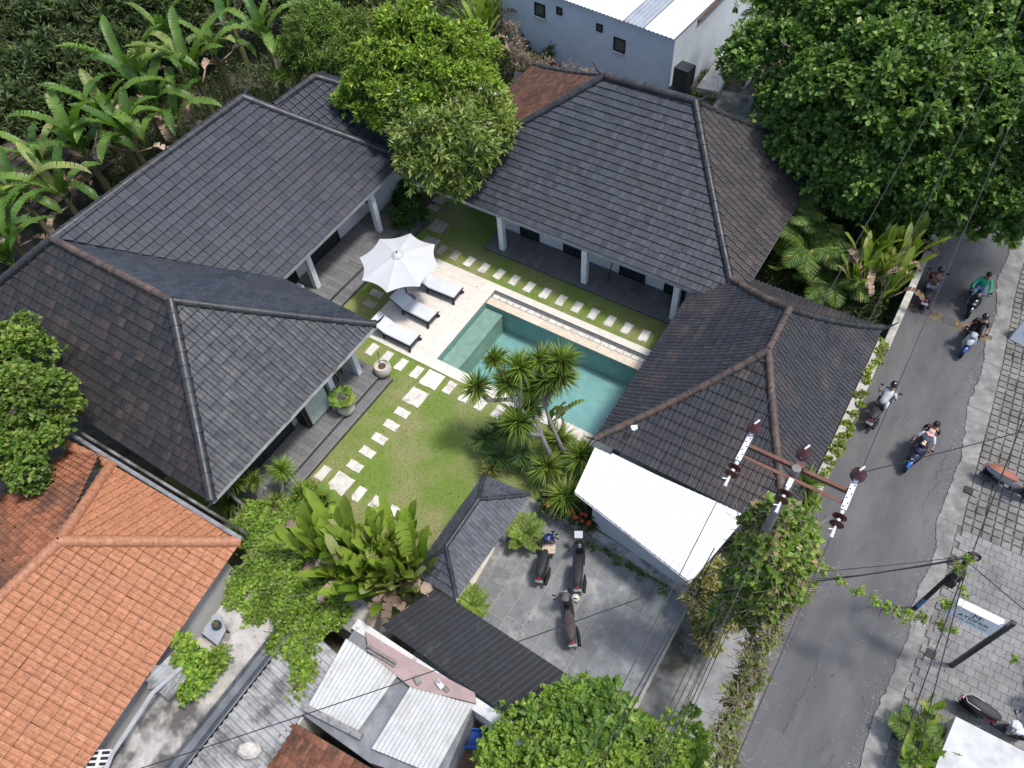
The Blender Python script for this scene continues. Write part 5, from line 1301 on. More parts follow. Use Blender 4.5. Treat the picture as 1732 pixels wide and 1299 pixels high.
creeper('wall_creeper', 'thin green creeper along the top of the roadside wall', [((14.15 + random.uniform(-.14, .14), random.uniform(-5.2, 3.4), 2.02), random.uniform(.03, .13)) for i in range(60)], 130, 4, .085, .4, leaf_mat('leaf_creeper_lime', (0.130, 0.208, 0.026), (0.312, 0.390, 0.065), (0.520, 0.468, 0.260), .9), .5, 30)
creeper('roadside_tuft', 'spiky strap-leaved plant and creeper under the utility pole crossarm', [((13.583, -3.847, 2.200), .35), ((13.948, -4.030, 2.100), .35), ((13.711, -4.680, 2.200), .35), ((13.486, -4.928, 2.400), .4)], 50, 5, .14, .35, L_lime, .8, 30)
o = link_mesh('strap_plant', tuft_mesh('strap_plant', 110, .75, .03, L_blade, .6), None); o.location = (13.714, -3.770, 2.500); tag(o, 'spray of strap leaves on the roadside wall below the crossarm', 'plant')
creeper('overhead_creeper', 'green creeper hanging on the cable across the road to the leaning pole', [((14.99, -6.79, 4.00), 0.14), ((15.41, -6.90, 4.00), 0.12), ((15.87, -6.85, 3.90), 0.12), ((16.33, -6.80, 3.80), 0.11), ((16.73, -6.78, 3.70), 0.14), ((17.10, -6.69, 3.60), 0.16), ((17.49, -6.54, 3.60), 0.11), ((17.95, -6.49, 3.50), 0.13), ((18.22, -6.46, 3.50), 0.09), ((17.85, -4.88, 3.80), 0.14), ((18.00, -4.61, 4.00), 0.13), ((17.89, -5.86, 3.60), 0.14), ((18.19, -5.32, 3.60), 0.11), ((19.81, -6.12, 3.00), 0.07)], 75, 5, .085, .38, L_lime, .8, 120)
creeper('hibiscus', 'dark green hibiscus bush with red flowers in front of the shed', [((7.531, -7.211, 0.700), .40), ((8.145, -7.131, 0.600), .35), ((7.011, -7.272, 0.700), .35), ((8.489, -7.157, 0.450), .2)], 60, 6, .13, .3, L_dark, .8, 0, 'bush')
mb = MB()
for k in range(16):
    a = ((7.183, -7.368, 0.950), (7.687, -7.292, 1.000), (8.101, -7.259, 0.950), (8.431, -7.266, 0.800))[k % 4]; mb2 = MB(); c = (a[0] + random.uniform(-.25, .25), a[1] + random.uniform(-.25, .25), a[2] + random.uniform(0, .1)); mb2.lathe([(.01, 0), (.045, .03), (.06, .05)], 6, c); mb2.build('flower', M_red, bpy.data.objects['hibiscus'])
creeper('moss_strip', 'green moss and weeds along the foot of the kerb wall', [((8.84, -7.78, 0.04), 0.12), ((9.72, -7.82, 0.04), 0.12), ((10.57, -7.85, 0.04), 0.12), ((11.39, -7.89, 0.04), 0.12)] + [((8.7 + .13 * i + random.uniform(-.05, .05), -7.62 + random.uniform(-.08, .08) , .03), random.uniform(.06, .13)) for i in range(26)], 120, 4, .06, .4, L_mid, .5)
creeper('ground_flowers', 'low white-flowering ground cover beside the stepping stones', [((-0.130, -10.765, 0.150), .25), ((-0.641, -10.802, 0.150), .22), ((0.321, -10.917, 0.150), .22)], 70, 5, .09, .4, L_lime, .6)
creeper('dead_vine', 'dry brown vine mat on the wall below the blue-grey building', [((-6.41, 12.77, 1.60), 0.60), ((-5.21, 12.79, 1.60), 0.55), ((-4.04, 12.82, 1.60), 0.50), ((-3.11, 12.94, 1.70), 0.40), ((-6.96, 12.85, 2.20), 0.50), ((-7.45, 13.25, 2.80), 0.40)], 10, 4, .18, .12, L_dry, .7, 700)
creeper('bank_weeds', 'patchy weeds on the ground beside the blue-grey building', [((1.13, 17.87, 0.10), 0.60), ((1.17, 20.03, 0.10), 0.60), ((1.07, 22.24, 0.10), 0.60), ((0.92, 23.85, 0.10), 0.60), ((1.35, 15.94, 0.10), 0.50), ((2.16, 16.65, 0.10), 0.40)], 20, 4, .14, .3, L_mid, .4)

# fallen leaves
def litter(name, label, rects, m, size=.06):
    C = []
    for (x0, y0, x1, y1, z0, z1, n) in rects:
        u = RNG.random(n); v = RNG.random(n); C.append(np.c_[x0 + (x1 - x0) * u, y0 + (y1 - y0) * v, z0 + (z1 - z0) * v + .012])
    C = np.concatenate(C); n = len(C); a = RNG.uniform(0, 6.28, n)
    o = link_mesh(name, leaf_mesh(name, C, np.c_[np.cos(a), np.sin(a), np.full(n, .08)], size * RNG.uniform(.5, 1.4, n), size * .28, droop=.02), m); tag(o, label, 'leaves', kind='stuff')
L_fallen = leaf_mat('leaf_fallen', (.16, .10, .05), (.36, .27, .12), (.20, .25, .07), .75, trans=.1, rough=.9)
litter('fallen_leaves', 'dry fallen leaves scattered on the road, drive and yard', [(14.5, -12, 17.8, 12, 0, 0, 260), (12.3, -12, 14.4, -6, .03, .03, 220), (6, -13, 12.2, -7.6, .02, .02, 130), (-3.4, -4.3, -.2, .4, .045, .045, 25), (0, -13, 5, -5, .02, .02, 60), (-3, .8, 7, 1.9, .02, .02, 50), (18.6, -12, 22, 10, .07, .07, 260)], L_fallen)
litter('fallen_leaves', 'dry fallen leaves on the flat cement roof', [(1.3, -20, 2.8, -14.4, 2.16, 2.16, 70)], L_fallen, .05)

# ================================================================== clutter of roofs at the bottom
M_flat = mat('flat_roof_cement', (.42, .39, .35), .9, var=.22, scale=3, dirt=(.10, .095, .085), dirt_scale=1.1, dirt_amt=(.46, .64), bmp=.5, bscale=12)
fr = thing('flat_roof_block', 'stained cement flat roof between the orange house and grey sheeting', 'building')
mb = MB(); mb.prism([(1.6, -24), (2.95, -24), (2.85, -14.2), (.9, -14.2)], -.02, 2.15); mb.build('roof_slab', M_flat, fr)
mb = MB(); mb.prism([(.95, -14.2), (5.0, -14.2), (5.0, -13.3), (.95, -13.1)], -.02, 2.05); mb.build('front_slab', M_flat, fr)
gut = mat('dark_gutter', (.07, .08, .095), .55, var=.3, scale=2.5, dirt=(.16, .165, .17), dirt_scale=1.5)
mb = MB(); prof = [(-.24, .10), (-.20, .12), (-.16, .02), (0, -.05), (.16, .02), (.20, .12), (.24, .10)]
vs = [(3.12 + a, y, 2.22 + h) for y in (-24.0, -14.6) for a, h in prof]; n = len(prof)
mb.add(vs, [(i, i + 1, n + i + 1, n + i) for i in range(n - 1)]); o = mb.build('valley_gutter', gut); tag(o, 'wide dark grey valley gutter beside the grey corrugated sheets', 'gutter')
gs = thing('sheet_roof', 'weathered grey corrugated sheet roof beside the dark gutter', 'roof')
M_grey_sheet = mat('fibre_cement', (.38, .375, .36), .9, var=.2, scale=4, dirt=(.14, .135, .125), dirt_scale=1.8, dirt_amt=(.44, .66), bmp=.3)
corrugated('sheet', (3.35, -24, 2.2), (3.35, -14.7, 2.2), (5.0, -14.9, 2.45), (5.6, -24, 2.45), .18, .036, M_grey_sheet, gs)
mb = MB(); mb.prism([(3.4, -24), (5.5, -24), (4.95, -14.9), (3.4, -14.8)], -.02, 2.1); mb.build('wall', M_oldwhite, gs)
ws = thing('white_sheet_house', 'low house with two white corrugated roof sheets and grey valley', 'house')
M_wsheet = mat('white_sheet', (.52, .52, .50), .8, var=.08, scale=3, dirt=(.38, .36, .32), dirt_scale=1.4, dirt_amt=(.5, .8))
M_tar = mat('grey_waterproofing', (.17, .175, .185), .7, var=.2, scale=3, dirt=(.28, .28, .28), dirt_scale=1.8)
A, B, C_, D_ = (4.101, -16.162, 2.450), (6.596, -16.087, 2.350), (6.603, -14.416, 2.450), (4.474, -14.656, 2.450)
corrugated('roof_sheet', (5.113, -16.336, 2.500), (6.614, -16.127, 2.500), (6.650, -14.438, 2.500), (4.845, -14.448, 2.500), .115, .026, M_wsheet, ws)
corrugated('roof_sheet', (7.165, -16.238, 2.500), (8.865, -15.872, 2.500), (8.765, -14.038, 2.500), (7.100, -14.514, 2.500), .115, .026, M_wsheet, ws)
mb = MB(); a = [(4.840, -16.552, 2.360), (7.291, -16.513, 2.360), (9.112, -16.000, 2.360), (8.757, -13.886, 2.360), (6.638, -14.043, 2.360), (4.843, -14.114, 2.360)]
mb.prism([(p[0], p[1]) for p in a], -.02, 2.36); mb.build('roof_base', M_tar, ws)
mb = MB(); a = [(5.651, -14.420, 2.500), (7.140, -14.541, 2.500), (8.813, -13.974, 2.500), (8.642, -13.774, 2.500), (6.799, -13.954, 2.500), (5.183, -14.017, 2.500)]
mb.prism([(p[0], p[1]) for p in a], 2.3, 2.53); mb.build('pink_flashing', mat('pink_cement', (.36, .26, .24), .85, var=.12, scale=4, dirt=(.24, .19, .18), dirt_scale=2), ws)
mb = MB(); a, b = (5.057, -16.388, 2.500), (6.684, -16.166, 2.500); d = Vector(b) - Vector(a); mb.box(((a[0] + b[0]) / 2, (a[1] + b[1]) / 2, 2.46), (d.length + .2, .17, .16), math.atan2(d.y, d.x)); mb.build('mortar_edge', mat('old_mortar', (.24, .23, .22), .95, var=.4, scale=9, bmp=.7), ws)
bt_ = thing('brown_tile_house', 'brown clay tiled roof at the bottom edge below the white sheets', 'house')
T_c = roof_mat('tile_clay_old', [(.13, .058, .035), (.19, .085, .05), (.25, .115, .07)], (.045, .035, .03), (.48, .68), .9, rough=.85, spec=.15)
r8 = Roof(bt_, T_c, 'flat', .26, .28, 1.5, 2.45, lift=.045, nsingle=200)
t0, t1 = (5.065, -16.808, 2.450), (7.152, -16.616, 2.450)
t0, t1 = (t0[0], t0[1], 2.45), (t1[0], t1[1], 2.45)
dv = (Vector(t1) - Vector(t0)).normalized(); dn = Vector((dv.y, -dv.x, 0))
e0_ = tuple(Vector(t0) + dn * 4.0 - Vector((0, 0, .95)) - dv * 2.0); e1_ = tuple(Vector(t1) + dn * 4.0 - Vector((0, 0, .95)) + dv * 3.0); t1b = tuple(Vector(t1) + dv * 1.6)
r8.plane([e0_, e1_, t1b, t0]); r8.finish(M_cap_brown)
mb = MB(); mb.prism([(t0[0], t0[1]), (e0_[0] + .4, e0_[1] + .3), (e1_[0], e1_[1] + .3), (t1b[0], t1b[1])], -.02, [2.3, 1.4, 1.4, 2.3]); mb.build('wall', M_oldwhite, bt_)
# grey corrugated lid on a plinth over the flat roof
ld = thing('tank_lid', 'small grey corrugated lid roof over a pipe on the flat roof', 'lid', (0, 0, 0))
corrugated('lid_sheet', (1.053, -18.121, 2.750), (1.985, -18.157, 2.750), (2.096, -17.630, 2.950), (1.217, -17.551, 2.950), .12, .022, M_grey_sheet, ld)
corrugated('lid_sheet', (1.223, -17.551, 2.960), (2.102, -17.629, 2.960), (1.945, -17.146, 2.800), (1.177, -17.069, 2.800), .12, .022, M_grey_sheet, ld)
mb = MB(); c = (1.388, -17.810, 2.400); mb.box((c[0], c[1], 2.4), (.7, .6, .7), .6); mb.build('plinth', M_conc_dark, ld)
mb = MB(); mb.tube([(1.802, -17.358, 3.020), (1.629, -18.230, 3.020), (1.639, -19.826, 2.600), (1.715, -20.142, 2.500)], .06, 6); o = mb.build('grey_pipe', mat('grey_pvc', (.36, .36, .36), .6, var=.15, scale=4)); tag(o, 'long grey pipe lying from the corrugated lid down the flat roof', 'pipe')
mb = MB(); c = (1.400, -20.095, 2.400); mb.box((0, 0, 0), (.55, .42, .10))
for i in range(2):
    for j in range(3): mb.box((-.15 + .3 * i, -.13 + .13 * j, .052), (.2, .07, .02), mi=1)
o = mb.build('ventilation_block', [M_oldwhite, M_black]); o.location = (c[0], c[1], 2.5); o.rotation_euler.z = .6; tag(o, 'pierced white ventilation block at the bottom left corner', 'block')
# grey board with plant tub
gb = thing('grey_board', 'tilted grey board on the flat roof beside the creeper', 'board'); a = [(1.262, -16.441, 2.400), (1.873, -16.448, 2.400), (1.753, -16.008, 2.400), (1.304, -15.794, 2.400), (1.128, -15.900, 2.400)]
mb = MB(); mb.prism([(p[0], p[1]) for p in a], 2.36, 2.40); mb.build('board', mat('grey_board', (.30, .32, .35), .6, var=.1, scale=3), gb)
for p in a[:3]: mb = MB(); mb.box((p[0], p[1], 2.26), (.05, .05, .2)); mb.build('leg', M_black, gb)
o = pot('plant_pot', 'small dark pot with a seedling on the grey board', (1.519, -16.053, 2.400), 2.41, .13, .24, mat('dark_plastic', (.05, .045, .04), .6))
put(HEL[1], o, (0, 0, .12), 1.0, .25); put(HEL[2], o, (0, 0, .12), 3.0, .22)
mb = MB(); c = (4.563, -17.907, 2.620); mb.lathe([(.28, 0), (.30, .2), (.22, .32), (.05, .34)], 7, (0, 0, 0)); o = mb.build('crumpled_sack', mat('pale_sack', (.50, .46, .40), .9, var=.25, scale=5, bmp=.8, bscale=9)); o.location = (c[0], c[1], 2.42); o.scale = (1.1, .75, .8); o.rotation_euler.z = .5; tag(o, 'crumpled pale sack lying on the grey corrugated sheets', 'sack')
for p, s_, lab in (((7.185, -14.302, 2.550), (.26, .14, .09), 'grey brick on the pink flashing, left of the white one'), ((7.759, -14.089, 2.550), (.26, .14, .08), 'white brick on the pink flashing'), ((7.973, -14.096, 2.550), (.16, .10, .08), 'dark half brick beside the white one on the flashing')):
    mb = MB(); mb.box((0, 0, 0), s_); o = mb.build('brick', M_oldwhite if 'white brick' in lab else M_conc_dark, bevel=.01); o.location = (p[0], p[1], 2.58); o.rotation_euler.z = random.uniform(-.6, .2); tag(o, lab, 'brick')
mb = MB(); a, b = Vector((5.510, -14.294, 2.580)), Vector((6.455, -14.263, 2.580)); mb.tube([a, b], .045, 6); mb.tube([a + Vector((.06, -.1, 0)), b + Vector((.02, -.08, 0))], .03, 6); o = mb.build('weathered_stick', mat('grey_wood', (.22, .20, .18), .9, var=.3, scale=8)); tag(o, 'weathered grey stick lying on the pink flashing', 'stick')
# crates and junk in the gap beside the parapet wall
jk = [(8.956, -14.603, 0.900), (8.791, -14.805, 0.800), (8.653, -14.443, 0.900)]
cr = thing('blue_crate', 'blue plastic crate in the gap below the white sheets', 'crate', (jk[0][0], jk[0][1], 1.2), .5); M_bluep = mat('blue_plastic', (.01, .10, .42), .45)
for c, d in (((0, 0, 0), (.62, .44, .03)), ((0, .22, .14), (.64, .03, .28)), ((0, -.22, .14), (.64, .03, .28)), ((.31, 0, .14), (.03, .44, .28)), ((-.31, 0, .14), (.03, .44, .28))): mb = MB(); mb.box(c, d); mb.build('crate_side', M_bluep, cr)
sp_ = MB(); sp_.box((jk[0][0] - .2, jk[0][1] - .1, .55), (1.8, 1.2, 1.1)); o = sp_.build('junk_platform', mat('rust_board', (.12, .075, .05), .9, var=.3, scale=4)); tag(o, 'rusty brown platform under the blue crate', 'platform')
for (dx, dy, r_, m_, lab) in ((-.55, .15, .16, (.42, .36, .28), 'beige bucket beside the blue crate'), (-.35, .45, .13, (.02, .25, .28), 'teal basin behind the beige bucket'), (-.75, .0, .06, (.5, .03, .04), 'small red can at the edge of the white sheets')):
    mb = MB(); mb.lathe([(r_ * .8, 0), (r_, r_ * 1.4), (r_ * .9, r_ * 1.4), (r_ * .72, .03)], 12); o = mb.build('bucket', mat('plastic_%d' % int(dx * -100), m_, .5), smooth=True); o.location = (jk[0][0] + dx, jk[0][1] + dy, 1.11); tag(o, lab, 'bucket')
# lower wall by the crates
mb = MB(); a, b = (8.378, -13.754), (10.113, -13.815); mb.box((9.95, -14.0, .9), (1.6, .22, 1.9), .0); o = mb.build('grey_wall', M_conc_dark); tag(o, 'grey cement wall end beside the blue crate', 'wall')

# ================================================================== roadside wall
rw_ = thing('roadside_wall', 'long low plastered wall with pale top along the road', 'wall')
M_rwall = mat('aged_plaster', (.34, .32, .28), .9, var=.25, scale=3, dirt=(.14, .13, .10), dirt_scale=1.5, dirt_amt=(.48, .66), bmp=.4)
mb = MB(); mb.box((14.12, -1.3, .98), (.26, 9.4, 1.96)); mb.build('wall', M_rwall, rw_)
mb = MB(); mb.box((14.12, -1.3, 1.985), (.32, 9.4, .05)); mb.build('coping', mat('pale_coping', (.46, .44, .39), .9, var=.25, scale=4, dirt=(.18, .17, .14), dirt_scale=2), rw_)
nw_ = thing('planter_wall', 'white-topped boundary wall under the yellowish heliconia', 'wall')
mb = MB(); mb.box((14.30, 9.9, .7), (.22, 12.6, 1.4)); mb.build('wall', M_rwall, nw_)
mb = MB(); mb.box((14.30, 9.9, 1.42), (.24, 12.6, .05)); mb.build('coping', MATS['pale_coping'], nw_)
# planter block bottom right
pb = thing('planter_block', 'large pale cement planter block at the bottom right corner', 'planter'); a = [(19.439, -8.694, 0.900), (19.562, -7.312, 0.900), (21.752, -7.259, 0.900), (21.625, -8.740, 0.900), (19.431, -9.495, 0.900)]
mb = MB(); mb.prism([(p[0], p[1]) for p in a[::-1]], 0, .9); mb.build('block', mat('pale_cement', (.52, .52, .50), .85, var=.12, scale=2.5, dirt=(.36, .36, .35), dirt_scale=1.8, bmp=.2), pb)
# low strip beside the blue-grey building
sb = thing('cement_bank', 'broken pale cement strip beside the blue-grey building', 'wall'); a = [(1.486, 16.467, 0.400), (2.583, 16.636, 0.400), (2.056, 21.493, 0.400), (1.329, 21.645, 0.400)]
mb = MB(); mb.prism([(p[0], p[1]) for p in a], -.02, .4); mb.build('slab', mat('chalky_cement', (.60, .58, .53), .9, var=.2, scale=6, dirt=(.3, .28, .24), dirt_scale=2, bmp=.6), sb)
ls = thing('low_store', 'low grey flat-roofed store beside the street tree', 'store'); a = [(3.682, 11.994, 2.400), (5.365, 12.390, 2.400), (5.059, 14.727, 2.400), (3.476, 14.433, 2.400)]
mb = MB(); mb.prism([(p[0], p[1]) for p in a], -.02, 2.0); mb.build('wall', M_conc_dark, ls)
fw_ = thing('far_wall', 'pale grey wall glimpsed left of the street tree', 'wall'); a, b = (3.340, 18.006), (3.537, 23.671)
mb = MB(); d = Vector((b[0] - a[0], b[1] - a[1], 0)); mb.box(((a[0] + b[0]) / 2, (a[1] + b[1]) / 2, 1.1), (d.length, .2, 2.2), math.atan2(d.y, d.x)); mb.build('wall', M_shedw, fw_)
dk = thing('dark_canopy', 'flat dark sheet roof between the bright tree and guest house', 'canopy'); a = [(-3.925, 7.684, 2.600), (-2.659, 9.354, 2.600), (-3.120, 10.949, 2.600), (-5.483, 10.554, 2.600)]
for i in range(3):
    t0_, t1_ = i / 3 + .004, (i + 1) / 3 - .004; f = lambda p, q, t: (p[0] + (q[0] - p[0]) * t, p[1] + (q[1] - p[1]) * t)
    mb = MB(); mb.prism([f(a[0], a[3], t0_), f(a[1], a[2], t0_), f(a[1], a[2], t1_), f(a[0], a[3], t1_)], 2.55, 2.6); mb.build('sheet', M_bmetal, dk)
mb = MB(); mb.box((a[0][0] + .8, a[0][1] + 1, 1.27), (.1, .1, 2.55)); mb.build('post', M_black, dk)

# ================================================================== parasol and loungers
M_canvas = mat('white_canvas', (.52, .52, .515), .9, var=.03, scale=3)
um = thing('parasol', 'large white octagonal parasol over the pool loungers', 'parasol', (-2.86, -2.05, .04))
NP, RIM = 8, 1.62
def umb_ring(i): 
    a = 2 * math.pi * i / NP + R(21); return math.cos(a), math.sin(a)
for i in range(NP):
    mb = MB(); (x0, y0), (x1, y1) = umb_ring(i), umb_ring(i + 1); rows = 6; cols = 6; vs = []
    for r_ in range(rows + 1):
        t = r_ / rows
        for c_ in range(cols + 1):
            s_ = c_ / cols; k = 4 * s_ * (1 - s_); rad = RIM * t * (1 - .085 * k * t)
            x, y = (x0 + (x1 - x0) * s_) * rad, (y0 + (y1 - y0) * s_) * rad
            z = 2.62 - .40 * t - .03 * t * t - .02 * k * math.sin(math.pi * t)
            vs.append((x, y, z))
    mb.add(vs, [(r_ * (cols + 1) + c_, (r_ + 1) * (cols + 1) + c_, (r_ + 1) * (cols + 1) + c_ + 1, r_ * (cols + 1) + c_ + 1) for r_ in range(rows) for c_ in range(cols)])
    mb.build('canopy_panel', M_canvas, um, smooth=True)
    mb = MB(); mb.tube([(0, 0, 2.5), (x0 * RIM * .97, y0 * RIM * .97, 2.10)], .012, 5); mb.build('rib', M_black, um)
mb = MB(); mb.lathe([(.22, 2.565), (.20, 2.60), (.10, 2.66), (.03, 2.69)], 16); mb.build('vent_cap', M_canvas, um, smooth=True)
mb = MB(); mb.lathe([(.02, 2.69), (.035, 2.72), (.02, 2.77)], 8); mb.build('finial', M_black, um)
for k in range(8):
    mb = MB(); a = k * math.pi / 4; mb.box((math.cos(a) * .225, math.sin(a) * .225, 2.567), (.03, .10, .006), a); mb.build('vent_slot', mat('slot_grey', (.35, .36, .36), .9), um)
mb = MB(); mb.tube([(0, 0, 0), (0, 0, 2.6)], .028, 8); mb.build('pole', M_black, um)
mb = MB(); mb.lathe([(.32, 0), (.32, .06), (.05, .10), (.045, .35)], 16); mb.build('base', mat('granite', (.2, .2, .2), .7, var=.3, scale=30), um)

M_cush = mat('white_cushion', (.58, .60, .63), .9, var=.07, scale=4, bmp=.3, bscale=18)
M_wick = mat('dark_wicker', (.035, .032, .034), .7, var=.3, scale=40, bmp=.5, bscale=60)
def lounger():
    o = thing('sun_lounger', 'lounger', 'sun lounger', group='sun loungers beside the pool'); L0, W = 1.30, .66   # foot towards +x
    mb = MB(); mb.box((.0, 0, .28), (L0 + .05, W, .10)); mb.build('frame', M_wick, o, bevel=.015)
    e = R(26); bl = .72; bx = -L0 / 2
    M = Matrix.Rotation(e, 4, 'Y')
    c = Vector((bx, 0, .33)) + Vector((-math.cos(e) * bl / 2, 0, math.sin(e) * bl / 2))
    mb = MB(); mb.box(c, (bl, W, .06), M=M.to_3x3()); mb.build('back_frame', M_wick, o, bevel=.01)
    mb = MB(); mb.box((.0, 0, .375), (L0, W - .02, .085)); mb.build('seat_cushion', M_cush, o, bevel=.025)
    c2 = c + M.to_3x3() @ Vector((0, 0, .07)); mb = MB(); mb.box(c2, (bl, W - .02, .08), M=M.to_3x3()); mb.build('back_cushion', M_cush, o, bevel=.025)
    for sx, sy in ((1, 1), (1, -1), (-1, 1), (-1, -1)):
        mb = MB(); mb.box((sx * (L0 / 2 - .06) - (.0 if sx > 0 else .1), sy * (W / 2 - .03), .115), (.07, .06, .23)); mb.build('leg', M_wick, o)
    for sy in (1, -1):
        mb = MB(); mb.lathe([(.03, -.02), (.06, -.02), (.06, .02), (.03, .02)], 10, (L0 / 2 - .02, sy * (W / 2 + .03), .07), M=Matrix.Rotation(R(90), 3, 'X')); mb.build('wheel', M_black, o)
        mb = MB(); mb.tube([(L0 / 2, sy * (W / 2 - .02), .33), (L0 / 2 + .06, sy * (W / 2 + .02), .36)], .022, 6); mb.build('handle', M_black, o)
    return o
lg = lounger()
for i, (x, y, lab) in enumerate(((-1.78, -3.86, 'white cushioned sun lounger nearest the villa corner, fully in the sun'), (-1.86, -2.50, 'white cushioned sun lounger in the middle, its headrest in parasol shade'), (-1.72, -1.00, 'white cushioned sun lounger half hidden under the parasol'))):
    o = lg if i == 0 else copy_tree(lg); o.location = (x, y, .04); o.rotation_euler.z = (0.0, -.03, .04)[i]; o['label'] = lab
# chair on the villa veranda
ch = thing('veranda_chair', 'dark chair with pale rounded rail on the villa veranda', 'chair', (-2.75, -6.75, .32), .4)
mb = MB(); mb.box((0, 0, .42), (.5, .5, .06)); mb.build('seat', M_wick, ch)
mb = MB(); mb.tube([(-.25 + .5 * 0, -.25, .45), (-.28, -.28, .75), (0, -.36, .82), (.28, -.28, .75), (.25, -.25, .45)], .02, 6); mb.build('rail', M_fascia_l, ch)
for sx in (-1, 1):
    for sy in (-1, 1): mb = MB(); mb.box((sx * .21, sy * .21, .2), (.04, .04, .4)); mb.build('leg', M_black, ch)

# ================================================================== scooters
M_tyre = mat('tyre', (.015, .015, .016), .85); M_rim = mat('rim', (.10, .10, .105), .4, .8); M_chrome = mat('chrome', (.55, .55, .57), .2, 1.0)
M_plastic = mat('black_plastic', (.018, .018, .02), .5); M_tail = mat('tail_lamp', (.38, .012, .02), .2, coat=.6); M_lens = mat('lamp_lens', (.55, .57, .60), .12, coat=.6); M_plate = mat('number_plate', (.55, .55, .54), .6)
def paint(name, c): return mat('paint_' + name, c, .3, coat=.5)
def loft(rings, name, m, parent, smooth=True):
    mb = MB(); n = len(rings[0]); vs = [p for r_ in rings for p in r_]
    fs = [(i * n + k, i * n + (k + 1) % n, (i + 1) * n + (k + 1) % n, (i + 1) * n + k) for i in range(len(rings) - 1) for k in range(n)]
    fs += [tuple(range(n - 1, -1, -1)), tuple(range((len(rings) - 1) * n, len(rings) * n))]
    mb.add(vs, fs); return mb.build(name, m, parent, smooth=smooth)
def ringx(x, z0, z1, hw, n=12, e=.75):
    zc, hz = (z0 + z1) / 2, (z1 - z0) / 2; out = []
    for k in range(n):
        t = 2 * math.pi * k / n; c, s_ = math.cos(t), math.sin(t)
        out.append((x, math.copysign(abs(c) ** e, c) * hw, zc + math.copysign(abs(s_) ** e, s_) * hz))
    return out
def ringz(z, x0, x1, hw, n=12, e=.75):
    xc, hx = (x0 + x1) / 2, (x1 - x0) / 2
    return [(xc + math.copysign(abs(math.cos(2 * math.pi * k / n)) ** e, math.cos(2 * math.pi * k / n)) * hx, math.copysign(abs(math.sin(2 * math.pi * k / n)) ** e, math.sin(2 * math.pi * k / n)) * hw, z) for k in range(n)]
def scooter(label, loc, heading, body, seat, accent=None, lean=0.0, steer=0.0, group='motor scooters', plate=True, rack=False):
    o = thing('motor_scooter', label, 'scooter', loc, heading, group); o.rotation_euler = (lean, 0, heading)
    for x in (.62, -.60):
        t = MB(); t.lathe([(.17, -.045), (.245, -.05), (.275, -.02), (.275, .02), (.245, .05), (.17, .045)], 20, (0, 0, 0), M=Matrix.Rotation(R(90), 3, 'X'))
        w = t.build('wheel', M_tyre, o, smooth=True); w.location = (x, 0, .275)
        if x > 0: w.rotation_euler.z = steer
        r_ = MB(); r_.lathe([(.03, -.05), (.05, -.05), (.05, .05), (.03, .05)], 10, M=Matrix.Rotation(R(90), 3, 'X'))
        for k in range(5): r_.tube([(0, 0, 0), (.175 * math.cos(k * 1.257), 0, .175 * math.sin(k * 1.257))], .014, 5)
        r_.build('rim', M_rim, w)
    loft([ringx(-.90, .60, .68, .05), ringx(-.78, .50, .74, .10), ringx(-.50, .40, .76, .145), ringx(-.20, .34, .74, .15), ringx(-.02, .30, .66, .13), ringx(.06, .28, .50, .10)], 'body', body, o)
    loft([ringx(-.84, .73, .79, .05), ringx(-.74, .72, .83, .12), ringx(-.50, .73, .84, .145), ringx(-.30, .72, .815, .15), ringx(-.10, .71, .80, .13), ringx(.06, .68, .76, .07)], 'seat', seat, o)
    mb = MB(); mb.box((.20, 0, .27), (.42, .30, .07)); mb.build('footboard', M_plastic, o, bevel=.02)
    loft([ringz(.24, .36, .46, .13), ringz(.45, .37, .47, .18), ringz(.70, .36, .47, .21), ringz(.90, .30, .42, .17), ringz(.96, .30, .40, .10)], 'leg_shield', accent or body, o)
    loft([ringx(.44, .50, .86, .16), ringx(.54, .56, .84, .13), ringx(.62, .64, .78, .07)], 'front_fairing', accent or body, o)
    mb = MB(); mb.box((.635, 0, .72), (.03, .12, .08)); mb.build('headlight', M_lens, o, bevel=.01)
    loft([ringx(.42, .50, .56, .05), ringx(.55, .545, .60, .065), ringx(.70, .53, .585, .065), ringx(.84, .43, .48, .045)], 'front_fender', body, o)
    for sy in (-1, 1):
        mb = MB(); mb.tube([(.44, sy * .07, .62), (.62, sy * .07, .275)], .02, 6); mb.build('fork', M_plastic, o)
    hb = MB(); hb.tube([(.24, .34, .99), (.34, .16, 1.0), (.36, 0, .98), (.34, -.16, 1.0), (.24, -.34, .99)], .017, 6); hb = hb.build('handlebar', M_plastic, o, smooth=True)
    if steer: hb.rotation_euler.z = steer; hb.location = (.36 - .36 * math.cos(steer), -.36 * math.sin(steer), 0)
    loft([ringx(.24, .93, 1.02, .09), ringx(.34, .92, 1.06, .13), ringx(.44, .90, 1.02, .09), ringx(.48, .93, .99, .05)], 'cowl', body if accent is None else accent, hb)
    for sy in (-1, 1):
        mb = MB(); mb.tube([(.29, sy * .25, 1.0), (.31, sy * .31, 1.14)], .008, 5); mb.ball((.31, sy * .33, 1.17), (.02, .065, .045), 8, 6); mb.build('mirror', M_plastic, hb, smooth=True)
        mb = MB(); mb.tube([(.27, sy * .27, .993), (.235, sy * .36, .988)], .024, 6); mb.build('grip', M_tyre, hb)
    mb = MB(); mb.box((-.895, 0, .66), (.05, .15, .08)); mb.build('tail_lamp', M_tail, o, bevel=.015)
    mb = MB(); mb.tube([(-.45, .14, .80), (-.80, .13, .84), (-.92, 0, .85), (-.80, -.13, .84), (-.45, -.14, .80)], .014, 6); mb.build('grab_rail', M_rim, o, smooth=True)
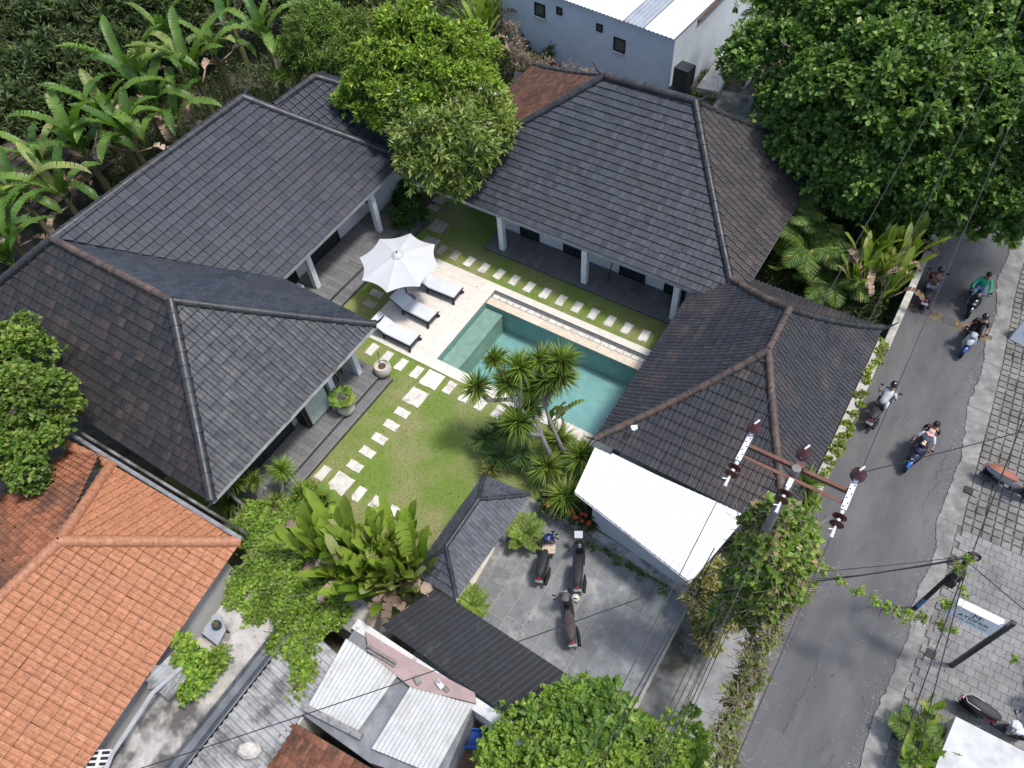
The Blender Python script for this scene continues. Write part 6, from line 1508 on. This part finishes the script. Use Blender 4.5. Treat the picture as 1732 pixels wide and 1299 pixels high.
    mb = MB(); mb.box((-.36, .0, .27), (.42, .20, .22)); mb.build('engine', M_rim, o, bevel=.03)
    mb = MB(); mb.tube([(-.30, -.16, .26), (-.55, -.18, .28), (-.92, -.18, .36)], [.025, .06, .055], 8); mb.build('exhaust', M_plastic, o, smooth=True)
    mb = MB(); mb.box((-.87, 0, .48), (.14, .16, .02), M=Matrix.Rotation(R(-50), 3, 'Y')); mb.build('rear_fender', M_plastic, o)
    if plate: mb = MB(); mb.box((-.925, 0, .54), (.012, .24, .10), M=Matrix.Rotation(R(22), 3, 'Y')); mb.build('number_plate', M_plate, o)
    return o
PK = 'scooters parked in the slate yard'
blk = paint('black', (.012, .013, .016))
s1 = scooter('black and blue scooter parked in the yard with cloth on its floorboard', (7.88, -8.82, .015), math.atan2(1.40, -.42), blk, mat('seat_black', (.018, .019, .022), .6), paint('dark_blue', (.015, .03, .12)), lean=-.14, steer=.35, group=PK)
mb = MB(); mb.box((.22, -.02, .47), (.34, .42, .03), .2); mb.box((.22, -.02, .39), (.30, .36, .14), .2); mb.build('floor_cloth', mat('cream_cloth', (.55, .45, .36), .9, var=.15, scale=6, dirt=(.5, .18, .14), dirt_scale=5, dirt_amt=(.6, .7)), s1)
s2 = scooter('black scooter with white number plate parked in the yard beside the kerb', (8.88, -8.50, .015), math.atan2(1.25, -.62), blk, MATS['seat_black'], None, lean=-.14, steer=.3, group=PK)
mb = MB(); mb.box((.72, 0, .95), (.22, .26, .015), M=Matrix.Rotation(R(-25), 3, 'Y')); mb.build('front_plate', M_plate, s2)
s3 = scooter('bronze scooter with brown seat parked in the yard, nearest the carport', (9.42, -10.10, .015), math.atan2(1.32, -1.0), paint('bronze', (.10, .085, .07)), mat('seat_brown', (.075, .052, .045), .6), paint('grey', (.14, .13, .12)), lean=-.12, steer=-.3, group=PK)
mb = MB(); mb.ball((0, 0, 0), (.13, .125, .12), 14, 10); o = mb.build('helmet', mat('cream_helmet', (.66, .60, .45), .35, coat=.4), smooth=True); o.location = s3.matrix_basis @ Vector((.27, -.30, 1.06)); tag(o, 'cream helmet hanging on the bronze scooter handlebar', 'helmet')
PV = 'scooters parked on the pavement'
s4 = scooter('black and silver scooter with tan seat at the right edge of the pavement', (19.42, 1.02, .07), R(-8), paint('silver', (.30, .32, .35)), mat('seat_tan', (.26, .085, .05), .55), blk, lean=.12, steer=.2, group=PV)
s5 = scooter('black and white scooter with red badge at the lower right pavement', (20.55, -6.62, .07), R(-6), blk, MATS['seat_black'], paint('white', (.62, .63, .64)), lean=.12, steer=.2, group=PV)
mb = MB(); mb.ball((-.10, -.145, .54), (.12, .02, .07), 10, 6); mb.build('badge', mat('red_badge', (.35, .02, .02), .35), s5, smooth=True)

# ================================================================== people
def skin_mesh(name, chains, m, parent, root=0, sub=1):
    """one continuous surface grown over joined bones; chains are lists of (point, radius), equal points merge"""
    me = bpy.data.meshes.new(name); bm = bmesh.new(); lay = bm.verts.layers.skin.verify(); seen_ = {}
    def vert(p, r_):
        key = tuple(round(c, 3) for c in p)
        if key not in seen_:
            v = bm.verts.new(p); rr_ = r_ if isinstance(r_, tuple) else (r_, r_); v[lay].radius = rr_; v[lay].use_root = len(seen_) == 0; seen_[key] = v
        return seen_[key]
    for chn in chains:
        vs = [vert(*c) for c in chn]
        for a, b in zip(vs, vs[1:]):
            if a is not b and bm.edges.get((a, b)) is None: bm.edges.new((a, b))
    bm.to_mesh(me); bm.free()
    o = link_mesh(name, me, m, parent)
    md = o.modifiers.new('skin', 'SKIN'); md.use_smooth_shade = True; md.branch_smoothing = .4
    sd_ = o.modifiers.new('smooth', 'SUBSURF'); sd_.levels = sub; sd_.render_levels = sub
    return o
SKIN = mat('skin_tan', (.36, .19, .12), .6); SKINB = mat('skin_brown', (.22, .11, .07), .6)
def person(label, sc, off=0.0, shirt=None, trousers=None, skin=SKIN, head=None, hair=None, hands=True, s=1.0, lean=.12, sleeves='short', helmet=None, kneeout=.17, cap=None, long_hair=False, glasses=False, look=0.0):
    """a rider on the scooter sc; local frame of the scooter, hips at x = -0.28 + off"""
    o = thing('person', label, 'person'); o.matrix_basis = sc.matrix_basis.copy()
    hx = -.26 + off; z0 = .86; V = lambda x, y, z: (hx + x * s, y * s, z0 + z * s)
    pel, sp, chs, nk = V(0, 0, .05), V(.04, 0, .22), V(lean, 0, .42), V(lean + .03, 0, .56)
    hd0, hd1 = V(lean + .06, 0, .63), V(lean + .075, 0, .73)
    arms = []; legs = []
    for sy in (-1, 1):
        sh = V(lean - .01, sy * .17, .48)
        if hands: el = (hx + .26 * s, sy * .30 * s, z0 + .24 * s); ha = (.26, sy * .30, 1.02); fi = (.30, sy * .31, 1.025)
        else: el = V(.12, sy * .26, .22); ha = V(.30, sy * .16, .12); fi = V(.36, sy * .14, .12)
        arms.append((sh, el, ha, fi)); hip = V(.03, sy * .09, .02)
        kn = V(.40, sy * kneeout, -.08); an = V(.34, sy * (kneeout - .01), -.48); ft = V(.52, sy * kneeout, -.52); legs.append((hip, kn, an, ft))
    ch_ = [[(pel, (.13 * s, .11 * s)), (sp, (.12 * s, .10 * s)), (chs, (.145 * s, .105 * s)), (nk, .05 * s), (hd0, (.07 * s, .075 * s)), (hd1, (.088 * s, .095 * s)), (V(lean + .07, 0, .80), .06 * s)], [(hd0, .07 * s), (V(lean + .155, 0, .675), .028 * s)]]
    for sh, el, ha, fi in arms:
        ch_.append([(chs, (.145 * s, .105 * s)), (sh, .055 * s), (el, .04 * s), (ha, .032 * s), (fi, .036 * s)])
    for hip, kn, an, ft in legs: ch_.append([(pel, (.13 * s, .11 * s)), (hip, .085 * s), (kn, .06 * s), (an, .042 * s), (ft, .036 * s)])
    skin_mesh('body', ch_, skin, o)
    k = 1.13
    sc_ = [[(pel, (.135 * s * k, .118 * s * k)), (sp, (.125 * s * k, .108 * s * k)), (chs, (.15 * s * k, .115 * s * k)), (V(lean + .02, 0, .51), .07 * s)]]
    for sh, el, ha, fi in arms:
        e2 = el if sleeves == 'long' else tuple(a + (b - a) * .8 for a, b in zip(sh, el)); c2 = [(chs, (.15 * s * k, .115 * s * k)), (sh, .07 * s), (e2, .052 * s)]
        if sleeves == 'long': c2.append((tuple(a + (b - a) * .9 for a, b in zip(el, ha)), .042 * s))
        sc_.append(c2)
    skin_mesh('shirt', sc_, shirt, o)
    tr_ = []
    for hip, kn, an, ft in legs: tr_.append([(pel, (.14 * s * k, .10 * s * k)), (hip, .098 * s), (kn, .073 * s), (an, .055 * s)])
    skin_mesh('trousers', tr_, trousers, o)
    for hip, kn, an, ft in legs:
        mb = MB(); mb.ball((ft[0] - .05 * s, ft[1], ft[2] - .02), (.12 * s, .05 * s, .045 * s), 8, 6); mb.build('shoe', M_plastic if skin is SKINB else mat('sandal', (.18, .12, .08), .7), o, smooth=True)
    hc_ = V(lean + .07, 0, .735)
    for sy in (-1, 1):
        mb = MB(); mb.ball((hc_[0] + .078 * s, hc_[1] + sy * .034 * s, hc_[2] - .01 * s), (.012 * s, .016 * s, .010 * s), 6, 4); mb.build('eye', M_black, o)
        mb = MB(); mb.ball((hc_[0] - .005, sy * .088 * s, hc_[2] - .015), (.02 * s, .012 * s, .03 * s), 6, 4); mb.build('ear', skin, o)
    mb = MB(); mb.box((hc_[0] + .083 * s, 0, hc_[2] - .065 * s), (.012 * s, .045 * s, .010 * s)); mb.build('mouth', mat('lips', (.25, .08, .07), .6), o)
    if glasses: mb = MB(); mb.box((hc_[0] + .088 * s, 0, hc_[2] - .005), (.02, .13 * s, .035 * s)); mb.build('sunglasses', M_black, o)
    if helmet:
        mb = MB(); vs_n = 14
        mb.ball((hc_[0] - .012, 0, hc_[2] + .03), (.135 * s, .125 * s, .13 * s), 14, 10); mb.build('helmet', helmet, o, smooth=True)
        mb = MB(); mb.ball((hc_[0] + .035, 0, hc_[2] + .0), (.098 * s, .105 * s, .055 * s), 12, 8); mb.build('visor', mat('visor', (.02, .02, .022), .12, coat=.8), o, smooth=True)
    else:
        mb = MB(); mb.ball((hc_[0] - .025, 0, hc_[2] + .03), (.105 * s, .10 * s, .10 * s), 12, 8); mb.build('hair', hair or mat('hair_black', (.012, .01, .009), .5), o, smooth=True)
    if cap:
        mb = MB(); mb.ball((hc_[0] - .01, 0, hc_[2] + .05), (.112 * s, .108 * s, .08 * s), 12, 8); mb.lathe([(.02, .03), (.11 * s, .03), (.115 * s, .045), (.02, .05)], 12, (hc_[0] + .09 * s, 0, hc_[2])); mb.build('cap', cap, o, smooth=True)
    if long_hair:
        mb = MB(); mb.tube([(hc_[0] - .03, 0, hc_[2] + .06), (hc_[0] - .12, .02, hc_[2] - .02), (hc_[0] - .22, .05, hc_[2] - .20), (hc_[0] - .26, .06, hc_[2] - .42)], [.09, .10, .09, .03], 8, squash=.7); mb.build('long_hair', mat('hair_dark', (.02, .014, .011), .5), o, smooth=True)
    return o
def cloth(name, c, var=.1, scale=9, **kw): return mat('cloth_' + name, c, .9, var=var, scale=scale, **kw)
RD = 'scooters riding along the road'
b1_ = scooter('dark scooter riding away beneath the heliconia leaves', (14.95, 8.2, 0), R(92), blk, MATS['seat_black'], paint('red', (.28, .02, .02)), group=RD)
person('rider in brown checked shirt and black helmet, riding away under the leaves', b1_, 0, cloth('check', (.20, .13, .09), .5, 14, dirt=(.03, .025, .02), dirt_scale=11, dirt_amt=(.48, .52)), cloth('grey_jeans', (.20, .22, .25)), SKINB, helmet=mat('helmet_black', (.012, .012, .014), .2, coat=.6))
b2_ = scooter('black scooter carrying the rider in the green jacket', (16.52, 8.55, 0), R(-88), blk, MATS['seat_black'], blk, group=RD)
person('bare-headed rider in a bright green jacket and blue jeans', b2_, 0, cloth('green', (.02, .36, .20)), cloth('jeans', (.13, .22, .34)), SKINB, sleeves='long', lean=.05)
b3_ = scooter('blue and white scooter carrying the rider all in black', (16.88, 6.5, 0), R(-95), paint('blue_deep', (.015, .06, .30)), MATS['seat_black'], paint('pale_grey', (.36, .38, .40)), group=RD)
person('rider in black jacket and black helmet facing the camera', b3_, 0, cloth('black', (.012, .012, .014)), cloth('black_trousers', (.016, .016, .018)), SKIN, helmet=MATS['helmet_black'], lean=.16)
b4_ = scooter('dark scooter riding away beside the roadside wall', (14.98, 1.85, 0), R(82), blk, MATS['seat_black'], blk, group=RD)
p4 = person('rider in white T-shirt seen from behind near the roadside wall', b4_, .02, cloth('white', (.52, .54, .54)), cloth('dark_shorts', (.03, .032, .036)), SKIN, helmet=MATS['helmet_black'], lean=.34)
mb = MB(); mb.ball((-.28, -.16, 1.0), (.14, .07, .17), 10, 8); mb.build('white_bag', cloth('bag', (.62, .63, .64)), p4, smooth=True)
b5_ = scooter('bright blue scooter carrying a family of three', (16.55, .72, 0), R(-98), paint('blue', (.01, .12, .42)), MATS['seat_black'], paint('blue_black', (.012, .02, .05)), group=RD)
person('driver in pale T-shirt and pink cap on the blue scooter', b5_, .06, cloth('pastel', (.50, .55, .66), .2, 5), cloth('shorts', (.06, .06, .08)), SKIN, cap=cloth('pink', (.55, .36, .34)), glasses=True, hair=mat('hair_fair', (.16, .09, .05), .6))
person('small child with pale hat seated in front on the blue scooter', b5_, .40, cloth('navy', (.02, .025, .06)), cloth('navy2', (.02, .025, .06)), SKIN, hands=False, s=.55, cap=cloth('straw', (.62, .48, .34)), kneeout=.2)
person('passenger with long dark hair behind the driver on the blue scooter', b5_, -.30, cloth('dark_top', (.02, .02, .022)), cloth('khaki', (.14, .115, .08)), SKIN, hands=False, long_hair=True)

# ================================================================== utility pole with crossarm and insulators
M_rust = mat('rusted_steel', (.17, .085, .06), .8, .2, var=.3, scale=6, dirt=(.09, .05, .04), dirt_scale=3)
M_galv = mat('galvanised', (.62, .63, .64), .5, .2, var=.08, scale=8); M_pole = mat('concrete_pole', (.20, .195, .175), .9, var=.2, scale=6, bmp=.4); M_porc = mat('brown_porcelain', (.05, .012, .010), .25, coat=.15, spec=.5)
px_, py_, pz_ = 13.26, -8.72, 10.55
up_ = thing('utility_pole', 'tall concrete utility pole with rusty crossarm and brown insulators', 'utility pole', (px_, py_, 0))
mb = MB(); mb.tube([(0, 0, 0), (0, 0, pz_ + .15)], [.125, .085], 14); mb.build('post', M_pole, up_, smooth=True)
for dy in (-.14, .14):
    mb = MB(); mb.box((.0, dy, pz_ - .02), (2.0, .07, .012)); mb.box((.0, dy + (.033 if dy < 0 else -.033), pz_ - .06), (2.0, .008, .08)); mb.build('crossarm', M_rust, up_)
mb = MB(); mb.box((.04, .16, pz_ + .03), (.16, .12, .10)); mb.build('clamp', M_rust, up_)
for dx in (-.98, 0.0, .98):
    if dx:
        mb = MB(); mb.box((dx, 0, pz_ + .03), (.10, .62, .04))
        mb.build('bracket', M_galv, up_)
        for k in range(6):
            mb = MB(); mb.lathe([(.014, 0), (.014, .012)], 6, (dx + (.025 if k % 2 else -.025), -.26 + .1 * k, pz_ + .05)); mb.build('bolt_hole', M_black, up_)
    else:
        mb = MB(); mb.box((dx, -.26, pz_ + .0), (.09, .20, .05)); mb.build('bracket', M_galv, up_)
    yb = .42
    mb = MB(); mb.lathe([(.03, 0), (.05, .08), (.05, .10)], 10, (dx, yb - .10 if dx else .30, pz_ + .03)); mb.build('pin', M_galv, up_)
    y0_ = yb if dx else .36
    mb = MB(); mb.lathe([(.05, .0), (.12, .02), (.135, .05), (.10, .085), (.075, .10), (.12, .12), (.135, .15), (.11, .18), (.06, .21), (.04, .25)], 20, (dx, y0_, pz_ + .04)); ins = mb.build('post_insulator', M_porc, up_, smooth=True)
    mb = MB(); mb.tube([(dx - .02, y0_, pz_ + .28), (dx + .03, y0_ + .12, pz_ + .30)], .02, 5); mb.build('wire_clamp', M_galv, up_)
    # strain string towards the camera
    ys = -.34 if dx else -.38; A_ = Matrix.Rotation(R(90), 3, 'X')
    for j in range(2):
        mb = MB(); mb.lathe([(.03, -.06), (.05, -.02), (.125, 0), (.13, .012), (.10, .03), (.03, .05)], 18, (dx, ys - .10 - .15 * j, pz_ - .02 - .02 * j), M=A_); mb.build('disc_insulator', M_porc, up_, smooth=True)
        mb = MB(); mb.lathe([(.045, 0), (.03, .07)], 10, (dx, ys + .02 - .15 * j, pz_ - .02 - .02 * j), M=A_); mb.build('disc_cap', M_galv, up_, smooth=True)
    mb = MB(); mb.tube([(dx, ys - .28, pz_ - .05), (dx, ys - .52, pz_ - .08)], [.02, .035], 6); mb.tube([(dx, ys - .36, pz_ - .06), (dx - .10, ys - .42, pz_ - .02)], .014, 5); mb.build('strain_clamp', M_galv, up_)
M_wire = mat('aluminium_wire', (.035, .037, .042), .7)
def wire(label, a, b, sag, r=.009, m=M_wire, n=20, group='overhead wires'):
    a, b = Vector(a), Vector(b); pts = [a.lerp(b, i / n) - Vector((0, 0, 4 * sag * (i / n) * (1 - i / n))) for i in range(n + 1)]
    mb = MB(); mb.tube(pts, r, 5); o = mb.build('overhead_wire', m); tag(o, label, 'wire', group); return o
nm = {-.98: 'left', 0: 'middle', .98: 'right'}
for dx in (-.98, 0, .98):
    y0_ = .44 if dx else .38
    wire('%s power wire from the crossarm away over the roofs' % nm[dx], (px_ + dx, py_ + y0_ + .1, pz_ + .31), (px_ + dx + .6, py_ + 48, pz_ + .2), .9)
    wire('%s power wire from the crossarm towards the bottom edge' % nm[dx], (px_ + dx, py_ - .88, pz_ - .09), (px_ + dx + .2, py_ - 40, pz_), .8)
M_cab = mat('black_cable', (.018, .018, .02), .7)
for i, (dx, z, s_, lab) in enumerate(((-1.1, 6.2, .4, 'thick black cable left of the pole running to the bottom edge'), (-1.0, 6.0, .55, 'second black cable beside the thick one left of the pole'), (-.25, 5.4, .5, 'black cable from the pole above the concrete drive'), (-.1, 5.3, .7, 'lower black cable above the concrete drive'), (.05, 5.2, .6, 'black cable close to the dry creeper'), (.2, 5.0, .8, 'lowest black cable under the dry creeper'), (.3, 5.1, .5, 'black cable nearest the road beside the dry creeper'))):
    wire(lab, (px_ + dx * .75, py_, z), (px_ + dx * 1.6, py_ - 30, z + .1), s_, .014 if i < 2 else .010, M_cab)
wire('service cable from the crossarm to the right across the road', (px_ + .98, py_ + .4, pz_ + .25), (22.5, 2.6, 7.5), .2, .010, M_cab)
wire('cable from the crossarm down to the left over the yard', (px_ - .1, py_, 6.4), (3.0, -20.5, 5.6), .3, .012, M_cab)
wire('creeper-laden cable across the road to the dark pole', (px_, py_, 4.7), (18.0, -4.5, 3.9), .25, .02, M_cab)
wire('thin cable across the road to the dark pole, upper', (px_, py_, 5.6), (18.0, -4.5, 4.0), .2, .010, M_cab)
wire('thin cable across the road to the dark pole, lower', (px_, py_, 5.2), (18.0, -4.5, 3.8), .4, .010, M_cab)
wire('cable from the dark pole past the right edge', (18.0, -4.5, 3.7), (24.5, -6.2, 3.4), .3, .014, M_cab)
wire('cable from the dark pole along the pavement to the bottom edge', (18.0, -4.5, 3.9), (17.2, -26, 5.5), .35, .016, M_cab)
wire('cable from the dark pole along the pavement, nearer the sign', (18.02, -4.5, 3.85), (18.6, -26, 5.3), .35, .014, M_cab)
wire('cable from the dark pole along the pavement towards the street tree', (18.0, -4.5, 4.05), (19.6, 30, 6.5), .6, .018, M_cab)
# coils of cable at the pole foot hidden in creeper
mb = MB()
for k in range(2):
    pts = [(px_ - .35 + .45 * math.cos(t / 14 * 6.283 + k), py_ - .35 + .12 * k, 4.0 + .45 * math.sin(t / 14 * 6.283 + k)) for t in range(15)]; mb.tube(pts, .02, 5, cap=False)
o = mb.build('cable_coil', M_cab); tag(o, 'coiled slack black cable hanging at the utility pole', 'cable')
# dark pole across the road
dp = thing('cable_pole', 'short dark cable pole with blue painted foot on the pavement', 'pole', (18.02, -4.5, 0))
M_dpole = mat('dark_steel', (.035, .03, .028), .7, .3, var=.4, scale=5, dirt=(.10, .08, .06), dirt_scale=4)
mb = MB(); mb.tube([(0, 0, 0), (0, 0, 4.15)], [.07, .055], 10); mb.build('post', M_dpole, dp, smooth=True)
mb = MB(); mb.tube([(0, 0, .35), (0, 0, .95)], [.076, .074], 10); mb.build('painted_band', mat('faded_blue', (.10, .17, .30), .8, var=.4, scale=9), dp, smooth=True)
for z, d in ((2.9, (.26, .16, .34)), (2.45, (.22, .2, .3))): mb = MB(); mb.box((.12, -.06, z), d); mb.build('junction_box', M_plastic, dp, bevel=.02)
mb = MB()
for k in range(3): mb.tube([(.08 + .16 * math.cos(t / 12 * 6.283), .1, 3.9 - .05 * k + .16 * math.sin(t / 12 * 6.283)) for t in range(13)], .014, 5, cap=False)
mb.build('cable_ring', M_cab, dp)
# hanging sign
sg = thing('shop_sign', 'white box sign with serif M emblem on a black post', 'sign', (19.36, -5.62, 0))
mb = MB(); mb.box((0, 0, 1.9), (.11, .11, 3.8)); mb.build('post', M_black, sg)
mb = MB(); mb.box((-.64, .06, 3.08), (1.10, .22, .72)); mb.build('box', mat('sign_white', (.74, .76, .78), .4), sg, bevel=.012)
def text(body, size, loc, parent, m, name='lettering'):
    cu = bpy.data.curves.new(name, 'FONT'); cu.body = body; cu.size = size; cu.align_x = 'CENTER'; cu.extrude = .003; t = bpy.data.objects.new('tmp_text', cu); COL.objects.link(t)
    bpy.context.view_layer.update(); me = bpy.data.meshes.new_from_object(t.evaluated_get(bpy.context.evaluated_depsgraph_get())); bpy.data.objects.remove(t)
    o = link_mesh(name, me, None, parent); me.materials.clear(); me.materials.append(m); o.location = loc; o.rotation_euler = (R(90), 0, 0); return o
M_ink = mat('dark_ink', (.03, .045, .06), .6)
text('M', .26, (-.64, -.055, 3.20), sg, M_ink); text('ATOMIX', .19, (-.64, -.055, 3.0), sg, M_ink)
mb = MB()
for k in range(24): a = k / 24 * 6.283; mb.box((-.64 + .15 * math.cos(a), -.054, 3.28 + .13 * math.sin(a)), (.022, .004, .012))
mb.build('emblem_ring', mat('grey_ink', (.42, .45, .48), .6), sg)
for x, w in ((-.93, .26), (-.62, .24), (-.34, .20)): mb = MB(); mb.box((x, -.053, 2.87), (w, .006, .035)); mb.build('small_print', mat('blue_grey_ink', (.16, .22, .28), .6), sg)
# folding board at the right edge
ab = thing('folding_board', 'white folding notice board on the pavement at the right edge', 'notice board', (*(18.540, 7.799), .06), R(-15))
for s_ in (1, -1):
    mb = MB(); mb.box((0, s_ * .19, .45), (.62, .03, .92), M=Matrix.Rotation(s_ * R(-22), 3, 'X').inverted() if False else Matrix.Rotation(s_ * R(22), 3, 'X')); pn = mb.build('panel', mat('board_white', (.62, .65, .68), .6), ab)
    if s_ < 0:
        for zz, w, c in ((.30, .34, M_ink), (.12, .22, M_ink), (-.02, .10, mat('red_ink', (.4, .05, .06), .6))):
            mb = MB(); mb.box((0, 0, 0), (w, .006, .05)); q = mb.build('print', c, pn); Mx = Matrix.Rotation(-R(22), 4, 'X'); q.location = Vector((0, -.19, .45)) + Mx.to_3x3() @ Vector((0, -.018, zz)); q.rotation_euler = Mx.to_euler()
mb = MB(); mb.tube([(-.33, -.36, 0), (-.33, 0, .9)], .016, 5); mb.build('leg', M_fascia_l, ab)
# satellite dish beside the blue-grey building
sdh = thing('satellite_dish', 'small grey satellite dish at the corner of the blue-grey building', 'dish', (1.053, 14.544, 2.000))
mb = MB(); mb.lathe([(.02, 0), (.15, .03), (.24, .10)], 14, M=Matrix.Rotation(R(60), 3, 'Y')); mb.build('bowl', M_fascia_l, sdh, smooth=True)
mb = MB(); mb.tube([(0, 0, -1.0), (0, 0, 0)], .02, 6); mb.build('mast', M_black, sdh)
